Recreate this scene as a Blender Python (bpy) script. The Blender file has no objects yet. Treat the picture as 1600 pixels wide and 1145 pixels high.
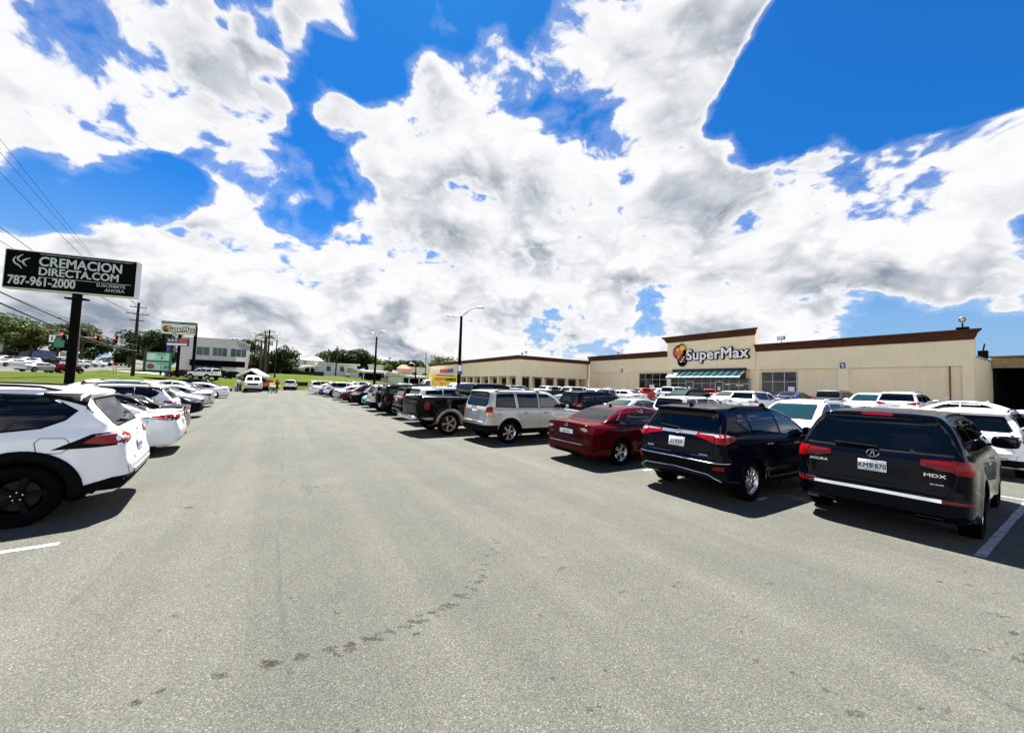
import bpy, bmesh, math, random
import numpy as np
from mathutils import Vector, Matrix
from mathutils.bvhtree import BVHTree
from mathutils.geometry import delaunay_2d_cdt
rnd = random.Random(7)
S = bpy.context.scene
COL = S.collection
# ------------------------------------------------------------------ camera
F_PX, PITCH, ROLL, EYE = 580.0, math.radians(3.02), .034, 1.87
cd = bpy.data.cameras.new('camera'); cam = bpy.data.objects.new('camera', cd); COL.objects.link(cam)
cd.sensor_width = 36.0; cd.lens = F_PX/1600*36; cd.clip_start = .05; cd.clip_end = 6000
cam.matrix_world = Matrix.Translation((0, 0, EYE)) @ Matrix.Rotation(math.pi/2+PITCH, 4, 'X') @ Matrix.Rotation(ROLL, 4, 'Z')
S.camera = cam
S.render.resolution_x, S.render.resolution_y = 1024, 732
S.view_settings.view_transform = 'Standard'; S.view_settings.look = 'None'; S.view_settings.gamma = 1
EXPO = 2.2
S.view_settings.exposure = EXPO
# ------------------------------------------------------------------ sun
SUN_EL, SUN_AZ = math.radians(64), math.radians(-16)      # azimuth measured from +Y towards +X
sd = Vector((math.sin(SUN_AZ)*math.cos(SUN_EL), math.cos(SUN_AZ)*math.cos(SUN_EL), math.sin(SUN_EL)))
sl = bpy.data.lights.new('sun', 'SUN'); sl.energy = 5.0; sl.angle = math.radians(.5); sl.color = (1, .965, .90)
so = bpy.data.objects.new('sun', sl); COL.objects.link(so)
so.rotation_euler = (-sd).to_track_quat('-Z', 'Y').to_euler()
# ------------------------------------------------------------------ node helper
class NT:
    def __init__(s, tree): s.t = tree; s.n = tree.nodes; s.l = tree.links
    def node(s, typ, **kw):
        n = s.n.new(typ)
        for k, v in kw.items(): setattr(n, k, v)
        return n
    def put(s, sock, v):
        if isinstance(v, bpy.types.NodeSocket): s.l.new(v, sock)
        elif v is not None:
            if hasattr(sock.default_value, '__len__') and not hasattr(v, '__len__'): v = (v,)*len(sock.default_value)
            if hasattr(v, '__len__') and len(v) == 3 and len(sock.default_value) == 4: v = (*v, 1)
            sock.default_value = v
    def math(s, op, a, b=None, c=None, clamp=False):
        n = s.node('ShaderNodeMath', operation=op, use_clamp=clamp)
        for i, v in enumerate((a, b, c)):
            if v is not None: s.put(n.inputs[i], v)
        return n.outputs[0]
    def vmath(s, op, a, b=None, out=0):
        n = s.node('ShaderNodeVectorMath', operation=op); s.put(n.inputs[0], a)
        if b is not None:
            if op == 'SCALE': s.put(n.inputs[3], b)
            else: s.put(n.inputs[1], b)
        return n.outputs[out]
    def sm(s, v, a, b, to0=0., to1=1.):
        n = s.node('ShaderNodeMapRange', interpolation_type='SMOOTHSTEP')
        s.put(n.inputs['Value'], v); s.put(n.inputs['From Min'], a); s.put(n.inputs['From Max'], b)
        s.put(n.inputs['To Min'], to0); s.put(n.inputs['To Max'], to1); return n.outputs[0]
    def mix(s, f, a, b, typ='MIX'):
        n = s.node('ShaderNodeMix', data_type='RGBA', blend_type=typ)
        s.put(n.inputs[0], f); s.put(n.inputs[6], a); s.put(n.inputs[7], b); return n.outputs[2]
    def noise(s, vec, scale, detail=4, rough=.5, dist=0., out=0, dim='3D'):
        n = s.node('ShaderNodeTexNoise', noise_dimensions=dim)
        if vec is not None: s.l.new(vec, n.inputs['Vector'])
        s.put(n.inputs['Scale'], scale); s.put(n.inputs['Detail'], detail); s.put(n.inputs['Roughness'], rough); s.put(n.inputs['Distortion'], dist)
        return n.outputs[out]
    def voro(s, vec, scale, feature='F1', out=0):
        n = s.node('ShaderNodeTexVoronoi', feature=feature)
        if vec is not None: s.l.new(vec, n.inputs['Vector'])
        s.put(n.inputs['Scale'], scale); return n.outputs[out]
    def bump(s, h, strength=.3, dist=.01):
        n = s.node('ShaderNodeBump'); s.put(n.inputs['Height'], h); s.put(n.inputs['Strength'], strength); s.put(n.inputs['Distance'], dist); return n.outputs[0]
    def sep(s, v):
        n = s.node('ShaderNodeSeparateXYZ'); s.l.new(v, n.inputs[0]); return n.outputs
    def comb(s, x, y, z):
        n = s.node('ShaderNodeCombineXYZ'); s.put(n.inputs[0], x); s.put(n.inputs[1], y); s.put(n.inputs[2], z); return n.outputs[0]
# ------------------------------------------------------------------ world: Nishita sky + cumulus
def pix_dir(u, v):                       # direction in the world of a point given in the photograph's frame
    x, y = u-800, 572.5-v
    c, s = math.cos(ROLL), math.sin(ROLL); x, y = c*x-s*y, s*x+c*y
    d = Vector((x/F_PX, 1, y/F_PX)); cp, sp = math.cos(PITCH), math.sin(PITCH)
    return Vector((d.x, cp*d.y-sp*d.z, sp*d.y+cp*d.z))
W = bpy.data.worlds.new('World'); S.world = W; W.use_nodes = True; W.cycles.sampling_method = 'MANUAL'; W.cycles.sample_map_resolution = 512
w = NT(W.node_tree); w.n.clear()
SKY_TINT = (.026, .168, .318)
CLOUD_BLOBS = [  # u, v, radius px, weight  (+ cloud, - open blue)
 (70,70,150,.5),(190,120,120,.45),(270,60,80,.4),(310,170,60,.35),(120,200,90,.25),(40,170,110,.3),(20,260,60,.25),(300,30,60,.25),
 (405,265,60,.55),(450,300,50,.35),(512,35,42,.62),(425,60,42,.52),(405,130,40,.50),(432,175,26,.42),(515,150,34,.46),(530,185,26,.36),(710,-5,40,.4),
 (700,110,80,.5),(640,180,70,.4),(580,260,80,.45),(640,300,70,.35),(720,250,80,.3),(800,110,70,.4),(860,170,90,.5),(820,270,90,.45),(930,60,80,.5),(1000,120,90,.5),(1080,40,90,.45),(1150,20,60,.35),(950,220,80,.35),(1060,150,50,.2),(900,290,70,.25),
 (1060,280,90,.5),(1150,330,110,.5),(1280,300,90,.5),(1380,280,80,.45),(1480,240,70,.5),(1560,260,70,.45),(1440,340,90,.4),(1300,390,110,.4),(1180,420,110,.35),(1060,380,80,.35),(1500,300,90,.4),(1360,440,80,.25),(1500,440,60,.35),(1570,450,60,.3),(1160,490,80,.25),
 (340,370,70,.45),(250,390,80,.4),(150,390,80,.3),(420,420,90,.4),(560,380,70,.35),(640,420,80,.35),(740,350,60,.45),(800,400,70,.25),(880,380,70,.3),(960,420,80,.3),(700,480,110,.3),(500,490,100,.25),(300,470,90,.3),(950,510,80,.15),(60,460,90,.25),(1590,210,26,.3),
 (480,110,60,-.5),(560,60,60,-.5),(600,150,46,-.45),(360,120,50,-.35),(380,20,40,-.4),(350,200,34,-.35),(460,230,40,-.35),(540,230,30,-.25),(500,320,36,-.4),(170,290,80,-.6),(250,300,60,-.5),(80,310,60,-.4),(330,320,36,-.4),(60,230,30,-.3),
 (640,345,36,-.35),(470,355,36,-.35),(745,185,36,-.38),(780,30,60,-.5),(680,30,60,-.5),(840,60,36,-.4),(620,90,40,-.4),(870,335,60,-.5),(600,345,50,-.4),(1000,250,40,-.3),(790,325,30,-.3),(990,270,34,-.4),(1100,190,30,-.35),(1170,200,60,-.45),(1160,260,30,-.35),
 (1340,110,150,-.45),(1480,80,150,-.4),(1240,60,60,-.3),(1560,130,60,-.3),(1250,200,60,-.45),(1420,180,60,-.4),(1230,100,60,-.4),(1590,380,50,-.5),(1540,370,50,-.3),(1420,480,60,-.4),(1340,510,70,-.4),(1580,510,60,-.4),(1460,400,30,-.25),(1250,470,50,-.2),(210,440,40,-.2),(600,470,40,-.2),(880,470,50,-.25),(1030,450,40,-.3),(1050,500,40,-.3),(30,320,40,-.3)]
tc = w.node('ShaderNodeTexCoord').outputs['Generated']
dn = w.vmath('NORMALIZE', tc)
dx, dy, dz = w.sep(dn)
dzc = w.math('ADD', w.math('MAXIMUM', dz, 0.0), .60)
pl = w.comb(w.math('DIVIDE', dx, dzc), w.math('DIVIDE', dy, dzc), w.math('MULTIPLY', dz, .9))
psun = (sd.x/(sd.z+.60), sd.y/(sd.z+.60), sd.z*.9)
warp = w.noise(pl, 3.0, 3, .55, out=1)
plw = w.vmath('ADD', pl, w.vmath('SCALE', w.vmath('SUBTRACT', warp, (.5, .5, .5)), .17))
def billow(vec, sc, det):
    n = w.node('ShaderNodeTexVoronoi', feature='F1'); w.l.new(vec, n.inputs['Vector']); w.put(n.inputs['Scale'], sc); w.put(n.inputs['Detail'], det); w.put(n.inputs['Roughness'], .55)
    n.normalize = True; return n.outputs[0]
def dens(vec, det=8):
    a_ = w.noise(vec, 4.2, det, .56); b_ = billow(vec, 8.5, 2.4)
    return w.math('SUBTRACT', w.math('MULTIPLY', w.math('SUBTRACT', a_, .5), 1.7), w.math('MULTIPLY', w.math('SUBTRACT', b_, .40), .85))
D0 = dens(plw)
tos = w.vmath('SUBTRACT', psun, pl)
D1 = dens(w.vmath('ADD', plw, w.vmath('SCALE', tos, .055)), 4)
D2 = w.noise(w.vmath('ADD', plw, w.vmath('SCALE', tos, .09)), 4.2, 3, .5)
acc = None
for (u, v, r, wt) in CLOUD_BLOBS:
    c = pix_dir(u, v); ln = c.length; ang = math.atan(r/(F_PX*ln)) * 1.2
    dt = w.vmath('DOT_PRODUCT', dn, tuple(c.normalized()), out=1)
    g = w.sm(dt, math.cos(ang*1.35), math.cos(ang*.05), 0., wt)
    acc = g if acc is None else w.math('ADD', acc, g)
acc = w.math('MAXIMUM', w.math('MINIMUM', acc, .34), -.46)
bk = w.sm(dy, .30, -.25, 0., 1.)                            # behind the camera: unseen clouds added low to fill shaded walls, open blue above
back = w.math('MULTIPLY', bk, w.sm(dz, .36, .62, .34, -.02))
over = w.sm(dz, .66, .85, 0, -.30)
hor = w.sm(dz, .10, .46, .17, -.05)
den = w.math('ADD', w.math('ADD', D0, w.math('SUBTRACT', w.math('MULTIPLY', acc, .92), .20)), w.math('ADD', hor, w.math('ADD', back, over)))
puff = billow(plw, 24.0, 2.0); fine = w.noise(plw, 22.0, 5, .6)
den = w.math('ADD', den, w.math('SUBTRACT', w.math('MULTIPLY', w.math('SUBTRACT', fine, .5), .42), w.math('MULTIPLY', w.math('SUBTRACT', puff, .40), .34)))
alpha = w.math('MAXIMUM', w.sm(den, .0, .14), w.sm(den, -.18, .10, 0, .22))
body = w.sm(den, .06, .40)
sh1 = w.sm(w.math('SUBTRACT', D1, D0), -.30, .36)
sh2 = w.sm(D2, .46, .64)
shade = w.math('MULTIPLY', w.math('ADD', w.math('ADD', w.math('MULTIPLY', sh1, .62), w.math('MULTIPLY', sh2, .55)), w.math('MULTIPLY', w.math('SUBTRACT', puff, .46), 1.0)), body, clamp=True)
K = 10/(2**EXPO)
cc = w.mix(shade, (.98*K, .98*K, 1.0*K), (.27*K, .33*K, .41*K))
sky = w.node('ShaderNodeTexSky', sky_type='NISHITA', sun_disc=False, sun_elevation=SUN_EL, sun_rotation=SUN_AZ, altitude=100, air_density=1.0, dust_density=.3, ozone_density=3.0)
blue = w.mix(1.0, sky.outputs[0], SKY_TINT, 'MULTIPLY')
hz = w.mix(w.sm(dz, -.02, .42), (.34*K, .54*K, .78*K), blue)
gain = w.math('ADD', 1., w.math('MULTIPLY', bk, .68)); cc = w.mix(1., cc, w.comb(gain, gain, gain), 'MULTIPLY')  # unseen clouds behind made brighter, extra fill for walls turned from the sun
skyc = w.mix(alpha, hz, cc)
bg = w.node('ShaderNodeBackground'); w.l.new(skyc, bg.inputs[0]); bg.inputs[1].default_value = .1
w.l.new(bg.outputs[0], w.node('ShaderNodeOutputWorld').inputs[0])
# ------------------------------------------------------------------ frame of the car park
AZ = math.radians(31.7)
AV = Vector((-math.sin(AZ), math.cos(AZ))); RV = Vector((math.cos(AZ), math.sin(AZ)))
def sstep(a, b, x):
    t = min(max((x-a)/(b-a), 0), 1); return t*t*(3-2*t)
def toar(x, y): return x*AV.x+y*AV.y, x*RV.x+y*RV.y
def ground_z(x, y):
    a, r = toar(x, y)
    z = .85*sstep(13, 44, r)-.20*sstep(-1.0, -5.0, r)*sstep(8.5, 14, a)*sstep(66, 58, a)
    d = max(-(r+9.0), (a-70) if r < 20 else (a-70)-(r-20)*1.2)
    b = 1.35*sstep(0, 11, d)+.45*sstep(11, 34, d)
    return z*max(0, 1-d/2)+b if d > 0 and z < 0 else (max(z, b) if d > 0 else z)
def ar(a, r): return a*AV.x+r*RV.x, a*AV.y+r*RV.y
# ------------------------------------------------------------------ materials
MATS = {}
def mat(name, color=(.5, .5, .5), rough=.5, metal=0., coat=0., spec=.5, emit=None, estr=1., noise=None, bump=None, coatr=.03):
    if name in MATS: return MATS[name]
    m = bpy.data.materials.new(name); m.use_nodes = True; t = NT(m.node_tree)
    b = t.n['Principled BSDF']
    t.put(b.inputs['Base Color'], color); b.inputs['Roughness'].default_value = rough; b.inputs['Metallic'].default_value = metal
    b.inputs['Coat Weight'].default_value = coat; b.inputs['Coat Roughness'].default_value = coatr; b.inputs['Specular IOR Level'].default_value = spec
    tcn = t.node('ShaderNodeTexCoord').outputs['Object']
    if emit: t.put(b.inputs['Emission Color'], emit); b.inputs['Emission Strength'].default_value = estr
    if noise:      # (scale, amount)
        n = t.noise(tcn, noise[0], 5, .6)
        k = t.sm(n, .3, .7, 1-noise[1], 1+noise[1]*.5)
        t.put(b.inputs['Base Color'], t.mix(1., color, t.comb(k, k, k), 'MULTIPLY'))
    if bump:       # (scale, strength, dist)
        t.put(b.inputs['Normal'], t.bump(t.noise(tcn, bump[0], 4, .6), bump[1], bump[2]))
    MATS[name] = m; return m
def paint(name, color, metal=0., flake=0.):
    key = 'paint_'+name
    if key in MATS: return MATS[key]
    dk = max(color) < .10; m = mat(key, color, .14 if dk else .38, metal, .12 if dk else .9, .05 if dk else .4); t = NT(m.node_tree); b = t.n['Principled BSDF']
    tcn = t.node('ShaderNodeTexCoord').outputs['Object']
    dust = t.sm(t.noise(tcn, 3.5, 6, .65), .42, .8)                       # thin uneven road dust
    x, y, z = t.sep(tcn)
    lowd = t.math('MULTIPLY', t.sm(z, .15, .75, .5, 0.), t.sm(t.noise(tcn, 7, 5, .6), .3, .7))
    d = t.math('ADD', t.math('MULTIPLY', dust, .05), lowd, clamp=True)
    t.put(b.inputs['Base Color'], t.mix(t.math('MULTIPLY', d, .025 if dk else .12), color, (.16, .15, .13)))
    t.put(b.inputs['Coat Roughness'], t.math('ADD', .02, t.math('MULTIPLY', d, .3)))
    t.put(b.inputs['Coat Normal'], t.bump(t.noise(tcn, 30, 2, .5), .012, .01))
    return m
mat('glass', (.001, .0015, .0015), .02, 0, 0, .40)
mat('glass_clear', (.006, .020, .018), .02, 0, .4, .6)
mat('seal', (.002, .002, .002), .6, spec=.1)
mat('plastic', (.003, .003, .003), .7, spec=.06, bump=(180, .1, .002))
mat('seam', (.004, .004, .004), .8)
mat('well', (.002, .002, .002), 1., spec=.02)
mat('chrome', (.62, .63, .64), .12, 1.)
mat('alloy', (.52, .53, .54), .28, 1.)
mat('alloy_dark', (.16, .16, .17), .3, 1.)
mat('rim_black', (.004, .004, .004), .5, 0, spec=.06)  # alloy rim with the wheel-well shade put into its colour
mat('alloy_tan', (.34, .27, .20), .5, .3)
mat('tyre', (.003, .003, .003), .9, spec=.05, noise=(9, .3))
mat('disc', (.012, .012, .012), .6, .3, spec=.2)
mat('red_lens', (.24, .003, .006), .15, 0, .12, .15)
mat('dark_red_lens', (.16, .002, .004), .15, 0, .12, .15)
mat('clear_lens', (.55, .56, .57), .12, .5, 1., .6)
mat('amber_lens', (.65, .22, .02), .15, 0, 1.)
mat('plate', (.72, .74, .76), .4, .0, .3)
mat('plate_ink', (.03, .05, .12), .5)
mat('black_ink', (.01, .01, .012), .5)
mat('silver_trim', (.45, .46, .47), .25, .9)
mat('white_plastic', (.7, .7, .69), .45)
PAINTS = dict(white=((.78, .79, .80), 0), cream=((.66, .66, .62), 0), navy=((.001, .002, .006), 0), black=((.0015, .0015, .002), 0), blackblue=((.001, .0022, .006), 0),
  red=((.050, .001, .003), 0), brightred=((.42, .015, .010), .0), silver=((.42, .43, .44), .75), champagne=((.42, .42, .375), .3), grey=((.12, .125, .13), .6), teal=((.012, .20, .30), .2),
  blue=((.012, .018, .16), .2), darkgreen=((.003, .007, .005), 0), lightblue=((.20, .36, .45), .4), darkgrey=((.02, .021, .023), .3), maroon=((.07, .005, .007), .1), yellow=((.70, .46, .02), 0), tan=((.3, .26, .2), .3))
def P(n): return paint(n, PAINTS[n][0], PAINTS[n][1])
# ------------------------------------------------------------------ mesh helpers
class MB:
    """collects vertices and faces with a material index each"""
    def __init__(s): s.v = []; s.f = []; s.m = []; s.mats = []
    def mi(s, m):
        m = MATS[m] if isinstance(m, str) else m
        if m not in s.mats: s.mats.append(m)
        return s.mats.index(m)
    def add(s, vs, fs, m, M=None):
        o = len(s.v)
        s.v += [tuple(M @ Vector(p)) for p in vs] if M is not None else [tuple(p) for p in vs]
        k = s.mi(m); s.f += [tuple(i+o for i in f) for f in fs]; s.m += [k]*len(fs)
    def box(s, c, d, m, rz=0, M=None, bev=0):
        X, Y, Z = d[0]/2, d[1]/2, d[2]/2
        R = Matrix.Translation(c) @ Matrix.Rotation(rz, 4, 'Z')
        if M is not None: R = M @ R
        if bev:
            b = min(bev, X*.9, Y*.9, Z*.9); bm = bmesh.new(); bmesh.ops.create_cube(bm, size=1)
            for v in bm.verts: v.co = Vector((v.co.x*2*X, v.co.y*2*Y, v.co.z*2*Z))
            bmesh.ops.bevel(bm, geom=bm.edges[:], offset=b, segments=2, affect='EDGES', profile=.5)
            s.bm(bm, m, R); return
        vs = [(a*X, b*Y, c_*Z) for a in (-1, 1) for b in (-1, 1) for c_ in (-1, 1)]
        s.add(vs, [(0, 1, 3, 2), (4, 6, 7, 5), (0, 4, 5, 1), (2, 3, 7, 6), (0, 2, 6, 4), (1, 5, 7, 3)], m, R)
    def bm(s, bm, m, M=None, free=True):
        bm.verts.index_update()
        s.add([v.co for v in bm.verts], [[v.index for v in f.verts] for f in bm.faces], m, M)
        if free: bm.free()
    def tube(s, pts, r, m, n=8, cap=True, M=None):
        pts = [Vector(p) for p in pts]; rs = r if hasattr(r, '__len__') else [r]*len(pts)
        vs = []; fs = []; prev = None
        for i, p in enumerate(pts):
            t = (pts[min(i+1, len(pts)-1)]-pts[max(i-1, 0)]).normalized()
            if prev is None: prev = Vector((0, 0, 1)) if abs(t.z) < .9 else Vector((1, 0, 0))
            a = (prev-t*prev.dot(t)).normalized(); b = t.cross(a); prev = a
            for k in range(n):
                q = 2*math.pi*k/n; vs.append(p+(a*math.cos(q)+b*math.sin(q))*rs[i])
        for i in range(len(pts)-1):
            for k in range(n):
                k2 = (k+1) % n; fs.append((i*n+k, i*n+k2, (i+1)*n+k2, (i+1)*n+k))
        if cap: fs.append(tuple(range(n-1, -1, -1))); fs.append(tuple((len(pts)-1)*n+k for k in range(n)))
        s.add(vs, fs, m, M)
    def lathe(s, prof, m, n=24, M=None, cap=False):   # prof: (r, h) about z
        vs = []; fs = []
        for r, h in prof:
            for k in range(n):
                q = 2*math.pi*k/n; vs.append((r*math.cos(q), r*math.sin(q), h))
        for i in range(len(prof)-1):
            for k in range(n):
                k2 = (k+1) % n; fs.append((i*n+k, i*n+k2, (i+1)*n+k2, (i+1)*n+k))
        if cap: fs.append(tuple(range(n-1, -1, -1))); fs.append(tuple((len(prof)-1)*n+k for k in range(n)))
        s.add(vs, fs, m, M)
    def prism(s, poly, y0, y1, m, M=None):            # poly in (x,z), extruded along y
        n = len(poly)
        area = sum(poly[i][0]*poly[(i+1) % n][1]-poly[(i+1) % n][0]*poly[i][1] for i in range(n))
        if area < 0: poly = poly[::-1]
        vs = [(x, y0, z) for x, z in poly]+[(x, y1, z) for x, z in poly]
        fs = [tuple(range(n)), tuple(range(2*n-1, n-1, -1))]+[(i, i+n, (i+1) % n+n, (i+1) % n) for i in range(n)]
        s.add(vs, fs, m, M)
    def mesh(s, name, smooth=None):
        me = bpy.data.meshes.new(name); me.from_pydata(s.v, [], s.f)
        for m in s.mats: me.materials.append(m)
        me.polygons.foreach_set('material_index', s.m)
        me.update()
        if smooth is not None:
            me.polygons.foreach_set('use_smooth', [True]*len(me.polygons))
            if smooth < 180: me.set_sharp_from_angle(angle=math.radians(smooth))
        return me
    def build(s, name, parent=None, smooth=None, M=None):
        o = bpy.data.objects.new(name, s.mesh(name, smooth)); COL.objects.link(o)
        if parent is not None: o.parent = parent
        if M is not None: o.matrix_local = M
        return o
def tag(o, label=None, cat=None, group=None, kind=None):
    if label: o['label'] = label
    if cat: o['category'] = cat
    if group: o['group'] = group
    if kind: o['kind'] = kind
    return o
def empty(name, loc, rz=0):
    o = bpy.data.objects.new(name, None); COL.objects.link(o); o.location = loc; o.rotation_euler = (0, 0, rz); o.empty_display_size = .3; return o
def text_mb(mb, s, size, m, M, ext=.004, bold=0., sx=1., align='CENTER', shear=0., spacing=1.):
    c = bpy.data.curves.new('t', 'FONT'); c.body = s; c.size = size; c.extrude = ext; c.align_x = align; c.align_y = 'CENTER'; c.shear = shear; c.space_character = spacing
    c.resolution_u = 3
    o = bpy.data.objects.new('t', c); COL.objects.link(o)
    bpy.context.view_layer.update()
    me = bpy.data.meshes.new_from_object(o.evaluated_get(bpy.context.evaluated_depsgraph_get()))
    fs = [tuple(p.vertices) for p in me.polygons]; sh = [(0, 0)]
    if bold: n_ = 12 if bold > .05*size else 6; sh += [(math.cos(6.2832*i/n_)*bold, math.sin(6.2832*i/n_)*bold) for i in range(n_)]
    for i, (ox, oy) in enumerate(sh):                # heavier strokes from shifted copies, each a hair apart in depth
        k = 1-.03*i; mb.add([(v.co.x*sx+ox, v.co.y+oy, v.co.z*k) for v in me.vertices], fs, m, M)
    bpy.data.objects.remove(o); bpy.data.curves.remove(c); bpy.data.meshes.remove(me)
def smooth_poly(pts, it=2, closed=True):
    for _ in range(it):
        q = []; n = len(pts)
        for i in range(n):
            a, b = pts[i], pts[(i+1) % n]
            q += [(a[0]*.75+b[0]*.25, a[1]*.75+b[1]*.25), (a[0]*.25+b[0]*.75, a[1]*.25+b[1]*.75)]
        pts = q
    return pts
# ------------------------------------------------------------------ vehicle shells from blended outlines
def poly_sdf(P_, X, Y):
    P_ = np.asarray(P_, float); n = len(P_)
    d = np.full(X.shape, 1e9); sgn = np.ones(X.shape)
    for i in range(n):
        a = P_[i]; b = P_[i-1]
        ex, ey = b[0]-a[0], b[1]-a[1]; wx, wy = X-a[0], Y-a[1]
        t = np.clip((wx*ex+wy*ey)/(ex*ex+ey*ey+1e-12), 0, 1)
        d = np.minimum(d, (wx-ex*t)**2+(wy-ey*t)**2)
        c1 = Y >= a[1]; c2 = Y < b[1]; c3 = ex*wy > ey*wx
        flip = (c1 & c2 & c3) | (~c1 & ~c2 & ~c3)
        sgn = np.where(flip, -sgn, sgn)
    return sgn*np.sqrt(d)
def smax(a, b, k):
    h = np.maximum(k-np.abs(a-b), 0); return np.maximum(a, b)+h*h/(4*k)
def smin(a, b, k): return -smax(-a, -b, k)
def mirror_poly(half):   # half outline given as (long, half width) from one end to the other
    return [(a, b) for a, b in half]+[(a, -b) for a, b in reversed(half)]
class Shell:
    def __init__(s, sp):
        s.sp = sp; L, Wd = sp['L'], sp['W']; w = Wd/2
        s.low = np.array(smooth_poly(sp['low'], 2)); s.cab = np.array(smooth_poly(sp['cab'], 2)) if sp.get('cab') else None
        rt, ft = sp.get('rt', .0), sp.get('ft', .0)
        pl = sp.get('plan') or [(0, 0), (0, w*.62), (.05, w*.84), (.22, w*.955), (.7, w*.995), (L*.45, w), (L-1.0, w*.99), (L-.5, w*.95), (L-.2, w*.84), (L-.03, w*.60), (L, w*.3), (L, 0)]
        s.plan_half = pl; s.plan = np.array(smooth_poly(mirror_poly(pl), 2))
        b = sp['belt']
        pc = sp.get('cplan') or [(-.5, w*.80), (.3, w*.90), (.9, w*.96), (L*.5, w), (L-1.6, w*.97), (L-.8, w*.80), (L, w*.55)]
        s.cplan = np.array(smooth_poly(mirror_poly(pc), 1))
        sec = sp.get('sec') or [(w-.16, .16), (w-.05, .24), (w-.012, .42), (w, .60), (w-.008, .78), (w-.03, b-.10), (w-.07, b-.01), (w-.14, b+.06), (w-.5, b+.16)]
        s.sec = np.array(smooth_poly([(a, z) for a, z in sec]+[(-a, z) for a, z in reversed(sec)], 1))
        H = sp['H']; tw = sp.get('tumble', .22)
        cs = sp.get('csec') or [(w-.05, b-.4), (w-.06, b-.06), (w-.075, b), (w-.10-tw*.55, b+(H-b)*.62), (w-.10-tw, H-.13), (w-.16-tw, H-.035), (w-.34-tw, H-.005), (w-.6, H+.02)]
        s.csec = np.array(smooth_poly([(a, z) for a, z in cs]+[(-a, z) for a, z in reversed(cs)], 1))
        s.k = sp.get('k', .09); s.ku = sp.get('ku', .05)
    def extra(s, f, X, Y, Z):
        sp = s.sp; Ya = np.abs(Y); w = sp['W']/2
        for wx in sp['axles']:
            R = sp['R']+.055
            d = np.sqrt((X-wx)**2+(Z-sp['R'])**2)
            f = f-sp.get('flare', .018)*np.exp(-((d-R)/.13)**2)*np.clip((Ya-w*.7)/.1, 0, 1)*np.clip((Z-.1)/.1, 0, 1)
            well = smax(d-R, (w-.30)-Ya, .02)
            f = smax(f, -well, .018)
        # shallow scoop low on the doors, crease at the waist
        mid = np.clip((X-sp['axles'][0]-.30)/.3, 0, 1)*np.clip((sp['axles'][1]-.35-X)/.3, 0, 1)
        f = f+.014*np.exp(-((Z-.46)/.09)**2)*mid*np.clip((Ya-w*.6)/.1, 0, 1)
        for (x0, x1, y1, z0, z1) in sp.get('cut', []):
            bx = np.maximum(np.maximum(x0-X, X-x1), np.maximum(Ya-y1, np.maximum(z0-Z, Z-z1)))
            f = smax(f, -bx, .02)
        return f
    def f(s, X, Y, Z):
        a = smax(smax(poly_sdf(s.low, X, Z), poly_sdf(s.plan, X, Y), s.k), poly_sdf(s.sec, Y, Z), .05)
        if s.cab is not None:
            c = smax(smax(poly_sdf(s.cab, X, Z), poly_sdf(s.csec, Y, Z), s.sp.get('kc', .10)), poly_sdf(s.cplan, X, Y), .05)
            a = smin(a, c, s.ku)
        return s.extra(a, X, Y, Z)
    def mesh(s, h):
        sp = s.sp
        x = np.arange(-.12, sp['L']+.12, h); y = (np.arange(int(sp['W']/h/2)+5)*h); y = np.concatenate([-y[:0:-1], y]); z = np.arange(.05, sp['H']+.12, h)
        XZ = np.meshgrid(x, z, indexing='ij'); XY = np.meshgrid(x, y, indexing='ij'); YZ = np.meshgrid(y, z, indexing='ij')
        a = smax(smax(poly_sdf(s.low, *XZ)[:, None, :], poly_sdf(s.plan, *XY)[:, :, None], s.k), poly_sdf(s.sec, *YZ)[None], .05)
        if s.cab is not None:
            c = smax(smax(poly_sdf(s.cab, *XZ)[:, None, :], poly_sdf(s.csec, *YZ)[None], sp.get('kc', .10)), poly_sdf(s.cplan, *XY)[:, :, None], .05)
            a = smin(a, c, s.ku)
        X, Y, Z = np.meshgrid(x, y, z, indexing='ij')
        F = s.extra(a, X, Y, Z)
        v, q = surface_nets(F, (x[0], y[0], z[0]), h)
        e = 2e-3
        for it in range(3):
            f0 = s.f(v[:, 0], v[:, 1], v[:, 2])
            g = np.stack([s.f(v[:, 0]+e, v[:, 1], v[:, 2])-s.f(v[:, 0]-e, v[:, 1], v[:, 2]), s.f(v[:, 0], v[:, 1]+e, v[:, 2])-s.f(v[:, 0], v[:, 1]-e, v[:, 2]),
                          s.f(v[:, 0], v[:, 1], v[:, 2]+e)-s.f(v[:, 0], v[:, 1], v[:, 2]-e)], 1)/(2*e)
            n2 = (g**2).sum(1)
            if it < 2: v = v-g*np.clip(f0/np.maximum(n2, .25), -h, h)[:, None]
        n = g/np.sqrt(np.maximum(n2, 1e-9))[:, None]
        return v, q, n
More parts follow.
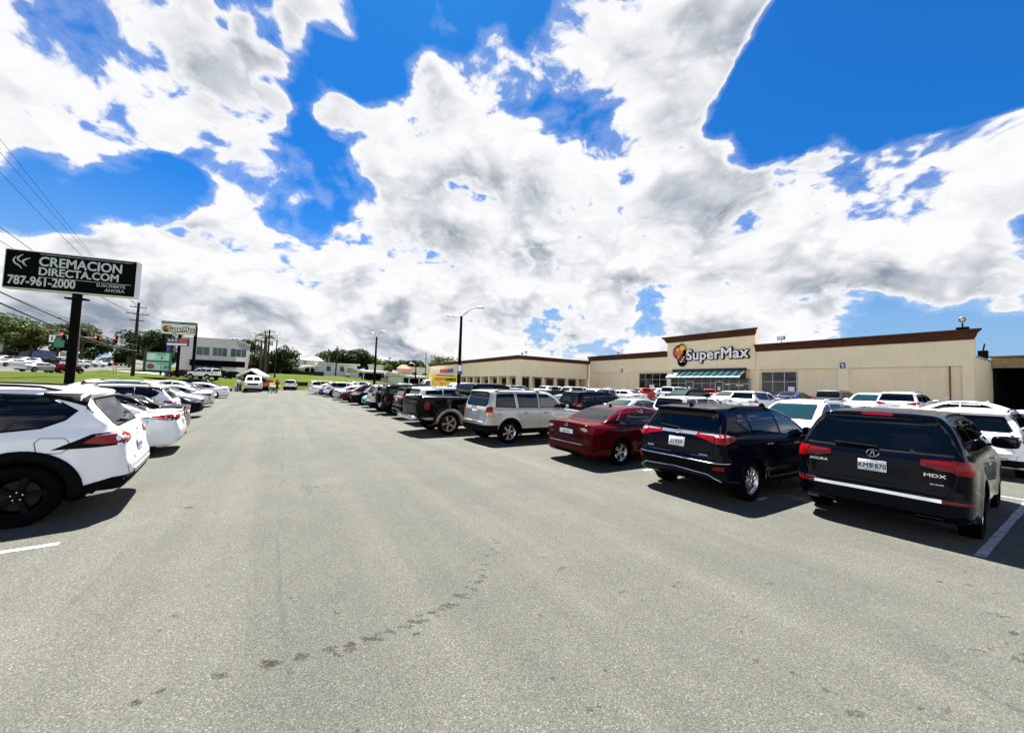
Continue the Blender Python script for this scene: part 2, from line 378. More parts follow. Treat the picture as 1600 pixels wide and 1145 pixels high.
def surface_nets(F, org, h):
    s = F < 0; nx, ny, nz = F.shape
    cor = [(i, j, k) for i in (0, 1) for j in (0, 1) for k in (0, 1)]
    cnt = sum(s[i:nx-1+i, j:ny-1+j, k:nz-1+k].astype(np.int8) for i, j, k in cor)
    act = np.argwhere((cnt > 0) & (cnt < 8))
    idx = np.full((nx-1, ny-1, nz-1), -1, np.int64); idx[tuple(act.T)] = np.arange(len(act))
    val = {c: F[act[:, 0]+c[0], act[:, 1]+c[1], act[:, 2]+c[2]] for c in cor}
    ps = np.zeros((len(act), 3)); ct = np.zeros(len(act))
    for a in cor:
        for ax in range(3):
            if a[ax] == 0:
                b = list(a); b[ax] = 1; b = tuple(b); va, vb = val[a], val[b]
                m = (va < 0) != (vb < 0); t = np.where(m, va/np.where(va-vb == 0, 1, va-vb), 0)
                p = np.array(a, float)[None]+t[:, None]*(np.array(b)-np.array(a))[None]
                ps += p*m[:, None]; ct += m
    v = (act+ps/ct[:, None])*h+np.array(org)[None]
    qs = []
    for ax in range(3):
        sl0 = [slice(1, n-1) for n in F.shape]; sl0[ax] = slice(0, F.shape[ax]-1)
        sl1 = list(sl0); sl1[ax] = slice(1, F.shape[ax])
        A, B = s[tuple(sl0)], s[tuple(sl1)]
        ids = np.argwhere(A != B); ins = A[tuple(ids.T)]
        off = np.array([sl.start for sl in sl0]); ids = ids+off
        u, w = (ax+1) % 3, (ax+2) % 3
        def g(du, dw):
            t = ids.copy(); t[:, u] -= du; t[:, w] -= dw; return idx[tuple(t.T)]
        q = np.stack([g(1, 1), g(0, 1), g(0, 0), g(1, 0)], 1)
        q[~ins] = q[~ins][:, ::-1]; qs.append(q)
    return v, np.concatenate(qs)
def inset_poly(poly, d):                 # grow (d>0) a 2D polygon
    n = len(poly); ar_ = sum(poly[i][0]*poly[(i+1) % n][1]-poly[(i+1) % n][0]*poly[i][1] for i in range(n))
    sg = 1 if ar_ > 0 else -1; out = []
    for i in range(n):
        a, b, c = Vector(poly[i-1]), Vector(poly[i]), Vector(poly[(i+1) % n])
        e1 = (b-a).normalized(); e2 = (c-b).normalized()
        n1 = Vector((e1.y, -e1.x))*sg; n2 = Vector((e2.y, -e2.x))*sg
        m = (n1+n2); L = m.length
        m = m/L*min(1/max(L/2, .3), 2.0) if L > 1e-5 else n1
        out.append((b.x+m.x*d, b.y+m.y*d))
    return out
class Proj:
    """lays outlines drawn in side, rear, front, top or wrap-around view onto a shell"""
    def __init__(s, shell, v, q, n):
        s.sh = shell; s.L = shell.sp['L']; s.W = shell.sp['W']
        s.bvh = BVHTree.FromPolygons([tuple(p) for p in v], [tuple(f) for f in q]); s.v, s.q, s.n = v, q, n
        pl = [Vector(p) for p in smooth_poly([(a, b) for a, b in shell.plan_half], 2)[1:-1]]
        # smooth_poly closes the loop, keep the run from rear centre to front centre
        pl = [p for p in pl if p.y > .001]; pl.sort(key=lambda p: 0)
        run = smooth_open([(a, b) for a, b in shell.plan_half])
        s.run = [Vector(p) for p in run]; s.cum = [0]
        for i in range(1, len(s.run)): s.cum.append(s.cum[-1]+(s.run[i]-s.run[i-1]).length)
    def wrap(s, u, z, sgn):
        t = u if u >= 0 else s.cum[-1]+u            # negative u: measured from the front centre
        i = 1
        while i < len(s.cum)-1 and s.cum[i] < t: i += 1
        k = (t-s.cum[i-1])/max(s.cum[i]-s.cum[i-1], 1e-6); p = s.run[i-1].lerp(s.run[i], min(max(k, 0), 1))
        j0 = max(i-4, 0); j1 = min(i+3, len(s.run)-1)
        e = (s.run[j1]-s.run[j0]).normalized(); nrm = Vector((-e.y, e.x))
        if t < .05: nrm = Vector((-1, 0))
        if t > s.cum[-1]-.05: nrm = Vector((1, 0))
        o = Vector((p.x+nrm.x*.5, (p.y+nrm.y*.5)*sgn, z)); return o, Vector((-nrm.x, -nrm.y*sgn, 0))
    def hit(s, view, a, b, sgn):
        if view == 'side': o, d = Vector((a, 3*sgn, b)), Vector((0, -sgn, 0))
        elif view == 'rear': o, d = Vector((-2, a, b)), Vector((1, 0, 0))
        elif view == 'front': o, d = Vector((s.L+2, a, b)), Vector((-1, 0, 0))
        elif view == 'top': o, d = Vector((a, b, 4)), Vector((0, 0, -1))
        else: o, d = s.wrap(a, b, sgn)
        loc, nr, i, dist = s.bvh.ray_cast(o, d, 6)
        if loc is None or (view == 'wrap' and dist > 1.2) or (view == 'side' and abs(loc.y) < s.W/2-.42):
            oo = o+d*(.5 if view == 'wrap' else (2. if view != 'side' else 3-s.W/2))
            loc, nr, i, dist = s.bvh.find_nearest(oo)
        if nr.dot(d) > 0: nr = -nr
        f = s.q[i]; dd = s.v[f]-np.array(loc); wt = 1/((dd*dd).sum(1)+1e-6); n = Vector((s.n[f]*wt[:, None]).sum(0))
        return loc, (n.normalized() if n.length > 1e-6 else nr)
    def patch(s, mb, view, poly, m, off=.004, sgn=1, step=.07, sk=.006, it=0):
        if it: poly = smooth_poly(poly, it)
        n = len(poly); pts = []
        for i in range(n):
            a, b = Vector(poly[i]), Vector(poly[(i+1) % n]); k = max(1, int((b-a).length/step))
            pts += [a.lerp(b, j/k) for j in range(k)]
        nb = len(pts); arr = np.array(poly)
        lo, hi = arr.min(0), arr.max(0)
        gx = np.arange(lo[0]+step/2, hi[0], step); gy = np.arange(lo[1]+step/2, hi[1], step)
        if len(gx) and len(gy):
            G = np.meshgrid(gx, gy, indexing='ij'); sdv = poly_sdf(arr, *G)
            pts += [Vector((G[0][i], G[1][i])) for i in zip(*np.where(sdv < -step*.4))]
        r = delaunay_2d_cdt(pts, [(i, (i+1) % nb) for i in range(nb)], [], 1, 1e-5)
        V, E, Fc = r[0], r[1], r[2]
        # hits in one batch for the normals
        P3 = []
        for p in V: P3.append(s.hit(view, p.x, p.y, sgn))
        top = [l+nn*off for l, nn in P3]
        cnt = {}
        for f in Fc:
            for i in range(len(f)):
                e = (f[i], f[(i+1) % len(f)]); cnt[e] = cnt.get(e, 0)+1
        bd = [e for e in cnt if (e[1], e[0]) not in cnt]
        vs = list(top); fs = [list(f) for f in Fc]; mp = {}
        for a, b in bd:
            for q in (a, b):
                if q not in mp: mp[q] = len(vs); vs.append(P3[q][0]-P3[q][1]*sk)
            fs.append([b, a, mp[a], mp[b]])
        # orientation
        f = Fc[0]; nn = (vs[f[1]]-vs[f[0]]).cross(vs[f[2]]-vs[f[0]])
        if nn.dot(P3[f[0]][1]) < 0: fs = [q[::-1] for q in fs]
        mb.add(vs, fs, m)
    def line(s, mb, view, pts, wd, m, off=.002, sgn=1, step=.06):
        q = []
        for i in range(len(pts)-1):
            a, b = Vector(pts[i]), Vector(pts[i+1]); k = max(1, int((b-a).length/step)); q += [a.lerp(b, j/k) for j in range(k)]
        q.append(Vector(pts[-1])); hs = [s.hit(view, p.x, p.y, sgn) for p in q]; vs = []; fs = []
        for i, (l, n) in enumerate(hs):
            t = (hs[min(i+1, len(hs)-1)][0]-hs[max(i-1, 0)][0]).normalized(); b = n.cross(t).normalized()*wd/2
            vs += [l+n*off-b, l+n*off+b]
        for i in range(len(hs)-1): fs.append((2*i, 2*i+2, 2*i+3, 2*i+1))
        if len(vs) > 3 and (vs[2]-vs[0]).cross(vs[1]-vs[0]).dot(hs[0][1]) < 0: fs = [f[::-1] for f in fs]
        mb.add(vs, fs, m)
    def tube(s, mb, view, pts, r, m, off=.0, sgn=1, step=.08, n=6):
        q = []
        for i in range(len(pts)-1):
            a, b = Vector(pts[i]), Vector(pts[i+1]); k = max(1, int((b-a).length/step)); q += [a.lerp(b, j/k) for j in range(k)]
        q.append(Vector(pts[-1]))
        mb.tube([l+nn*off for l, nn in (s.hit(view, p.x, p.y, sgn) for p in q)], r, m, n)
def smooth_open(pts, it=2):
    for _ in range(it):
        q = [pts[0]]
        for i in range(len(pts)-1):
            a, b = pts[i], pts[i+1]
            q += [(a[0]*.75+b[0]*.25, a[1]*.75+b[1]*.25), (a[0]*.25+b[0]*.75, a[1]*.25+b[1]*.75)]
        pts = q+[pts[-1]]
    return pts
# ------------------------------------------------------------------ wheels
def wheel_meshes(R, wd, rim, style, rm):
    t = MB(); h = wd/2
    t.lathe([(rim, -h*.8), (rim+.02, -h), (R-.06, -h*1.02), (R-.02, -h*.9), (R, -h*.6), (R, h*.6), (R-.02, h*.9), (R-.06, h*1.02), (rim+.02, h), (rim, h*.8), (rim-.01, 0)], 'tyre', 36)
    for i in range(36):   # tread blocks
        q = 2*math.pi*i/36; t.box((math.cos(q)*(R-.001), math.sin(q)*(R-.001), 0), (.012, R*.11, wd*.86), 'tyre', rz=q)
    tyre = t.mesh('wheel', 35)
    r = MB()
    r.lathe([(rim-.01, -h*.7), (rim-.035, -h*.2), (rim-.035, h*.4), (rim-.008, h*.72), (rim+.008, h*.84), (rim+.012, h*.78)], rm, 36)
    r.lathe([(.001, -h*.1), (rim-.036, -h*.1)], 'well', 24)
    r.lathe([(.06, 0), (rim*.72, 0), (rim*.72, .02), (.06, .02)], 'disc', 28)
    zf = h*.62
    n, wid, split = dict(five=(5, .075, 0), ten=(10, .028, 0), twin=(5, .030, .16), six=(6, .062, 0), seven=(7, .05, 0), steel=(8, .09, 0))[style]
    for i in range(n):
        for o in ((-split, split) if split else (0,)):
            q = 2*math.pi*i/n; q2 = q+o
            vs = []
            for rr, ang, ww, zz in ((.045, q+o*.8, wid*.8, zf-.012), (rim*.55, q2*.5+(q+o*.9)*.5, wid*.85, zf-.002), (rim-.012, q2, wid*1.15, zf+.0)):
                c = Vector((math.cos(ang)*rr, math.sin(ang)*rr, 0)); tt = Vector((-math.sin(ang), math.cos(ang), 0))*ww/2
                vs += [c-tt+Vector((0, 0, zz-.035)), c-tt*.8+Vector((0, 0, zz)), c+tt*.8+Vector((0, 0, zz)), c+tt+Vector((0, 0, zz-.035))]
            r.add(vs, [(a, a+1, a+5, a+4) for a in (0, 1, 2, 4, 5, 6)]+[(8, 9, 10, 11)], rm)
    r.lathe([(.001, zf+.012), (.03, zf+.010), (.034, zf), (.05, zf-.004), (.062, zf-.03)], rm, 20)
    for i in range(5):
        q = 2*math.pi*i/5+.3; r.lathe([(.001, zf+.004), (.008, zf+.003), (.009, zf-.01)], 'chrome', 6, Matrix.Translation((math.cos(q)*.048, math.sin(q)*.048, 0)))
    return tyre, r.mesh('rim', 35)
WH = {}
def wheels(R, wd, rim, style, rm):
    k = (R, wd, rim, style, rm)
    if k not in WH: WH[k] = wheel_meshes(*k)
    return WH[k]
# ------------------------------------------------------------------ model assembly
SKELETON = {}
def make_model(name, sp, h=.03):
    sh = Shell(sp); v, q, n = sh.mesh(h); pr = Proj(sh, v, q, n); L, Wd = sp['L'], sp['W']; w = Wd/2
    parts = []                                        # (name, mesh, matrix, parent index)
    off = Matrix.Translation((-L/2, 0, 0))
    def part(nm, mb, smooth=40, parent=None, M=None):
        if not mb.v: return None
        parts.append((nm, mb.mesh(nm, smooth), (off if parent is None else Matrix.Identity(4)) if M is None else M, parent)); return len(parts)-1
    # body: painted shell, door gaps, cladding, lower panels
    b = MB(); b.mi(MATS['paint_white'])
    b.add(v, q.tolist(), MATS['paint_white']); nshell = len(b.v)
    fc = v[q].mean(1); isw = np.zeros(len(q), bool)
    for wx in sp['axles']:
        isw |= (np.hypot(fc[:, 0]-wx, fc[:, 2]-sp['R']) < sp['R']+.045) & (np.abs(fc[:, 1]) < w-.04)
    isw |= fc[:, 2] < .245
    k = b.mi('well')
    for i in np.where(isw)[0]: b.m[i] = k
    for (x0, x1, y1, z0, z1) in sp.get('cut', []):
        k2 = b.mi('plastic')
        for i in np.where((fc[:, 0] > x0-.02) & (fc[:, 0] < x1+.02) & (np.abs(fc[:, 1]) < y1+.015) & (fc[:, 2] < z1) & (fc[:, 2] > z0-.03))[0]: b.m[i] = k2
    for ln in sp.get('seams', []):
        for sg in (1, -1): pr.line(b, ln[0], ln[1], .008, 'seam', .0015, sg)
    for vw, pl, m, o in sp.get('bodypatch', []):
        sgs = (1, -1) if vw in ('side', 'wrap') else (1,)
        for sg in sgs: pr.patch(b, vw, pl, m, o, sg)
    ar_ = sp.get('arch')
    if ar_:
        ka = b.mi(ar_[0])
        for wx in sp['axles']:
            for i in np.where((np.hypot(fc[:, 0]-wx, fc[:, 2]-sp['R']) < sp['R']+.05+ar_[2]*.85) & (fc[:, 2] < sp['R']*2+.12) & ~isw & (np.abs(fc[:, 1]) > w-.30))[0]: b.m[i] = ka
    if ar_:                                           # arch moulding
        for wx in sp['axles']:
            R0 = sp['R']+.05; m, tk, wdth = ar_
            for sg in (1, -1):
                pts = []
                for i in range(25):
                    t = math.pi*(i/24*1.20-.10); pts.append((wx+math.cos(t)*(R0+wdth), sp['R']+math.sin(t)*(R0+wdth)))
                inn = [(wx+math.cos(math.pi*(i/24*1.20-.10))*(R0+.010), sp['R']+math.sin(math.pi*(i/24*1.20-.10))*(R0+.010)) for i in range(25)]
                pl = [p for p in pts+inn[::-1] if p[1] > .20]
                pr.patch(b, 'side', pl, m, tk, sg, step=.06, sk=.02)
    me = b.mesh('body', None)
    me.polygons.foreach_set('use_smooth', [True]*len(me.polygons)); me.set_sharp_from_angle(angle=math.radians(50))
    nrm = np.zeros((len(b.v), 3)); nrm[:nshell] = n
    me.normals_split_custom_set_from_vertices([tuple(x) for x in nrm])
    parts.append(('body', me, off, None)); ibody = 0
    def feat(nm, items, sides=True, smooth=40, both=False):
        """items: (view, poly, mat, offset); mirrored pairs become two parts"""
        for sg in ((1, -1) if sides else (1,)):
            mb = MB()
            for it in items:
                vw, pl, m, o = it[:4]
                if not sides or vw in ('side', 'wrap'): pr.patch(mb, vw, pl, m, o, sg, step=it[4] if len(it) > 4 else .07)
                else: pr.patch(mb, vw, [(y*sg, z) for y, z in pl], m, o, sg)
            part(nm, mb, smooth)
    g = sp.get('glass', 'glass')
    for nm, vw, pl, gm in sp['windows']:
        it = [(vw, inset_poly(pl, .022), sp.get('wtrim', 'seal'), .002), (vw, pl, gm or g, .0045)]
        if vw == 'side': feat(nm, it)
        else: feat(nm, it, False)
    for nm, items in sp.get('pairs', []): feat(nm, items)
    for nm, items in sp.get('singles', []): feat(nm, items, False)
    # wheels
    ty, rim = wheels(sp['R'], sp.get('tw', .225), sp['R']-sp.get('tyre_h', .115), sp.get('rim', 'five'), sp.get('rimmat', 'alloy'))
    for wx in sp['axles']:
        for sg in (1, -1):
            M = Matrix.Translation((wx-L/2, sg*(w-sp.get('tw', .225)/2-.028), sp['R'])) @ Matrix.Rotation(-sg*math.pi/2, 4, 'X') @ Matrix.Rotation(rnd.random()*6, 4, 'Z')
            parts.append(('wheel', ty, M, None)); parts.append(('rim', rim, Matrix.Identity(4), len(parts)-1))
    # mirrors
    mx, mz = sp['mirror']
    for sg in (1, -1):
        mb = MB(); l, nn = pr.hit('side', mx, mz, sg)
        bm = bmesh.new(); bmesh.ops.create_cube(bm, size=1); bmesh.ops.subdivide_edges(bm, edges=bm.edges[:], cuts=3, use_grid_fill=True)
        for vv in bm.verts:
            c = vv.co; r = c.length/max(abs(c.x), abs(c.y), abs(c.z)); c2 = c/r*1.25 if r else c; vv.co = c.lerp(c2, .6)
        big = sp.get('bigmirror', 1.)
        M = Matrix.Translation((l.x+.02, l.y+sg*.15*big, l.z+.06)) @ Matrix.Rotation(sg*.18, 4, 'Z') @ Matrix.Diagonal((.13, .24*big, .16*big, 1))
        mb.bm(bm, MATS['paint_white'] if sp.get('mirrorpaint', 1) else 'plastic', M)
        mb.box((l.x-.045, l.y+sg*.15*big, l.z+.06), (.012, .19*big, .115*big), 'glass', rz=sg*.18, bev=.01)
        mb.tube([(l.x+.01, l.y-sg*.03, l.z), (l.x+.02, l.y+sg*.06, l.z+.02)], .022, 'plastic', 8)
        part('side_mirror', mb, 60)
    for hx, hz in sp.get('handles', []):
        for sg in (1, -1):
            mb = MB(); pr.patch(mb, 'side', smooth_poly([(hx-.10, hz-.022), (hx+.10, hz-.022), (hx+.10, hz+.022), (hx-.10, hz+.022)], 1), 'seam', .001, sg, step=.05)
            l, nn = pr.hit('side', hx, hz, sg)
            mb.box(tuple(l+nn*.028), (.19, .018, .030), MATS[sp.get('handlemat', 'paint_white')], bev=.008); part('door_handle', mb, 50)
    if sp.get('rails'):
        x0, x1, y, zz = sp['rails']
        for sg in (1, -1):
            mb = MB(); pts = []
            for i in range(9):
                t = i/8; x = x0+(x1-x0)*t; l, nn = pr.hit('top', x, y*sg, sg); e = min(t, 1-t)
                pts.append((l.x, l.y, l.z-.01+zz*min(1, e*7)))
            mb.tube(pts, .016, sp.get('railmat', 'plastic'), 8); part('roof_rail', mb, 60)
    if sp.get('fin'):
        l, nn = pr.hit('top', sp['fin'], 0, 1); mb = MB()
        mb.add([(l.x-.05, -.022, l.z-.01), (l.x-.05, .022, l.z-.01), (l.x+.13, 0, l.z-.01), (l.x-.045, -.004, l.z+.07), (l.x-.045, .004, l.z+.07), (l.x+.0, 0, l.z+.06)],
               [(0, 1, 4, 3), (0, 3, 5, 2), (1, 2, 5, 4), (3, 4, 5), (0, 2, 1)], sp.get('finmat', 'paint_white') if sp.get('finmat', 'paint_white') in MATS else 'plastic'); part('roof_antenna', mb, 60)
    if sp.get('mast'):
        x, y = sp['mast']; l, nn = pr.hit('top', x, y, 1); mb = MB(); mb.tube([l, (l.x-.12, l.y, l.z+.55)], [.006, .003], 'plastic', 6); part('roof_antenna', mb, 60)
    def onrear(y, z, extra=.004, view='rear'):
        l, nn = pr.hit(view, y, z, 1)
        n2 = Vector((nn.x, 0, nn.z)).normalized()
        zax = n2; xax = Vector((0, -1, 0)) if view == 'rear' else Vector((0, 1, 0)); yax = zax.cross(xax)
        M = Matrix((xax, yax, zax)).transposed().to_4x4(); M.translation = l+n2*extra; return M
    if sp.get('wiper'):
        y0, z0, y1, z1 = sp['wiper']; mb = MB(); A, B = pr.hit('rear', y0, z0, 1), pr.hit('rear', y1, z1, 1)
        mb.tube([A[0]+A[1]*.02, B[0]+B[1]*.022], .012, 'plastic', 6); part('rear_wiper', mb, 60)
    if sp.get('fwipers'):
        mb = MB()
        for (x0, y0, x1, y1) in sp['fwipers']:
            A, B = pr.hit('top', x0, y0, 1), pr.hit('top', x1, y1, 1); mb.tube([A[0]+A[1]*.015, B[0]+B[1]*.02], .009, 'plastic', 6)
        part('windshield_wiper', mb, 60)
    for nm in ('plate', 'fplate'):
        if sp.get(nm):
            z, txt, tcol, pw, ph = sp[nm]; vw = 'rear' if nm == 'plate' else 'front'
            M = onrear(0, z, .012, vw); mb = MB(); mb.box((0, 0, 0), (pw+.02, ph+.02, .008), 'plastic' if tcol != 'plate_ink' else 'silver_trim', M=M, bev=.003); mb.box((0, 0, .005), (pw, ph, .006), 'plate', M=M, bev=.003)
            if txt:
                text_mb(mb, txt, ph*.62, tcol, M @ Matrix.Translation((0, -.008, .009)), .0006, .0026, .80 if pw < .4 else 1.2, spacing=1.08)
                if pw < .4:
                    mb.box((0, ph*.40, .0085), (pw*.45, .006, .0012), 'brightred_ink', M=M); mb.box((0, -ph*.41, .0085), (pw*.5, .007, .0012), 'black_ink', M=M)
                    mb.box((.0, 0, .0083), (.034, ph*.42, .001), 'grey_ink', M=M)
            ip = part('license_plate', mb, 40)
    for (txt, y, z, size, m, sx) in sp.get('badges', []):
        mb = MB(); text_mb(mb, txt, size, m, onrear(y, z, .004), .002, size*.02, sx); part('badge', mb, 40)
    for (kind, z, r) in sp.get('emblem', []):
        M = onrear(0, z, .006); mb = MB()
        def ring(rx, ry, cy=0, t=.0055):
            mb.tube([(math.cos(a)*rx, cy+math.sin(a)*ry, .002) for a in [2*math.pi*i/28 for i in range(29)]], t, 'chrome', 6, M=M)
        if kind == 'caliper':
            ring(r, r*.88); mb.tube([(-.40*r, -.62*r, .003), (-.10*r, .55*r, .003)], .0065, 'chrome', 6, M=M); mb.tube([(.40*r, -.62*r, .003), (.10*r, .55*r, .003)], .0065, 'chrome', 6, M=M)
            mb.tube([(-.28*r, -.1*r, .003), (.28*r, -.1*r, .003)], .005, 'chrome', 6, M=M)
        elif kind == 'ovals':
            ring(r, r*.68); ring(r*.36, r*.62); ring(r*.74, r*.26, r*.36)
        elif kind == 'ovalblue':
            ring(r, r*.5); mb.lathe([(.001, .001), (1, .001)], 'plate_ink', 24, M @ Matrix.Diagonal((r*.93, r*.45, 1, 1)))
        else: ring(r, r*.55); mb.box((0, 0, .003), (r*1.1, .008, .003), 'chrome', M=M); mb.box((-r*.4, 0, .003), (.008, r*.7, .003), 'chrome', M=M); mb.box((r*.4, 0, .003), (.008, r*.7, .003), 'chrome', M=M)
        part('emblem', mb, 60)
    if sp.get('custom'): sp['custom'](pr, part, onrear)
    SKELETON[name] = (parts, sp); return parts
mat('brightred_ink', (.5, .03, .03), .5); mat('grey_ink', (.22, .24, .26), .5)
for k_ in PAINTS: P(k_)
def place_vehicle(model, colour, a, r, head, label, group=None, cat='car', name='parked_car', xyz=None, detail=3, sc=1.):
    """head: degrees from the direction across the aisle (to the right), counter-clockwise"""
    parts, sp = SKELETON[model]
    if xyz is None: x, y = ar(a, r); z = ground_z(x, y)
    else: x, y, z = xyz
    root = empty(name, (x, y, z), math.radians(head)+AZ); tag(root, label, cat, group)
    # follow the slope of the ground
    if xyz is None:
        hd = Vector((math.cos(math.radians(head)+AZ), math.sin(math.radians(head)+AZ)))
        dzx = (ground_z(x+hd.x*1.4, y+hd.y*1.4)-ground_z(x-hd.x*1.4, y-hd.y*1.4))/2.8
        dzy = (ground_z(x-hd.y*.8, y+hd.x*.8)-ground_z(x+hd.y*.8, y-hd.x*.8))/1.6
        root.rotation_euler = Matrix.Rotation(math.radians(head)+AZ, 4, 'Z').to_euler()
        root.rotation_euler = (Matrix.Rotation(math.radians(head)+AZ, 4, 'Z') @ Matrix.Rotation(-math.atan(dzx), 4, 'Y') @ Matrix.Rotation(math.atan(dzy), 4, 'X')).to_euler()
    root.scale = (sc, sc, sc)
    objs = []; pm = P(colour)
    for nm, me, M, par in parts:
        if detail < 3 and nm in ('badge', 'emblem', 'door_handle', 'rear_wiper'): objs.append(None); continue
        o = bpy.data.objects.new(nm, me); COL.objects.link(o); o.parent = root if par is None else objs[par]; o.matrix_local = M
        for i, ms in enumerate(me.materials):
            if ms.name == 'paint_white' and colour != 'white':
                o.material_slots[i].link = 'OBJECT'; o.material_slots[i].material = pm
        objs.append(o)
    return root
# ------------------------------------------------------------------ vehicle models (x from the rear bumper, z up, metres)
def std_seams(L, ax, R, belt, xs, hood, top):
    """door gaps and bumper cuts in side view"""
    s = []
    for poly in xs: s.append(('side', poly))
    s.append(('front', [(-.62, hood[1]), (.62, hood[1])])) if hood else None
    return s
# --- current compact suv (near left)
make_model('suv_angular', dict(L=4.60, W=1.86, H=1.69, belt=1.08, R=.36, axles=(.98, 3.67), k=.08, tumble=.17, flare=.03,
  low=[(.28, .24), (.06, .38), (-.01, .55), (.0, .66), (.07, .72), (.10, .92), (.13, 1.06), (.30, 1.16), (1.2, 1.12), (3.3, 1.06), (3.9, 1.02), (4.32, .93), (4.53, .82), (4.60, .62), (4.56, .35), (4.35, .22)],
  cab=[(.14, .95), (.20, 1.12), (.42, 1.38), (.50, 1.50), (.44, 1.60), (.60, 1.645), (1.4, 1.69), (2.2, 1.69), (2.66, 1.62), (3.02, 1.42), (3.48, 1.08), (3.45, .9), (.3, .9)],
  windows=[('side_window', 'side', [(2.22, 1.12), (2.22, 1.53), (2.50, 1.52), (2.86, 1.36), (3.14, 1.13)], None), ('side_window', 'side', [(1.28, 1.13), (1.28, 1.54), (2.12, 1.545), (2.12, 1.12)], None),
           ('side_window', 'side', [(.60, 1.36), (.68, 1.26), (.86, 1.17), (1.22, 1.13), (1.22, 1.55), (.86, 1.54)], None),
           ('windshield', 'front', [(-.68, 1.12), (-.56, 1.52), (.56, 1.52), (.68, 1.12)], 'glass_clear'), ('rear_window', 'rear', [(-.66, 1.16), (-.70, 1.20), (-.56, 1.50), (.56, 1.50), (.70, 1.20), (.66, 1.16)], None)],
  bodypatch=[('side', [(1.1, .22), (1.1, .40), (1.45, .36), (3.2, .34), (3.5, .38), (3.5, .22)], 'plastic', .012), ('wrap', [(.0, .24), (.0, .50), (.55, .52), (.95, .50), (1.2, .43), (1.5, .37), (1.5, .24)], 'plastic', .008),
     ('wrap', [(-.02, .24), (-.02, .44), (-.75, .46), (-1.25, .40), (-1.4, .24)], 'plastic', .008), ('side', [(.36, 1.44), (.42, 1.38), (.62, 1.46), (.90, 1.55), (.90, 1.585), (.42, 1.575)], 'plastic', .004)],
  seams=[('side', [(1.26, 1.52), (1.24, 1.1), (1.30, .85), (1.48, .60), (1.50, .36)]), ('side', [(2.17, 1.1), (2.17, .36)]), ('side', [(3.16, 1.1), (3.22, .9), (3.18, .36)]), ('side', [(1.50, .36), (3.18, .36)]),
     ('side', [(.60, .98), (.64, 1.03), (.84, 1.04), (.88, .99), (.85, .86), (.66, .85), (.60, .90), (.60, .98)]), ('wrap', [(.70, 1.04), (.72, .78), (.80, .62), (.76, .5)]), ('wrap', [(0, .62), (.70, .62)])],
  pairs=[('tail_light', [('wrap', [(.50, .96), (.50, 1.03), (.80, 1.10), (1.16, 1.07), (1.50, .89), (1.10, .90), (.78, .93)], 'seal', .003), ('wrap', [(.52, .97), (.52, 1.02), (.80, 1.07), (1.12, 1.045), (1.24, .96), (1.05, .935), (.8, .95)], 'red_lens', .010), ('wrap', [(.62, .985), (.62, 1.0), (.86, 1.02), (.86, .99)], 'clear_lens', .013)]),
     ('headlight', [('wrap', [(-.5, .80), (-.5, .88), (-.95, .95), (-1.35, .99), (-1.25, .88), (-.9, .80)], 'clear_lens', .006)])],
  singles=[('bumper_trim', [('rear', [(-.62, .50), (-.66, .56), (.66, .56), (.62, .50)], 'silver_trim', .012)]), ('grille', [('front', [(-.5, .62), (-.62, .80), (.62, .80), (.5, .62)], 'plastic', .006), ('front', [(-.7, .34), (-.6, .56), (.6, .56), (.7, .34)], 'plastic', .006)])],
  arch=('plastic', .014, .13), handles=[(1.62, .95), (2.62, .95)], mirror=(3.02, 1.10), rails=(.75, 2.35, .60, .05), fin=.78, wiper=(.02, 1.165, .36, 1.20), plate=(.82, 'KHR 416', 'plate_ink', .305, .152),
  badges=[('RAV4', .52, .70, .055, 'chrome', 1.1)], emblem=[('ovals', 1.02, .062)], rim='five', rimmat='rim_black'), .026)
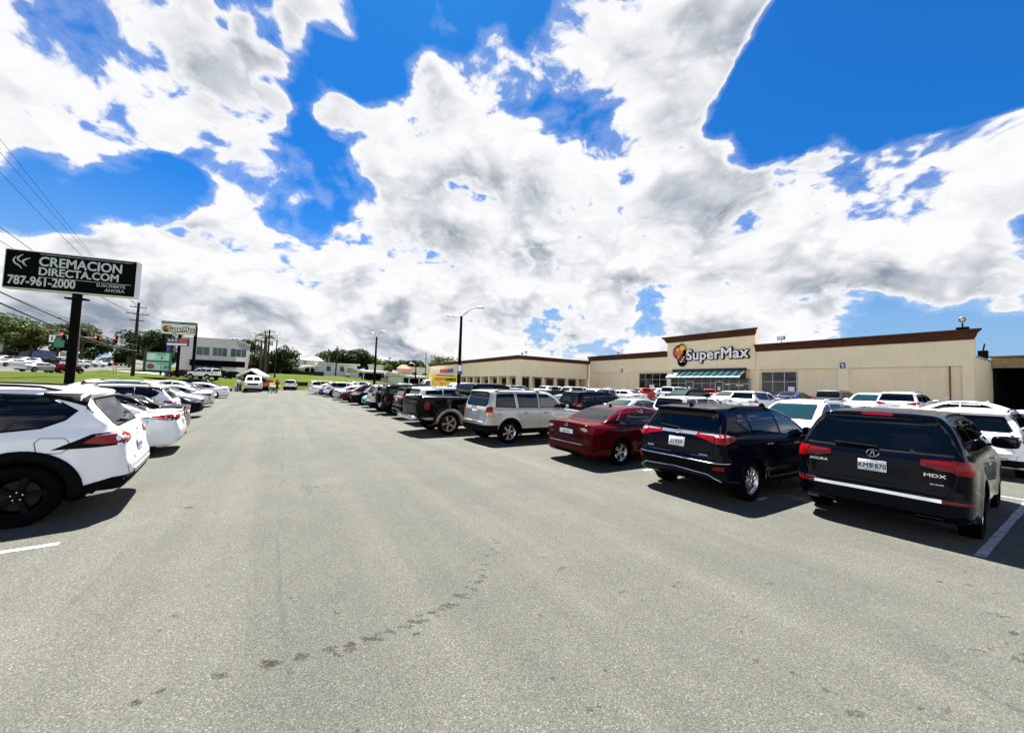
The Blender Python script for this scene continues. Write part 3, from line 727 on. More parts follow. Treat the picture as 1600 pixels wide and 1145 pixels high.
# --- large dark luxury suv (near right)
def mdx_custom(pr, part, onrear):
    mb = MB()
    for sg in (1, -1):
        pr.patch(mb, 'rear', [(sg*.40, .27), (sg*.42, .325), (sg*.66, .335), (sg*.66, .275)], 'chrome', .004)
        pr.patch(mb, 'rear', [(sg*.43, .285), (sg*.445, .312), (sg*.635, .32), (sg*.635, .29)], 'well', .006)
    part('exhaust_pipe', mb, 50)
    mb = MB(); M = onrear(0, 1.652, .006)
    pr.patch(mb, 'rear', [(-.17, 1.628), (-.17, 1.650), (.17, 1.650), (.17, 1.628)], 'red_lens', .006); part('brake_light', mb, 50)
make_model('suv_luxury', dict(L=4.86, W=1.93, H=1.73, belt=1.10, R=.375, axles=(1.04, 3.79), k=.17, tumble=.21, flare=.022,
  low=[(.30, .24), (.07, .34), (.0, .50), (.02, .60), (.07, .66), (.09, .80), (.11, 1.0), (.15, 1.10), (.32, 1.18), (3.4, 1.10), (4.1, 1.03), (4.6, .90), (4.83, .76), (4.86, .5), (4.70, .23)],
  cab=[(.13, .95), (.17, 1.10), (.34, 1.42), (.44, 1.58), (.40, 1.655), (.60, 1.69), (1.5, 1.735), (2.3, 1.73), (2.76, 1.66), (3.15, 1.44), (3.70, 1.10), (3.6, .9), (.3, .9)],
  windows=[('side_window', 'side', [(2.36, 1.15), (2.36, 1.57), (2.62, 1.56), (2.98, 1.40), (3.34, 1.17)], None), ('side_window', 'side', [(1.34, 1.16), (1.30, 1.56), (2.26, 1.575), (2.26, 1.15)], None),
           ('side_window', 'side', [(.52, 1.20), (.66, 1.50), (1.22, 1.555), (1.26, 1.165)], None),
           ('windshield', 'front', [(-.74, 1.16), (-.60, 1.58), (.60, 1.58), (.74, 1.16)], 'glass_clear'), ('rear_window', 'rear', [(-.80, 1.16), (-.70, 1.40), (-.58, 1.60), (.58, 1.60), (.70, 1.40), (.80, 1.16), (0, 1.145)], None)],
  bodypatch=[('wrap', [(.0, .24), (.0, .36), (.35, .37), (.40, .24)], 'plastic', .006), ('wrap', [(.0, .60), (0, .612), (.95, .612), (.95, .60)], 'seam', .002)],
  seams=[('side', [(1.28, 1.1), (1.36, .85), (1.52, .60), (1.54, .34)]), ('side', [(2.31, 1.15), (2.31, .34)]), ('side', [(3.38, 1.14), (3.42, .9), (3.36, .34)]), ('side', [(1.54, .34), (3.36, .34)]),
     ('wrap', [(.86, 1.10), (.86, .90), (.80, .74), (.76, .64)]), ('rear', [(-.76, .635), (.76, .635)])],
  pairs=[('tail_light', [('wrap', [(.48, 1.0), (.48, 1.07), (.82, 1.085), (.82, .945), (.64, .955)], 'dark_red_lens', .008), ('wrap', [(.52, 1.035), (.52, 1.058), (.78, 1.066), (.78, 1.03)], 'red_lens', .012),
       ('wrap', [(.84, .925), (.84, 1.085), (1.04, 1.095), (1.20, 1.07), (1.16, .96), (1.02, .915)], 'red_lens', .014)]),
     ('headlight', [('wrap', [(-.5, .84), (-.5, .93), (-1.0, .99), (-1.35, 1.0), (-1.2, .88), (-.9, .82)], 'clear_lens', .006)]),
     ('reflector', [('wrap', [(.66, .545), (.66, .585), (1.10, .585), (1.14, .555)], 'dark_red_lens', .012)])],
  singles=[('bumper_trim', [('rear', [(-.66, .548), (-.66, .588), (0, .592), (.66, .588), (.66, .548), (0, .552)], 'chrome', .016)]), ('grille', [('front', [(-.5, .58), (-.55, .82), (.55, .82), (.5, .58)], 'plastic', .006)])],
  handles=[(1.72, .96), (2.80, .96)], mirror=(3.20, 1.14), bigmirror=1.15, rails=(.9, 2.5, .63, .03), fin=None, wiper=(-.04, 1.16, .44, 1.175), plate=(.905, 'KMS 870', 'black_ink', .305, .152),
  badges=[('ACURA', .62, .90, .050, 'chrome', 1.35), ('MDX', -.60, .88, .060, 'chrome', 1.5), ('SH-AWD', -.62, .77, .022, 'chrome', 1.4)], emblem=[('caliper', 1.075, .066)], rim='seven', handlemat='chrome', custom=mdx_custom), .026)
# --- previous compact suv (dark, right)
def rav_custom(pr, part, onrear):
    mb = MB(); pr.tube(mb, 'wrap', [(0, .70), (.60, .695), (1.0, .70)], .009, 'chrome', .006); pr.tube(mb, 'wrap', [(0, .70), (.60, .695), (1.0, .70)], .009, 'chrome', .006, -1)
    pr.tube(mb, 'rear', [(-.80, .40), (-.62, .50), (0, .53), (.62, .50), (.80, .40)], .011, 'silver_trim', .008); part('bumper_trim', mb, 60)
make_model('suv_rounded', dict(L=4.60, W=1.845, H=1.665, belt=1.07, R=.355, axles=(.96, 3.62), k=.12, tumble=.19, flare=.02,
  low=[(.28, .26), (.05, .42), (-.01, .58), (.0, .72), (.07, .78), (.09, .92), (.12, 1.10), (.30, 1.18), (3.2, 1.06), (3.85, 1.0), (4.3, .90), (4.56, .76), (4.60, .55), (4.40, .22)],
  cab=[(.13, .95), (.16, 1.14), (.34, 1.40), (.40, 1.50), (.22, 1.575), (.40, 1.615), (1.3, 1.665), (2.1, 1.665), (2.60, 1.60), (3.0, 1.39), (3.5, 1.07), (3.45, .9), (.3, .9)],
  windows=[('side_window', 'side', [(2.18, 1.13), (2.18, 1.52), (2.46, 1.51), (2.82, 1.36), (3.14, 1.13)], 'glass_clear'), ('side_window', 'side', [(1.16, 1.17), (1.12, 1.50), (1.5, 1.525), (2.10, 1.53), (2.10, 1.14)], None),
           ('side_window', 'side', [(.72, 1.38), (1.04, 1.20), (1.08, 1.19), (1.04, 1.50), (.86, 1.49)], None),
           ('windshield', 'front', [(-.68, 1.12), (-.54, 1.52), (.54, 1.52), (.68, 1.12)], 'glass_clear'), ('rear_window', 'rear', [(-.72, 1.19), (-.66, 1.36), (-.60, 1.52), (.60, 1.52), (.66, 1.36), (.72, 1.19)], None)],
  bodypatch=[('side', [(1.1, .24), (1.1, .36), (1.4, .34), (3.2, .33), (3.5, .36), (3.5, .24)], 'plastic', .010), ('wrap', [(.0, .56), (.0, .68), (.60, .675), (1.0, .68), (1.05, .60), (.9, .54)], 'plastic', .006), ('wrap', [(.0, .28), (.0, .40), (.70, .38), (.8, .28)], 'plastic', .006)],
  seams=[('side', [(1.22, 1.12), (1.26, .85), (1.44, .60), (1.46, .35)]), ('side', [(2.14, 1.1), (2.14, .35)]), ('side', [(3.18, 1.1), (3.22, .9), (3.16, .35)]), ('wrap', [(.74, 1.16), (.74, .95), (.70, .78)]), ('wrap', [(0, .775), (.7, .775)])],
  pairs=[('tail_light', [('wrap', [(.34, 1.105), (.34, 1.15), (.72, 1.165), (.72, 1.02), (.60, 1.05)], 'dark_red_lens', .008), ('wrap', [(.40, 1.14), (.40, 1.15), (.70, 1.16), (.70, 1.135)], 'clear_lens', .011), ('wrap', [(.74, 1.01), (.74, 1.165), (.98, 1.175), (1.26, 1.12), (1.16, 1.06), (.95, 1.02)], 'red_lens', .014), ('wrap', [(.76, 1.11), (.76, 1.15), (.98, 1.16), (1.16, 1.13), (.98, 1.12)], 'clear_lens', .017)]),
     ('reflector', [('wrap', [(.70, .58), (.72, .64), (.88, .645), (.88, .58)], 'dark_red_lens', .012)]),
     ('headlight', [('wrap', [(-.5, .80), (-.5, .86), (-.95, .92), (-1.35, .98), (-1.2, .86), (-.9, .78)], 'clear_lens', .006)])],
  singles=[('garnish', [('rear', [(-.34, 1.115), (-.36, 1.17), (.36, 1.17), (.34, 1.115)], 'silver_trim', .008)]), ('grille', [('front', [(-.5, .36), (-.62, .58), (.62, .58), (.5, .36)], 'plastic', .006), ('front', [(-.6, .74), (-.6, .80), (.6, .80), (.6, .74)], 'plastic', .006)])],
  handles=[(1.55, .97), (2.60, .95)], mirror=(3.04, 1.10), rails=(.65, 2.2, .60, .05), fin=.55, finmat='plastic', wiper=(.0, 1.20, .40, 1.225), plate=(.97, 'JIY 150', 'plate_ink', .305, .152),
  badges=[('RAV4', .55, .83, .05, 'chrome', 1.1), ('LIMITED', -.52, .80, .032, 'chrome', 1.3)], emblem=[('ovals', 1.145, .062)], rim='ten', handlemat='chrome', custom=rav_custom), .026)
# --- four door sedan
def kia_custom(pr, part, onrear):
    mb = MB(); pr.tube(mb, 'wrap', [(0, .53), (.62, .53)], .010, 'chrome', .004); pr.tube(mb, 'wrap', [(0, .53), (.62, .53)], .010, 'chrome', .004, -1); part('bumper_trim', mb, 60)
    mb = MB(); pr.tube(mb, 'side', [(1.02, 1.10), (1.30, 1.30), (1.6, 1.39), (2.1, 1.42), (2.6, 1.36), (3.0, 1.22)], .010, 'chrome', .004); part('window_trim', mb, 60)
    mb = MB(); pr.tube(mb, 'side', [(1.02, 1.10), (1.30, 1.30), (1.6, 1.39), (2.1, 1.42), (2.6, 1.36), (3.0, 1.22)], .010, 'chrome', .004, -1); part('window_trim', mb, 60)
SED = dict(L=4.85, W=1.83, H=1.455, belt=.95, R=.33, axles=(1.10, 3.90), k=.12, tumble=.20, flare=.022,
  low=[(.30, .20), (.08, .28), (.0, .44), (.02, .56), (.06, .66), (.07, .88), (.02, 1.02), (.10, 1.045), (.60, 1.06), (1.2, 1.02), (3.5, .98), (4.1, .90), (4.55, .78), (4.80, .64), (4.85, .45), (4.7, .20)],
  cab=[(.55, .90), (.62, 1.02), (1.10, 1.26), (1.50, 1.40), (1.95, 1.45), (2.35, 1.455), (2.75, 1.41), (3.2, 1.22), (3.78, .94), (3.6, .8), (.9, .8)],
  cplan=[(.2, .62), (.9, .74), (1.5, .86), (2.4, .915), (3.2, .87), (4.1, .68)],
  sec=[(.76, .14), (.86, .22), (.90, .40), (.915, .58), (.905, .76), (.885, .88), (.84, .95), (.70, 1.02), (.30, 1.06)],
  windows=[('side_window', 'side', [(2.36, .99), (2.36, 1.33), (2.60, 1.32), (2.94, 1.18), (3.28, .995)], None), ('side_window', 'side', [(1.44, 1.0), (1.30, 1.12), (1.56, 1.27), (1.80, 1.32), (2.28, 1.34), (2.28, .99)], None),
           ('side_window', 'side', [(1.10, 1.02), (1.22, 1.09), (1.34, 1.0)], None),
           ('windshield', 'front', [(-.70, .98), (-.54, 1.36), (.54, 1.36), (.70, .98)], 'glass_clear'), ('rear_window', 'top', [(.74, -.60), (1.44, -.50), (1.44, .50), (.74, .60)], None)],
  bodypatch=[('rear', [(-.50, .26), (-.55, .36), (.55, .36), (.50, .26)], 'plastic', .006), ('rear', [(-.30, .70), (-.33, .82), (.33, .82), (.30, .70)], 'seam', -.001)],
  seams=[('side', [(1.52, 1.0), (1.44, .80), (1.62, .55), (1.66, .30)]), ('side', [(2.32, .97), (2.34, .30)]), ('side', [(3.36, .95), (3.40, .8), (3.34, .30)]), ('side', [(1.66, .30), (3.34, .30)]), ('rear', [(-.62, .98), (-.55, .66), (.55, .66), (.62, .98)]),
     ('side', [(.62, .84), (.66, .88), (.78, .88), (.80, .83), (.77, .75), (.66, .75), (.62, .78), (.62, .84)])],
  pairs=[('tail_light', [('wrap', [(.46, .86), (.44, .93), (.62, .955), (.98, .93), (1.30, .88), (1.22, .82), (.92, .79), (.66, .80)], 'dark_red_lens', .007), ('wrap', [(.54, .885), (.54, .92), (.72, .925), (.78, .86), (.66, .845)], 'clear_lens', .011)]),
     ('headlight', [('wrap', [(-.5, .62), (-.5, .70), (-.95, .76), (-1.40, .84), (-1.2, .68), (-.9, .60)], 'clear_lens', .006)])],
  singles=[('grille', [('front', [(-.40, .58), (-.48, .68), (.48, .68), (.40, .58)], 'plastic', .006), ('front', [(-.5, .28), (-.6, .46), (.6, .46), (.5, .28)], 'plastic', .006)])],
  handles=[(1.85, .86), (2.86, .85)], mirror=(3.18, .99), fin=1.62, finmat='plastic', plate=(.80, '381 JU', 'black_ink', .50, .11), badges=[('OPTIMA', .58, .745, .03, 'chrome', 1.3)], emblem=[('oval', .94, .06)], rim='twin', handlemat='chrome', custom=kia_custom)
make_model('sedan', SED, .026)
# white fastback sedan with slim lights (left row)
def camry_custom(pr, part, onrear):
    mb = MB(); pr.patch(mb, 'rear', [(-.66, 1.025), (-.66, 1.05), (.66, 1.05), (.66, 1.025)], 'paint_white', .05, sk=.03); part('spoiler', mb, 60)
S2 = dict(SED); S2.update(plate=(.80, 'JQR 527', 'plate_ink', .305, .152), badges=[('CAMRY', .60, .74, .04, 'chrome', 1.2)], emblem=[('ovals', .94, .06)], custom=camry_custom, fin=1.55, finmat='paint_white',
  low=[(.32, .20), (.14, .28), (.04, .44), (.0, .60), (.03, .70), (.10, .88), (.10, 1.01), (.16, 1.06), (.70, 1.10), (1.2, 1.04), (3.5, .98), (4.1, .90), (4.55, .78), (4.80, .64), (4.85, .45), (4.7, .20)],
  pairs=[('tail_light', [('wrap', [(.40, .90), (.40, .96), (.70, .985), (1.0, .98), (1.46, .93), (1.20, .87), (.95, .83), (.70, .86)], 'seal', .004), ('wrap', [(.60, .91), (.60, .96), (.90, .97), (1.30, .935), (1.05, .88), (.85, .87)], 'red_lens', .010)]), SED['pairs'][1]], handlemat='paint_white', rim='ten', rimmat='alloy_dark')
make_model('sedan_fastback', S2, .03)
# --- boxy older suv
make_model('suv_boxy', dict(L=4.42, W=1.80, H=1.68, belt=1.06, R=.35, axles=(.88, 3.50), k=.09, tumble=.13, flare=.02,
  low=[(.22, .30), (.03, .42), (-.01, .52), (.0, .66), (.07, .69), (.09, .90), (.12, 1.08), (.26, 1.16), (3.2, 1.07), (3.7, 1.02), (4.15, .95), (4.36, .85), (4.42, .6), (4.3, .28)],
  cab=[(.12, .95), (.14, 1.10), (.22, 1.36), (.28, 1.52), (.20, 1.60), (.34, 1.65), (1.4, 1.685), (2.2, 1.68), (2.62, 1.61), (2.92, 1.38), (3.28, 1.07), (3.2, .9), (.3, .9)],
  windows=[('side_window', 'side', [(2.10, 1.12), (2.10, 1.53), (2.46, 1.52), (2.72, 1.36), (2.98, 1.13)], 'glass_clear'), ('side_window', 'side', [(1.26, 1.12), (1.22, 1.52), (2.00, 1.535), (2.00, 1.12)], None),
           ('side_window', 'side', [(.40, 1.14), (.46, 1.50), (1.08, 1.525), (1.10, 1.12)], None),
           ('windshield', 'front', [(-.66, 1.14), (-.58, 1.52), (.58, 1.52), (.66, 1.14)], 'glass_clear'), ('rear_window', 'rear', [(-.58, 1.15), (-.66, 1.22), (-.60, 1.50), (-.54, 1.55), (.54, 1.55), (.60, 1.50), (.66, 1.22), (.58, 1.15)], None)],
  bodypatch=[('wrap', [(.0, .32), (.0, .58), (1.25, .58), (1.25, .32)], 'plastic', .012), ('side', [(1.0, .24), (1.0, .46), (3.3, .46), (3.3, .24)], 'plastic', .010), ('wrap', [(-.0, .30), (-.0, .52), (-1.3, .52), (-1.3, .30)], 'plastic', .01)],
  seams=[('side', [(1.17, 1.52), (1.17, 1.05), (1.24, .85), (1.34, .62), (1.36, .46)]), ('side', [(2.05, 1.52), (2.05, .46)]), ('side', [(3.02, 1.1), (3.04, .9), (3.0, .46)]), ('wrap', [(.70, 1.12), (.70, .66)]),
     ('side', [(.42, .92), (.42, 1.02), (.56, 1.02), (.56, .92), (.42, .92)])],
  pairs=[('tail_light', [('wrap', [(.72, .86), (.74, 1.12), (.98, 1.14), (1.0, .84)], 'red_lens', .010), ('wrap', [(.74, .86), (.75, .93), (.97, .93), (.98, .86)], 'clear_lens', .013), ('wrap', [(.755, .93), (.76, .97), (.97, .97), (.975, .93)], 'amber_lens', .013)]),
     ('headlight', [('wrap', [(-.5, .74), (-.5, .86), (-1.1, .88), (-1.1, .74)], 'clear_lens', .006)])],
  singles=[('bumper_step', [('rear', [(-.64, .60), (-.66, .655), (.66, .655), (.64, .60)], 'silver_trim', .014)]), ('grille', [('front', [(-.45, .72), (-.48, .86), (.48, .86), (.45, .72)], 'plastic', .006)])],
  arch=('plastic', .012, .055), handles=[(1.50, .95), (2.32, .95)], mirror=(2.92, 1.12), rails=(.40, 2.2, .62, .055), wiper=(.0, 1.17, .34, 1.19), plate=(.93, 'GBC 208', 'plate_ink', .305, .152), emblem=[('oval', 1.06, .05)], mirrorpaint=0, rim='six', handlemat='paint_white'), .028)
# --- pickup with stepside bed
def f150_custom(pr, part, onrear):
    mb = MB(); mb.box((-.06, 0, .60), (.20, 1.66, .15), 'chrome', bev=.04); mb.box((-.10, 0, .67), (.14, .7, .02), 'plastic'); part('rear_bumper', mb, 50)
    mb = MB()
    for sg in (1, -1): mb.box((1.10, sg*.90, 1.315), (1.9, .035, .025), 'silver_trim', bev=.008)
    part('bed_rail', mb, 50)
make_model('pickup', dict(L=5.55, W=2.0, H=1.88, belt=1.22, R=.39, axles=(1.15, 4.55), k=.07, tumble=.14, flare=.05, tw=.26,
  low=[(.06, .55), (.02, .70), (.0, 1.0), (.02, 1.28), (.10, 1.31), (2.04, 1.31), (2.08, 1.26), (2.5, 1.25), (4.1, 1.22), (4.8, 1.16), (5.35, 1.04), (5.50, .85), (5.55, .6), (5.4, .36), (3.5, .36), (.5, .48)],
  cab=[(2.12, 1.0), (2.12, 1.5), (2.20, 1.78), (2.36, 1.85), (3.0, 1.88), (3.5, 1.86), (3.72, 1.78), (4.02, 1.50), (4.34, 1.20), (4.2, 1.0)],
  cplan=[(-.5, .93), (1.6, .95), (3.0, .96), (4.4, .92), (5.5, .8)],
  sec=[(.80, .34), (.92, .40), (.97, .56), (.99, .80), (.985, 1.02), (.96, 1.18), (.94, 1.30), (.80, 1.36)],
  cut=[(.10, 2.02, .80, .80, 2.5)],
  windows=[('side_window', 'side', [(3.02, 1.28), (3.02, 1.73), (3.52, 1.73), (3.74, 1.58), (3.98, 1.30)], None), ('side_window', 'side', [(2.30, 1.28), (2.32, 1.70), (2.40, 1.73), (2.94, 1.73), (2.94, 1.28)], 'glass_clear'),
           ('windshield', 'front', [(-.74, 1.28), (-.64, 1.72), (.64, 1.72), (.74, 1.28)], 'glass_clear'), ('rear_window', 'rear', [(-.66, 1.34), (-.62, 1.72), (.62, 1.72), (.66, 1.34)], None)],
  bodypatch=[('side', [(1.70, .44), (1.70, .58), (4.0, .58), (4.0, .44)], 'paint_tan', .006), ('side', [(.10, .52), (.12, .62), (.55, .62), (.55, .52)], 'paint_tan', .006)],
  seams=[('side', [(2.10, 1.28), (2.10, .50)]), ('side', [(2.98, 1.76), (2.98, .5)]), ('side', [(4.02, 1.25), (4.04, .5)])],
  pairs=[('tail_light', [('side', [(.22, .90), (.20, 1.02), (.26, 1.14), (.38, 1.14), (.42, 1.0), (.38, .88)], 'dark_red_lens', .022)]), ('headlight', [('wrap', [(-.5, .82), (-.5, 1.0), (-1.1, 1.0), (-1.1, .82)], 'clear_lens', .006)])],
  singles=[('tailgate', [('rear', [(-.72, .76), (-.72, 1.26), (.72, 1.26), (.72, .76)], 'paint_white', .012)]), ('grille', [('front', [(-.5, .78), (-.5, 1.0), (.5, 1.0), (.5, .78)], 'chrome', .006)])],
  arch=('paint_tan', .045, .085), handles=[(3.14, 1.12)], mirror=(3.86, 1.26), bigmirror=1.2, plate=(.60, '', 'plate_ink', .305, .152), mirrorpaint=0, rim='five', rimmat='alloy_tan', custom=f150_custom), .03)
# --- three row crossover / minivan
make_model('suv_long', dict(L=4.95, W=1.92, H=1.75, belt=1.10, R=.36, axles=(1.02, 3.98), k=.13, tumble=.18, flare=.015,
  low=[(.28, .24), (.05, .36), (.0, .52), (.02, .70), (.07, .76), (.10, 1.0), (.14, 1.12), (.34, 1.20), (3.4, 1.08), (4.1, .98), (4.65, .86), (4.92, .70), (4.95, .5), (4.75, .23)],
  cab=[(.13, .95), (.16, 1.12), (.30, 1.42), (.36, 1.56), (.28, 1.64), (.50, 1.70), (1.5, 1.755), (2.3, 1.74), (2.8, 1.66), (3.3, 1.42), (3.95, 1.06), (3.8, .9), (.3, .9)],
  windows=[('side_window', 'side', [(2.46, 1.14), (2.46, 1.58), (2.76, 1.56), (3.14, 1.38), (3.52, 1.14)], None), ('side_window', 'side', [(1.44, 1.15), (1.42, 1.58), (2.38, 1.59), (2.38, 1.14)], None), ('side_window', 'side', [(.50, 1.19), (.60, 1.52), (1.34, 1.575), (1.36, 1.15)], None),
           ('windshield', 'front', [(-.72, 1.14), (-.60, 1.58), (.60, 1.58), (.72, 1.14)], 'glass_clear'), ('rear_window', 'rear', [(-.74, 1.18), (-.62, 1.56), (.62, 1.56), (.74, 1.18)], None)],
  seams=[('side', [(1.38, 1.12), (1.40, .8), (1.54, .34)]), ('side', [(2.42, 1.12), (2.42, .34)]), ('side', [(3.5, 1.1), (3.52, .34)])], bodypatch=[('wrap', [(.0, .26), (.0, .38), (.8, .38), (.9, .26)], 'plastic', .006)],
  pairs=[('tail_light', [('wrap', [(.46, .98), (.46, 1.06), (.80, 1.12), (1.22, 1.10), (1.10, .98), (.86, .92)], 'red_lens', .010), ('wrap', [(.84, .94), (.86, .99), (1.02, 1.0), (1.0, .95)], 'clear_lens', .012)]), ('headlight', [('wrap', [(-.5, .74), (-.5, .84), (-1.1, .90), (-1.4, .92), (-1.2, .78), (-.9, .72)], 'clear_lens', .006)])],
  singles=[('grille', [('front', [(-.45, .60), (-.5, .80), (.5, .80), (.45, .60)], 'plastic', .006)])], handles=[(1.66, .98), (2.80, .97)], mirror=(3.36, 1.13), rails=(.8, 2.6, .62, .045), wiper=(.0, 1.20, .38, 1.22), plate=(.90, 'HXT 633', 'plate_ink', .305, .152), rim='seven'), .034)
# --- small hatchback
make_model('hatchback', dict(L=3.95, W=1.70, H=1.50, belt=.98, R=.31, axles=(.66, 3.16), k=.13, tumble=.19, flare=.02,
  low=[(.26, .22), (.05, .34), (.0, .50), (.03, .66), (.09, .90), (.14, 1.02), (.3, 1.06), (2.8, 1.0), (3.35, .92), (3.75, .78), (3.93, .62), (3.95, .45), (3.8, .21)],
  cab=[(.14, .9), (.20, 1.04), (.42, 1.30), (.40, 1.42), (.60, 1.47), (1.4, 1.505), (1.9, 1.50), (2.3, 1.42), (2.7, 1.22), (3.16, .96), (3.0, .8), (.4, .8)],
  windows=[('side_window', 'side', [(1.78, 1.03), (1.78, 1.37), (2.10, 1.36), (2.42, 1.20), (2.70, 1.03)], None), ('side_window', 'side', [(.86, 1.08), (.80, 1.28), (.98, 1.36), (1.70, 1.375), (1.70, 1.03)], None),
           ('windshield', 'front', [(-.62, 1.02), (-.52, 1.38), (.52, 1.38), (.62, 1.02)], 'glass_clear'), ('rear_window', 'rear', [(-.60, 1.08), (-.50, 1.36), (.50, 1.36), (.60, 1.08)], None)],
  seams=[('side', [(.92, 1.0), (.98, .7), (1.02, .3)]), ('side', [(1.74, 1.0), (1.74, .3)]), ('side', [(2.76, 1.0), (2.78, .3)])],
  pairs=[('tail_light', [('wrap', [(.54, .82), (.54, 1.0), (.90, 1.04), (.96, .84)], 'red_lens', .010)]), ('headlight', [('wrap', [(-.42, .62), (-.42, .74), (-.95, .84), (-1.2, .86), (-1.0, .66)], 'clear_lens', .006)])],
  singles=[('grille', [('front', [(-.4, .34), (-.5, .56), (.5, .56), (.4, .34)], 'plastic', .006)])], handles=[(1.16, .90), (2.0, .90)], mirror=(2.64, 1.02), plate=(.74, 'HMD 091', 'plate_ink', .305, .152), fplate=(.42, '', 'plate_ink', .305, .152), rim='five'), .034)
# --- small off-roader with the spare wheel on the tailgate
def spare_custom(pr, part, onrear):
    ty, rim = wheels(.34, .22, .22, 'steel', 'alloy_dark')
    M = Matrix.Translation((-.07-4.1/2, -.08, 1.0)) @ Matrix.Rotation(-math.pi/2, 4, 'Y'); mb = MB(); mb.lathe([(.001, .125), (.31, .12), (.335, .09), (.335, -.06)], 'plastic', 30)
    part('spare_wheel', mb, 50, M=M)
make_model('offroader', dict(L=4.10, W=1.76, H=1.74, belt=1.10, R=.35, axles=(.72, 3.25), k=.07, tumble=.10, flare=.03,
  low=[(.10, .34), (.0, .46), (.0, .60), (.06, .64), (.08, 1.1), (.2, 1.16), (3.0, 1.10), (3.5, 1.05), (3.95, .98), (4.05, .8), (4.10, .6), (4.0, .32)],
  cab=[(.08, .95), (.12, 1.2), (.20, 1.60), (.30, 1.70), (1.4, 1.745), (2.1, 1.74), (2.45, 1.66), (2.65, 1.44), (2.92, 1.10), (2.8, .9)],
  windows=[('side_window', 'side', [(1.9, 1.16), (1.9, 1.58), (2.3, 1.57), (2.5, 1.38), (2.66, 1.16)], None), ('side_window', 'side', [(1.1, 1.16), (1.1, 1.58), (1.8, 1.59), (1.8, 1.16)], None), ('side_window', 'side', [(.32, 1.18), (.38, 1.55), (.98, 1.58), (.98, 1.16)], None),
           ('windshield', 'front', [(-.66, 1.16), (-.58, 1.58), (.58, 1.58), (.66, 1.16)], 'glass_clear'), ('rear_window', 'rear', [(-.62, 1.20), (-.56, 1.58), (.56, 1.58), (.62, 1.20)], None)],
  bodypatch=[('wrap', [(.0, .36), (.0, .58), (1.0, .58), (1.0, .36)], 'plastic', .012)], seams=[('side', [(1.04, 1.55), (1.04, .4)]), ('side', [(1.85, 1.55), (1.85, .4)]), ('side', [(2.7, 1.1), (2.72, .4)])],
  pairs=[('tail_light', [('wrap', [(.74, .78), (.74, 1.04), (.88, 1.04), (.88, .78)], 'red_lens', .010)]), ('headlight', [('wrap', [(-.5, .78), (-.5, .92), (-.85, .94), (-.85, .78)], 'clear_lens', .006)])],
  singles=[('grille', [('front', [(-.4, .78), (-.4, .92), (.4, .92), (.4, .78)], 'plastic', .006)])], arch=('plastic', .02, .06), handles=[(1.2, 1.0), (2.0, 1.0)], mirror=(2.64, 1.18), rails=(.4, 2.1, .6, .05), custom=spare_custom, plate=(.52, '', 'plate_ink', .305, .152), mirrorpaint=0, rim='five'), .036)
# --- full size van, seen from the front
def van_custom(pr, part, onrear):
    for sg in (1, -1):
        mb = MB(); pr.patch(mb, 'front', [(sg*.04, 1.38), (sg*.04, 1.82), (sg*.62, 1.80), (sg*.72, 1.40)], 'glass', .006); part('windshield', mb, 40)
make_model('van', dict(L=4.9, W=1.95, H=2.05, belt=1.25, R=.36, axles=(1.0, 3.9), k=.10, tumble=.12, flare=.02, tw=.22,
  low=[(.05, .35), (.0, .6), (.02, 1.2), (.1, 1.3), (4.3, 1.28), (4.62, 1.22), (4.80, 1.08), (4.86, .8), (4.92, .6), (4.8, .30)],
  cab=[(.04, 1.0), (.06, 1.7), (.14, 2.0), (.4, 2.05), (3.2, 2.05), (3.7, 1.96), (4.05, 1.70), (4.45, 1.28), (4.3, 1.0)],
  cplan=[(-.5, .93), (2.0, .95), (3.6, .93), (4.3, .86), (4.9, .7)],
  windows=[('side_window', 'side', [(3.1, 1.36), (3.1, 1.84), (3.55, 1.84), (4.1, 1.38)], None), ('side_window', 'side', [(2.0, 1.36), (2.0, 1.84), (2.95, 1.84), (2.95, 1.36)], None), ('side_window', 'side', [(.4, 1.36), (.4, 1.84), (1.85, 1.84), (1.85, 1.36)], None),
           ('rear_window', 'rear', [(-.7, 1.3), (-.64, 1.82), (.64, 1.82), (.7, 1.3)], None)],
  seams=[('side', [(3.0, 1.9), (3.0, .45)]), ('side', [(1.95, 1.9), (1.95, .45)])],
  pairs=[('tail_light', [('wrap', [(.78, .8), (.78, 1.1), (.92, 1.1), (.92, .8)], 'red_lens', .008)]), ('headlight', [('front', [(.58, .80), (.58, .96), (.84, .94), (.84, .80)], 'clear_lens', .010)])],
  singles=[('grille', [('front', [(-.55, .78), (-.55, 1.0), (.55, 1.0), (.55, .78)], 'seal', .006)]), ('front_bumper', [('front', [(-.86, .48), (-.88, .68), (.88, .68), (.86, .48)], 'silver_trim', .03)])],
  handles=[(3.2, 1.1)], mirror=(4.05, 1.36), bigmirror=1.5, custom=van_custom, mirrorpaint=0, rim='steel', fplate=(.58, '', 'plate_ink', .305, .152)), .04)
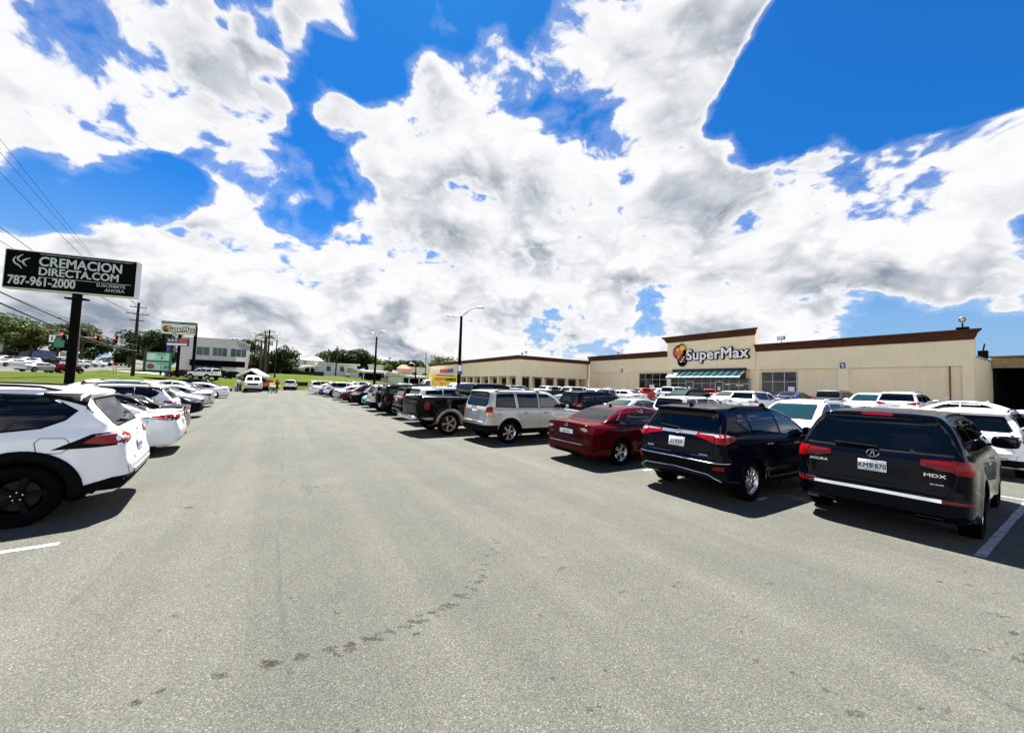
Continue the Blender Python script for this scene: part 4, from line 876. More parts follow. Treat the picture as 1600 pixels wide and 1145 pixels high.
# ------------------------------------------------------------------ points, terrain
def pt(u, v, Y):
    d = pix_dir(u, v); t = Y/d.y; return Vector((d.x*t, Y, EYE+d.z*t))
def road_z(a, r): return 0
_g0 = ground_z
def ground_z(x, y):
    a, r = toar(x, y); z = _g0(x, y)
    z += .032*max(0, a-88)*sstep(-4, -22, r) if a < 260 else .032*172*sstep(-4, -22, r)
    z += 1.1*sstep(74, 96, a)*sstep(-8, -2, r)*sstep(24, 10, r)
    return z
def sheet(name, a0, a1, r0, r1, step, m, lift=0., keep=None):
    na, nr = max(2, int((a1-a0)/step)+1), max(2, int((r1-r0)/step)+1); vs = []; fs = []
    for i in range(na):
        for j in range(nr):
            a, r = a0+(a1-a0)*i/(na-1), r0+(r1-r0)*j/(nr-1); x, y = ar(a, r); vs.append((x, y, ground_z(x, y)+lift))
    for i in range(na-1):
        for j in range(nr-1):
            if keep is None or keep(a0+(a1-a0)*(i+.5)/(na-1), r0+(r1-r0)*(j+.5)/(nr-1)): fs.append((i*nr+j, (i+1)*nr+j, (i+1)*nr+j+1, i*nr+j+1))
    mb = MB(); mb.add(vs, [f[::-1] for f in fs], m); o = mb.build(name, None, 180); tag(o, kind='structure'); return o
def asphalt_mat():
    m = bpy.data.materials.new('asphalt'); m.use_nodes = True; t = NT(m.node_tree); b = t.n['Principled BSDF']
    g = t.node('ShaderNodeTexCoord').outputs['Object']
    pat = t.sm(t.noise(g, .16, 5, .6), .3, .7); mid = t.sm(t.noise(g, 1.1, 6, .65), .3, .72); fine = t.noise(g, 120, 3, .7)
    ag = t.voro(g, 150, out=1); agv = t.sep(ag)[0]; hole = t.sm(t.voro(g, 95), .10, .30)
    base = t.mix(pat, (0.0741, 0.0729, 0.0612), (0.0941, 0.0923, 0.0776))
    base = t.mix(t.math('MULTIPLY', mid, .4), base, (0.0588, 0.0564, 0.0500))
    ka = t.math('ADD', t.sm(agv, 0, .9, .66, 1.24), t.math('MULTIPLY', t.sm(agv, .93, .97), .75)); base = t.mix(1., base, t.comb(ka, ka, t.math('MULTIPLY', ka, .97)), 'MULTIPLY')
    kh = t.sm(t.noise(g, 70, 5, .8), .32, .60, .66, 1.08); base = t.mix(1., base, t.comb(kh, kh, kh), 'MULTIPLY')
    # worn bands along the aisle
    x, y, z = t.sep(g)
    r = t.math('ADD', t.math('MULTIPLY', x, RV.x), t.math('MULTIPLY', y, RV.y)); a = t.math('ADD', t.math('MULTIPLY', x, AV.x), t.math('MULTIPLY', y, AV.y))
    st = t.comb(t.math('MULTIPLY', r, 1.4), t.math('MULTIPLY', a, .05), 0.); band = t.sm(t.noise(st, 1.1, 4, .6), .38, .68, .90, 1.07)
    base = t.mix(1., base, t.comb(band, band, band), 'MULTIPLY')
    # narrow joints and hairline cracks
    wob = t.math('MULTIPLY', t.math('SUBTRACT', t.noise(g, .6, 4, .6), .5), .5)
    j = t.math('ABSOLUTE', t.math('SUBTRACT', t.math('ADD', r, wob), .1)); jm = t.math('MULTIPLY', t.sm(j, .005, .035, 1, 0), t.sm(t.noise(g, .8, 3, .6), .40, .58))
    j2 = t.math('ABSOLUTE', t.math('SUBTRACT', t.math('ADD', r, t.math('MULTIPLY', wob, .6)), -1.3)); jm2 = t.math('MULTIPLY', t.sm(j2, .01, .04, 1, 0), t.sm(t.noise(g, .5, 3, .6), .46, .6))
    ck = t.voro(t.vmath('ADD', g, t.vmath('SCALE', t.noise(g, 1.2, 4, .6, out=1), 1.2)), .28, 'DISTANCE_TO_EDGE'); cm = t.math('MULTIPLY', t.sm(ck, .0, .006, 1, 0), t.sm(t.noise(g, .35, 2, .5), .50, .6))
    jall = t.math('MULTIPLY', t.math('MAXIMUM', t.math('MULTIPLY', t.math('MAXIMUM', jm, jm2), .55), cm), .5)
    base = t.mix(jall, base, (0.0280, 0.0273, 0.0252))
    # scattered small dark drips
    sp = t.voro(t.vmath('ADD', g, t.vmath('SCALE', t.noise(g, 4, 4, .6, out=1), .25)), 1.3); spm = t.math('MULTIPLY', t.sm(sp, .035, .08, 1, 0), t.sm(t.noise(g, .45, 3, .5), .50, .62)); base = t.mix(t.math('MULTIPLY', spm, .45), base, (0.0210, 0.0196, 0.0175))
    base = t.mix(1., base, (.90, .925, .945), 'MULTIPLY'); t.put(b.inputs['Base Color'], base); b.inputs['Roughness'].default_value = .92; b.inputs['Specular IOR Level'].default_value = .2
    h = t.math('ADD', t.math('MULTIPLY', agv, .5), t.math('ADD', t.noise(g, 60, 4, .7), t.math('MULTIPLY', hole, .5)))
    t.put(b.inputs['Normal'], t.bump(h, .8, .005)); MATS['asphalt'] = m
asphalt_mat()
def stain_mat():
    m = bpy.data.materials.new('stain'); m.use_nodes = True; t = NT(m.node_tree); b = t.n['Principled BSDF']; g = t.node('ShaderNodeTexCoord').outputs['Object']
    t.put(b.inputs['Base Color'], (.040, .038, .033)); b.inputs['Roughness'].default_value = .95; b.inputs['Specular IOR Level'].default_value = .05
    t.put(b.inputs['Alpha'], t.sm(t.noise(g, 60, 5, .8), .42, .60, 0., .72)); MATS['stain'] = m
stain_mat()
def grass_mat():
    m = bpy.data.materials.new('grass'); m.use_nodes = True; t = NT(m.node_tree); b = t.n['Principled BSDF']
    g = t.node('ShaderNodeTexCoord').outputs['Object']
    c = t.mix(t.sm(t.noise(g, .35, 6, .7), .35, .65), (0.0292, 0.0504, 0.0021), (0.0530, 0.0743, 0.0042)); c = t.mix(t.sm(t.noise(g, 5, 5, .7), .45, .75), c, (0.0663, 0.0796, 0.0085)); c = t.mix(t.sm(t.noise(g, .12, 4, .6), .60, .75), c, (0.0796, 0.0743, 0.0265))
    t.put(b.inputs['Base Color'], c); b.inputs['Roughness'].default_value = .9; b.inputs['Specular IOR Level'].default_value = .05; t.put(b.inputs['Normal'], t.bump(t.noise(g, 14, 5, .8), 1., .12)); MATS['grass'] = m
grass_mat()
mat('shed_fascia', (.30, .24, .12), .8, noise=(2, .3))
def wall_mat(name, col, var=.10, sc=.5):
    m = bpy.data.materials.new(name); m.use_nodes = True; t = NT(m.node_tree); b = t.n['Principled BSDF']; g = t.node('ShaderNodeTexCoord').outputs['Object']
    x, y, z = t.sep(g); st = t.comb(t.math('MULTIPLY', x, 3.), t.math('MULTIPLY', y, 3.), t.math('MULTIPLY', z, .25))
    a = t.sm(t.noise(st, 1.3, 6, .65), .35, .75, 1., 1-var); c = t.sm(t.noise(g, sc, 5, .6), .3, .7, 1-var*.6, 1.03); k = t.math('MULTIPLY', a, c)
    t.put(b.inputs['Base Color'], t.mix(1., col, t.comb(k, k, t.math('MULTIPLY', k, .985)), 'MULTIPLY')); b.inputs['Roughness'].default_value = .9; b.inputs['Specular IOR Level'].default_value = .2
    t.put(b.inputs['Normal'], t.bump(t.noise(g, 22, 4, .7), .25, .02)); MATS[name] = m
wall_mat('stucco', (.80, .66, .45), .06); wall_mat('stucco_trim', (.82, .69, .48), .05); wall_mat('cornice', (.085, .030, .018), .35); wall_mat('wall_grey', (.62, .57, .60)); wall_mat('wall_white', (.70, .69, .66)); wall_mat('wall_bluegrey', (.52, .56, .60))
wall_mat('wall_pink', (.60, .40, .34)); wall_mat('concrete', (.36, .35, .32)); wall_mat('roof_metal', (.55, .54, .50)); wall_mat('roof_red', (.35, .12, .08)); wall_mat('wood', (.035, .024, .017), .3); wall_mat('dirt', (.24, .19, .13), .3, .08)
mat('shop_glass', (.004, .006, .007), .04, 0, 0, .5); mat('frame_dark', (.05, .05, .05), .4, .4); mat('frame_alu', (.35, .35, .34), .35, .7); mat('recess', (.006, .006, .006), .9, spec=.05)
mat('pole_dark', (.005, .004, .0035), .8, noise=(2, .3), spec=.06); mat('galv', (.36, .38, .38), .45, .7, noise=(3, .2)); mat('wire', (.02, .02, .02), .6); mat('sign_black', (.0025, .0025, .0025), .7, spec=.04); mat('sign_grey', (.46, .49, .50), .5); mat('sign_frame', (.55, .56, .56), .4, .3)
mat('green', (.01, .16, .09), .5); mat('awning_green', (.04, .30, .25), .7); mat('awning_white', (.78, .80, .78), .7); mat('awning_dark', (.012, .028, .024), .8); mat('cream_panel', (.72, .69, .52), .4); mat('teal_panel', (.42, .68, .58), .4); mat('blue_panel', (.03, .03, .17), .4); mat('red_panel', (.50, .03, .04), .4)
mat('white_sign', (.78, .78, .78), .4); mat('sign_blue', (.02, .04, .22), .4); mat('sign_yellow', (.72, .50, .02), .45); mat('sign_red', (.55, .03, .03), .4); mat('orange_paint', (.55, .17, .02), .5); mat('fruit_orange', (.62, .16, .02), .4); mat('fruit_red', (.35, .03, .02), .4); mat('fruit_yellow', (.75, .5, .03), .4)
mat('line_paint', (0.3300, 0.3300, 0.3190), .8, noise=(9, .5)); mat('kerb', (.40, .39, .36), .9, noise=(2, .3)); mat('stain_unused', (0.0574, 0.0546, 0.0476), .95, spec=.05, noise=(14, .5)); mat('skin', (.25, .13, .08), .6); mat('shirt', (.05, .035, .03), .8); mat('trousers', (.02, .035, .02), .8); mat('hair', (.03, .02, .015), .8)
mat('tank_white', (.75, .75, .73), .4); mat('yellow_post', (.60, .42, .03), .6); mat('bark', (.09, .065, .045), .9, noise=(4, .4)); mat('rust', (.20, .07, .03), .8, noise=(8, .5))
mat('lamp_red', (.8, .05, .03), .4, emit=(1, .06, .03), estr=1.2); mat('lamp_off', (.02, .02, .02), .4); mat('lamp_head', (.08, .08, .08), .5)
def leafmat(name, a, b_):
    m = bpy.data.materials.new(name); m.use_nodes = True; t = NT(m.node_tree); b = t.n['Principled BSDF']
    rn = t.node('ShaderNodeNewGeometry').outputs['Random Per Island']; g = t.node('ShaderNodeTexCoord').outputs['Object']
    c = t.mix(rn, a, b_); k = t.sm(t.noise(g, .5, 3, .6), .35, .65, .7, 1.2); c = t.mix(1., c, t.comb(k, k, k), 'MULTIPLY')
    c = t.mix(1., c, (.75, .75, .75), 'MULTIPLY'); t.put(b.inputs['Base Color'], c); b.inputs['Roughness'].default_value = .6; b.inputs['Specular IOR Level'].default_value = .1
    tr = t.node('ShaderNodeBsdfTranslucent'); t.put(tr.inputs[0], c); mx = t.node('ShaderNodeMixShader'); mx.inputs[0].default_value = .22
    t.l.new(b.outputs[0], mx.inputs[1]); t.l.new(tr.outputs[0], mx.inputs[2]); t.l.new(mx.outputs[0], t.n['Material Output'].inputs[0]); MATS[name] = m
leafmat('leaf_dark', (.010, .026, .005), (.030, .060, .010)); leafmat('leaf_mid', (.022, .050, .007), (.065, .105, .016)); leafmat('leaf_olive', (.035, .055, .010), (.12, .12, .03)); leafmat('leaf_light', (.07, .12, .02), (.15, .20, .04))
# ground to the horizon, lot, bank, road
def far_ground():
    mb = MB(); vs = []; fs = []
    ra = [0]+[3*1.16**i for i in range(1, 46)]; n = 72
    for i, R in enumerate(ra):
        for k in range(n):
            q = 2*math.pi*k/n; x, y = R*math.cos(q), R*math.sin(q); a, r = toar(x, y)
            z = ground_z(x, y)-.30
            if R > 400: z = 1.2-.0*R
            vs.append((x, y, z))
    for i in range(len(ra)-1):
        for k in range(n): fs.append((i*n+k, i*n+(k+1) % n, (i+1)*n+(k+1) % n, (i+1)*n+k))
    mb.add(vs, [f[::-1] for f in fs], 'grass'); o = mb.build('ground', None, 180); tag(o, kind='structure')
far_ground()
sheet('parking_lot', -45, 70, -9, 62, 1.5, 'asphalt')
sheet('grass_bank', -45, 150, -29, -9, 1.5, 'grass', .0)
sheet('grass_slope', 70, 130, -9, 30, 1.5, 'grass', .0)
sheet('road', -60, 250, -44, -29, 3, 'asphalt', .03)
sheet('verge', -60, 250, -70, -44, 3, 'grass', .0)
sheet('side_lot', -60, 120, -60, -44, 4, 'asphalt', .05)
mb = MB()     # kerb round the lot
def kerb_run(pts):
    for (a0, r0), (a1, r1) in zip(pts, pts[1:]):
        n = max(1, int(math.hypot(a1-a0, r1-r0)/3))
        for i in range(n):
            am, rm = a0+(a1-a0)*(i+.5)/n, r0+(r1-r0)*(i+.5)/n; x, y = ar(am, rm); ln = math.hypot(a1-a0, r1-r0)/n-.006
            d = Vector(ar(a1, r1))-Vector(ar(a0, r0)); mb.box((x, y, ground_z(x, y)+.04), (ln, .16, .2), 'kerb', rz=math.atan2(d.y, d.x), bev=.02)
kerb_run([(-40, -9), (70, -9), (70, 18)]); tag(mb.build('kerb', None, 30), kind='structure')
# pale path on the bank
mb = MB(); P_ = [(96, -29.2), (92, -22), (90, -17)]
vs = []; fs = []
for i in range(9):
    t = i/8; a, r = 104-12*t, -29.2+13*t
    for w_ in (-1.3, 1.3): x, y = ar(a+w_, r+w_*.3); vs.append((x, y, ground_z(x, y)+.05))
for i in range(8): fs.append((2*i, 2*i+1, 2*i+3, 2*i+2))
mb.add(vs, fs, 'kerb'); tag(mb.build('path', None, 30), kind='structure')
# parking bay lines
mb = MB()
def pline(a0, r0, a1, r1, wd=.10, seg=14, wear=.25):
    d = Vector((a1-a0, r1-r0)); L_ = d.length; n = max(1, int(L_*3)); pv = Vector((-d.y, d.x))/L_*wd/2
    for i in range(n):
        if rnd.random() < wear: continue
        t0, t1 = i/n, (i+1)/n; vs = []
        for t, s_ in ((t0, -1), (t1, -1), (t1, 1), (t0, 1)):
            k = 1+rnd.uniform(-.15, .1); a, r = a0+d.x*t+pv.x*s_*k, r0+d.y*t+pv.y*s_*k; x, y = ar(a, r); vs.append((x, y, ground_z(x, y)+.004))
        mb.add(vs, [(0, 1, 2, 3)], 'line_paint')
for i in range(22):
    a = .90+2.47*i
    pline(a, 7.3, a, 12.4, .09, wear=.22 if i else 0)
pline(6.05, -1.95, 5.9, -3.6, .09, wear=.0)
for i in range(1, 20): pline(2.9+2.65*i, -8.6, 2.9+2.65*i, -2.6 if i < 2 else -3.4, .09, wear=.35 if i else .05)
for i in range(22): pline(.35+2.62*i, 13.2, .35+2.62*i, 18, .10, wear=.2)
for i in range(16):
    pline(.35+2.62*i, 25, .35+2.62*i, 30, .10, wear=.2)
pline(58, 12.4, -8, 12.4, .09, wear=.2)
tag(mb.build('bay_lines'), kind='structure')
# dark drip trail and blotches: thin films on the asphalt
mb = MB()
NB = [0]
def blot(x, y, rx, ry, ang):
    n = 11; vs = []; NB[0] += 1; lift = .002+.00002*NB[0]
    for k in range(n):
        q = 2*math.pi*k/n; rr = rnd.uniform(.45, 1.15)*.8; px, py = math.cos(q)*rx*rr, math.sin(q)*ry*rr
        vs.append((x+px*math.cos(ang)-py*math.sin(ang), y+px*math.sin(ang)+py*math.cos(ang), ground_z(x, y)+lift))
    mb.add(vs, [tuple(range(n))], 'stain')
tr = [(780, 845), (772, 858), (764, 872), (757, 885), (750, 897), (742, 909), (733, 919), (722, 930), (708, 940), (694, 950), (680, 958), (662, 966), (646, 973), (630, 980), (612, 988), (596, 994), (575, 1002), (548, 1010), (520, 1018), (470, 1027), (425, 1036), (412, 1038)]
for i, (u, v) in enumerate(tr):
    for k in range(3):
        q = pt(u+rnd.uniform(-8, 8), v+rnd.uniform(-5, 5), 1); d = Vector((q.x, q.y, q.z-EYE)); t = -EYE/d.z; s_ = .028+.012*(i > 15)+rnd.uniform(0, .014)
        blot(d.x*t, d.y*t, s_*rnd.uniform(.9, 2), s_*rnd.uniform(.5, .9), rnd.uniform(-.4, .4))
for (u, v, s_) in [(876, 890, .05), (1198, 915, .04), (300, 795, .09), (345, 1052, .05), (260, 1078, .04), (1335, 1115, .06), (1060, 912, .05), (1590, 1025, .06), (1595, 1035, .05), (1550, 958, .05), (1572, 962, .04), (1235, 1050, .03), (1180, 1035, .03), (1300, 1080, .035), (930, 1105, .03), (955, 1050, .03),
   (1520, 915, .04), (1560, 925, .03), (1500, 890, .03), (1585, 990, .06), (1540, 1015, .035), (420, 1035, .055), (645, 990, .04), (1100, 960, .03), (1150, 985, .025), (210, 1100, .05), (500, 760, .05), (690, 800, .03), (610, 745, .04)]:
    for k in range(2):
        q = pt(u+rnd.uniform(-12, 12), v+rnd.uniform(-4, 4), 1); d = Vector((q.x, q.y, q.z-EYE)); t = -EYE/d.z
        blot(d.x*t, d.y*t, s_*rnd.uniform(.7, 1.4), s_*rnd.uniform(.4, .8), rnd.uniform(-.5, .5))
for i in range(120):
    y = 1.3+9*rnd.random()**1.6; x = rnd.uniform(-.9, 1.3)*y*1.05
    if toar(x, y)[1] > 6.2 or toar(x, y)[1] < -1.8: continue
    s_ = rnd.uniform(.007, .022)*(1+.10*y); blot(x, y, s_*rnd.uniform(.8, 2.2), s_*rnd.uniform(.5, .9), rnd.uniform(-.6, .6))
tag(mb.build('drip_stains'), kind='stuff')
# ------------------------------------------------------------------ buildings
def frame2(P0, D, z=0.):      # local x along D, local -y outwards (towards the lot), z up
    return Matrix.Translation((P0[0], P0[1], z)) @ Matrix.Rotation(math.atan2(D[1], D[0]), 4, 'Z')
def bempty(name, M, label, cat, group=None):
    o = bpy.data.objects.new(name, None); COL.objects.link(o); o.matrix_world = M; tag(o, label, cat, group); return o
FP, FD = (14.3, 68.6), (.51351, -.85808)
FM = frame2(FP, FD)                       # facade: outwards is local -y
def cornice(mb, x0, x1, zt, h, outs, ret=(1, 1), m='cornice', y0=0.):
    prof = [(0, 0), (-.10, 0), (-.14, .10), (-.24, .22), (-.30, h*.55), (-.50, h*.78), (-.58, h*.82), (-.58, h), (0, h)]
    prof = [(p[0]*outs/.58, p[1]) for p in prof]; n = len(prof); vs = []
    for x, s_ in ((x0, -1), (x1, 1)):
        r_ = ret[0] if s_ < 0 else ret[1]
        for py, pz in prof: vs.append((x+s_*(-py)*r_, y0+py, zt-h+pz))
    fs = [(i, (i+1) % n, (i+1) % n+n, i+n) for i in range(n)]+[tuple(range(n-1, -1, -1)), tuple(range(n, 2*n))]
    mb.add(vs, [f[::-1] for f in fs], m)
sm = bempty('supermarket', FM, 'long beige stucco supermarket building with brown cornice and raised entrance parapet', 'supermarket')
mb = MB(); mb.box((22.5, .62, 4.05), (45, .84, 6.5), 'stucco'); mb.box((22.5, 4.6, 3.2), (44.98, 7.1, 4.7), 'stucco')                      # recessed panel plane at y=.2
for x0, x1 in ((-0.0, 1.0), (7.6, 8.9), (16.5, 17.3), (28.0, 29.0), (36.3, 37.15), (44.4, 45.0)): mb.box(((x0+x1)/2, .1, 2.65), (x1-x0, .2, 4.3), 'stucco_trim')
for x0, x1 in ((0, 17.0), (28.3, 45.0)): mb.box(((x0+x1)/2, .09, 6.05), (x1-x0, .22, 2.5), 'stucco_trim')
mb.box((22.65, .0, 6.9), (11.9, .44, 4.2), 'stucco_trim')
mb.box((33, .12, .95), (24, .16, .3), 'concrete'); mb.build('wall', sm)
mb = MB(); cornice(mb, 0, 16.6, 7.75, .82, .55, (0, 0), y0=-.02); mb.build('cornice', sm, 35)
mb = MB(); cornice(mb, 28.65, 45.0, 7.75, .82, .55, (0, 1), y0=-.02); mb.build('cornice', sm, 35)
mb = MB(); cornice(mb, 16.7, 28.6, 9.72, .80, .62, (1, 1), y0=-.22); mb.build('cornice', sm, 35)
mb = MB(); mb.box((22.65, .42, 8.6), (11.86, .38, 1.8), 'stucco'); mb.build('parapet', sm)
mb = MB(); mb.box((22.5, 4.6, 5.62), (45.1, 7.1, .14), 'concrete'); mb.build('roof', sm)
def shopwin(x0, x1, z0, z1, nx, zs, y=.19, parent=sm, M='frame_dark'):
    fr = MB(); w_ = .07
    for i in range(nx+1):
        x = x0+(x1-x0)*i/nx; fr.box((x, y-.03, (z0+z1)/2), (w_, .10, z1-z0), M)
    for z in [z0, z1]+list(zs): fr.box(((x0+x1)/2, y-.032, z), (x1-x0+w_, .09, w_), M)
    o = fr.build('window', parent); g = MB(); g.box(((x0+x1)/2, y-.005, (z0+z1)/2), (x1-x0, .02, z1-z0), 'shop_glass'); g.build('pane', o); return o
shopwin(11.4, 16.45, 1.3, 4.55, 4, (3.6,), .19, M='frame_alu'); shopwin(29.2, 32.7, .9, 4.5, 3, (3.4,), .19, M='frame_alu')
shopwin(17.4, 28.0, .95, 3.72, 9, (3.1,), -.23, M='frame_alu')
for x in (20.3, 24.4):
    d = MB(); d.box((x, -.30, 2.15), (1.1, .05, 2.45), 'frame_alu'); d.box((x, -.33, 2.15), (.9, .03, 2.2), 'shop_glass'); d.box((x, -.35, 2.45), (.35, .01, .45), 'white_sign'); d.build('entrance_door', sm)
mb = MB()                                                                        # stickers and posters inside the windows
for x, z, w_, h_, m in ((13.8, 2.4, .9, .8, 'white_sign'), (32.2, 2.6, .6, .5, 'white_sign'), (32.1, 1.9, .5, .4, 'teal_panel'), (18.2, 2.3, .5, .5, 'white_sign'), (26.9, 2.9, .9, .12, 'white_sign'), (25.5, 3.0, .6, .12, 'white_sign')):
    mb = MB(); mb.box((x, -.29 if 17 < x < 28 else .10, z), (w_, .012, h_), m); mb.build('poster', sm)
aw = MB()                                                                         # awning: sloping striped sheet with dark top band and end
X0, X1 = 17.6, 27.6; n = 34
for i in range(n):
    xa, xb = X0+(X1-X0)*i/n, X0+(X1-X0)*(i+1)/n
    # slope from (y-.25,z4.75) to (y-1.9,z3.78)
    aw.add([(xa, -1.85, 3.82), (xb, -1.85, 3.82), (xb, -.24, 4.70), (xa, -.24, 4.70)], [(0, 1, 2, 3)], 'awning_white' if i % 3 == 0 else 'awning_green')
aw.box(((X0+X1)/2, -1.86, 3.76), (X1-X0, .05, .18), 'awning_dark'); aw.add([(X0, -1.85, 3.68), (X0, -.24, 3.68), (X0, -.24, 4.70), (X0, -1.85, 3.81)], [(0, 1, 2, 3)], 'awning_dark'); aw.add([(X1, -1.85, 3.68), (X1, -.24, 3.68), (X1, -.24, 4.70), (X1, -1.85, 3.81)], [(0, 3, 2, 1)], 'awning_dark')
aw.box(((X0+X1)/2+.1, -.36, 4.86), (X1-X0, .24, .32), 'awning_dark'); aw.build('awning', sm)
mb = MB(); mb.tube([(43.7, .12, 5.9), (43.7, .12, .8)], .05, 'rust', 8); mb.box((43.75, .10, 1.9), (.5, .1, .12), 'sign_red'); mb.build('drain_pipe', sm)
# sign on the parapet
sg = bempty('store_sign', FM @ Matrix.Translation((23.2, -.24, 7.0)), 'white store name letters with black outline and fruit emblem above the striped awning', 'sign')
Rz = Matrix.Rotation(math.pi/2, 4, 'X')
mb = MB(); text_mb(mb, 'SuperMax', 1.95, 'sign_black', Matrix.Translation((.75, -.12, -.12)) @ Rz, .10, .15, .98, spacing=1.06); mb.build('letter_outline', sg)
mb = MB(); text_mb(mb, 'SuperMax', 1.95, 'white_sign', Matrix.Translation((.75, -.26, -.12)) @ Rz, .05, .040, .98, spacing=1.06); mb.build('letters', sg)
mb = MB()
def disc_(x, z, rx, rz_, m, y=-.1, t=.08):
    mb.lathe([(1, 0), (1, t), (.001, t)], m, 24, Matrix.Translation((x, y, z)) @ Rz @ Matrix.Diagonal((rx, rz_, 1, 1)))
disc_(-4.45, .45, 1.02, 1.0, 'sign_black'); disc_(-4.0, -.75, .75, .85, 'sign_black'); disc_(-4.1, 1.2, .5, .4, 'sign_black'); disc_(-4.6, .45, .82, .80, 'fruit_red', -.18); disc_(-4.4, .5, .60, .62, 'fruit_orange', -.26); disc_(-3.85, 1.0, .42, .40, 'fruit_yellow', -.30)
for k in range(12): disc_(-4.5+.28*(k % 4)+.07*(k//4), -.30-.30*(k//4), .11, .11, 'fruit_red' if k % 3 else 'white_sign', -.20)
disc_(-4.55, .75, .14, .12, 'white_sign', -.34); mb.build('fruit_emblem', sg, 40)
for x, nm_ in ((36.7, 'small blue accessible parking sign high on the right pilaster of the supermarket'), (7.9, 'small blue sign on the left pilaster of the supermarket')):
    mb = MB(); mb.box((0, 0, 0), (.42, .04, .58), 'sign_blue'); mb.box((0, -.025, .1), (.24, .01, .12), 'white_sign'); mb.box((.03, -.025, -.12), (.16, .01, .14), 'white_sign')
    o = mb.build('wall_sign', None, None, FM @ Matrix.Translation((x, .0-.06, 5.05))); tag(o, nm_, 'sign')
# floodlights on the roof edge
def rooflight(x, y, z, label, big=1.):
    o = bempty('roof_floodlight', FM @ Matrix.Translation((x, y, z)), label, 'floodlight')
    m_ = MB(); m_.tube([(0, 0, -.05), (0, 0, .35*big)], .04, 'galv', 8); m_.build('bracket', o); m_ = MB(); m_.box((0, -.1, .55*big), (.75*big, .3, .42*big), 'lamp_head', bev=.05); m_.box((0, -.26, .55*big), (.6*big, .02, .3*big), 'white_plastic'); m_.build('lamp_head', o)
rooflight(31.4, -.2, 7.75, 'floodlight standing on the cornice just right of the entrance parapet')
rooflight(7.2, -.2, 7.75, 'small floodlight on the cornice left of the entrance parapet', .6)
o = bempty('roof_horn', FM @ Matrix.Translation((44.5, -.1, 7.75)), 'round horn loudspeaker at the far right end of the supermarket roof', 'loudspeaker')
m_ = MB(); m_.box((0, 0, .12), (.7, .3, .24), 'pole_dark', bev=.04); m_.tube([(0, 0, .2), (0, 0, .6)], .05, 'pole_dark', 8); m_.build('base', o); m_ = MB(); m_.lathe([(.06, .3), (.10, .1), (.28, .0), (.40, -.12), (.42, -.1), (.30, .04)], 'galv', 20, Matrix.Translation((0, -.05, .85)) @ Matrix.Rotation(-math.pi/2, 4, 'X') @ Matrix.Scale(.55, 4)); m_.lathe([(.001, .0), (.2, .0), (.22, .06)], 'cream_panel', 16, Matrix.Translation((0, -.1, .85)) @ Matrix.Rotation(-math.pi/2, 4, 'X') @ Matrix.Scale(.55, 4)); m_.build('horn', o, 40)
# annex right of the store
an = bempty('open_shed', FM @ Matrix.Translation((45.0, 0, 0)), 'low dark open shed with tan fascia beyond the right end of the supermarket', 'building')
mb = MB(); mb.box((9.0, 7.7, 5.45), (18, .5, .9), 'shed_fascia'); mb.box((9.0, 7.40, 5.98), (18.1, .5, .16), 'rust'); mb.build('fascia', an)
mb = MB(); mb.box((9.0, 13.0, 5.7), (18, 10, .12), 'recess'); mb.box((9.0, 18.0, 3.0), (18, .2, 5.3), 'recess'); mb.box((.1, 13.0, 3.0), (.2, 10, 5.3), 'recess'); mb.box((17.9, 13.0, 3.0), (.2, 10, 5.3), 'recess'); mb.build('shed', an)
for x in (6., 12.): mb = MB(); mb.box((x, 7.75, 2.9), (.16, .16, 4.4), 'frame_dark'); mb.build('post', an)
mb = MB(); mb.box((3.2, 7.5, 2.9), (1.7, .06, 1.6), 'teal_panel')
for i in range(4): mb.box((3.2, 7.46, 2.4+.33*i), (1.2, .01, .09), 'frame_dark')
tag(mb.build('shed_sign', None, None, FM @ Matrix.Translation((45.0, 0, 0))), 'pale teal notice board in the dark shed opening at the right edge', 'sign')
mb = MB(); mb.box((0, 0, .18), (1.0, .7, .36), 'galv', bev=.04); mb.box((.9, .1, .35), (.55, .5, .7), 'pole_dark', bev=.04); mb.tube([(.9, .1, .6), (1.0, .1, 1.3)], .05, 'pole_dark', 6); mb.tube([(-.6, 0, .1), (1.6, 0, .12)], .04, 'rust', 6)
tag(mb.build('roof_unit', None, 40, FM @ Matrix.Translation((44.0, 4.6, 5.69))), 'small dark ventilation unit on the low roof behind the right end of the supermarket', 'roof unit')
# arcade wing
W0 = Vector(FP); DA = Vector((-.85808, -.51351)); PB = W0+DA*15.38; DB = Vector((-FD[0], -FD[1]))
wg = bempty('arcade_building', frame2((PB.x, PB.y), (-DB.x, -DB.y)), 'beige corner building with columned walkway and brown roof edge', 'shop building')
# local: +x towards -DB (towards camera side), origin at the corner; B face runs along -x, A face runs along +y... outward of B is -y
GZ = .55
mb = MB(); Lb = 44.8; La = 15.3
mb.box((-Lb/2-1.15, 8.6, 3.5), (Lb-2.3, 12.4, 6.2), 'stucco')                        # body behind the walkway
mb.box((-1.15, 15.0, 3.5), (2.28, .5, 6.1), 'stucco'); mb.box((-Lb/2, 1.2, 5.0), (Lb, 2.4, 2.9), 'stucco_trim'); mb.box((-1.2, La/2+1.2, 5.0), (2.38, La-2.4, 2.896), 'stucco_trim')
mb.build('wall', wg)
mb = MB(); cornice(mb, -Lb, 0, 6.95, .62, .42, (0, 1)); mb.build('cornice', wg, 35)
mb = MB()
prof = [(0, 0), (.10, 0), (.14, .10), (.24, .2), (.30, .34), (.42, .5), (.42, .62), (0, .62)]
vs = []
for y_ in (-0.42, La): vs += [(px, y_ if py >= 0 and y_ > 0 else -px, 6.33+py) for px, py in prof]
n = len(prof); mb.add(vs, [(i, (i+1) % n, (i+1) % n+n, i+n) for i in range(n)], 'cornice'); mb.build('cornice', wg, 35)
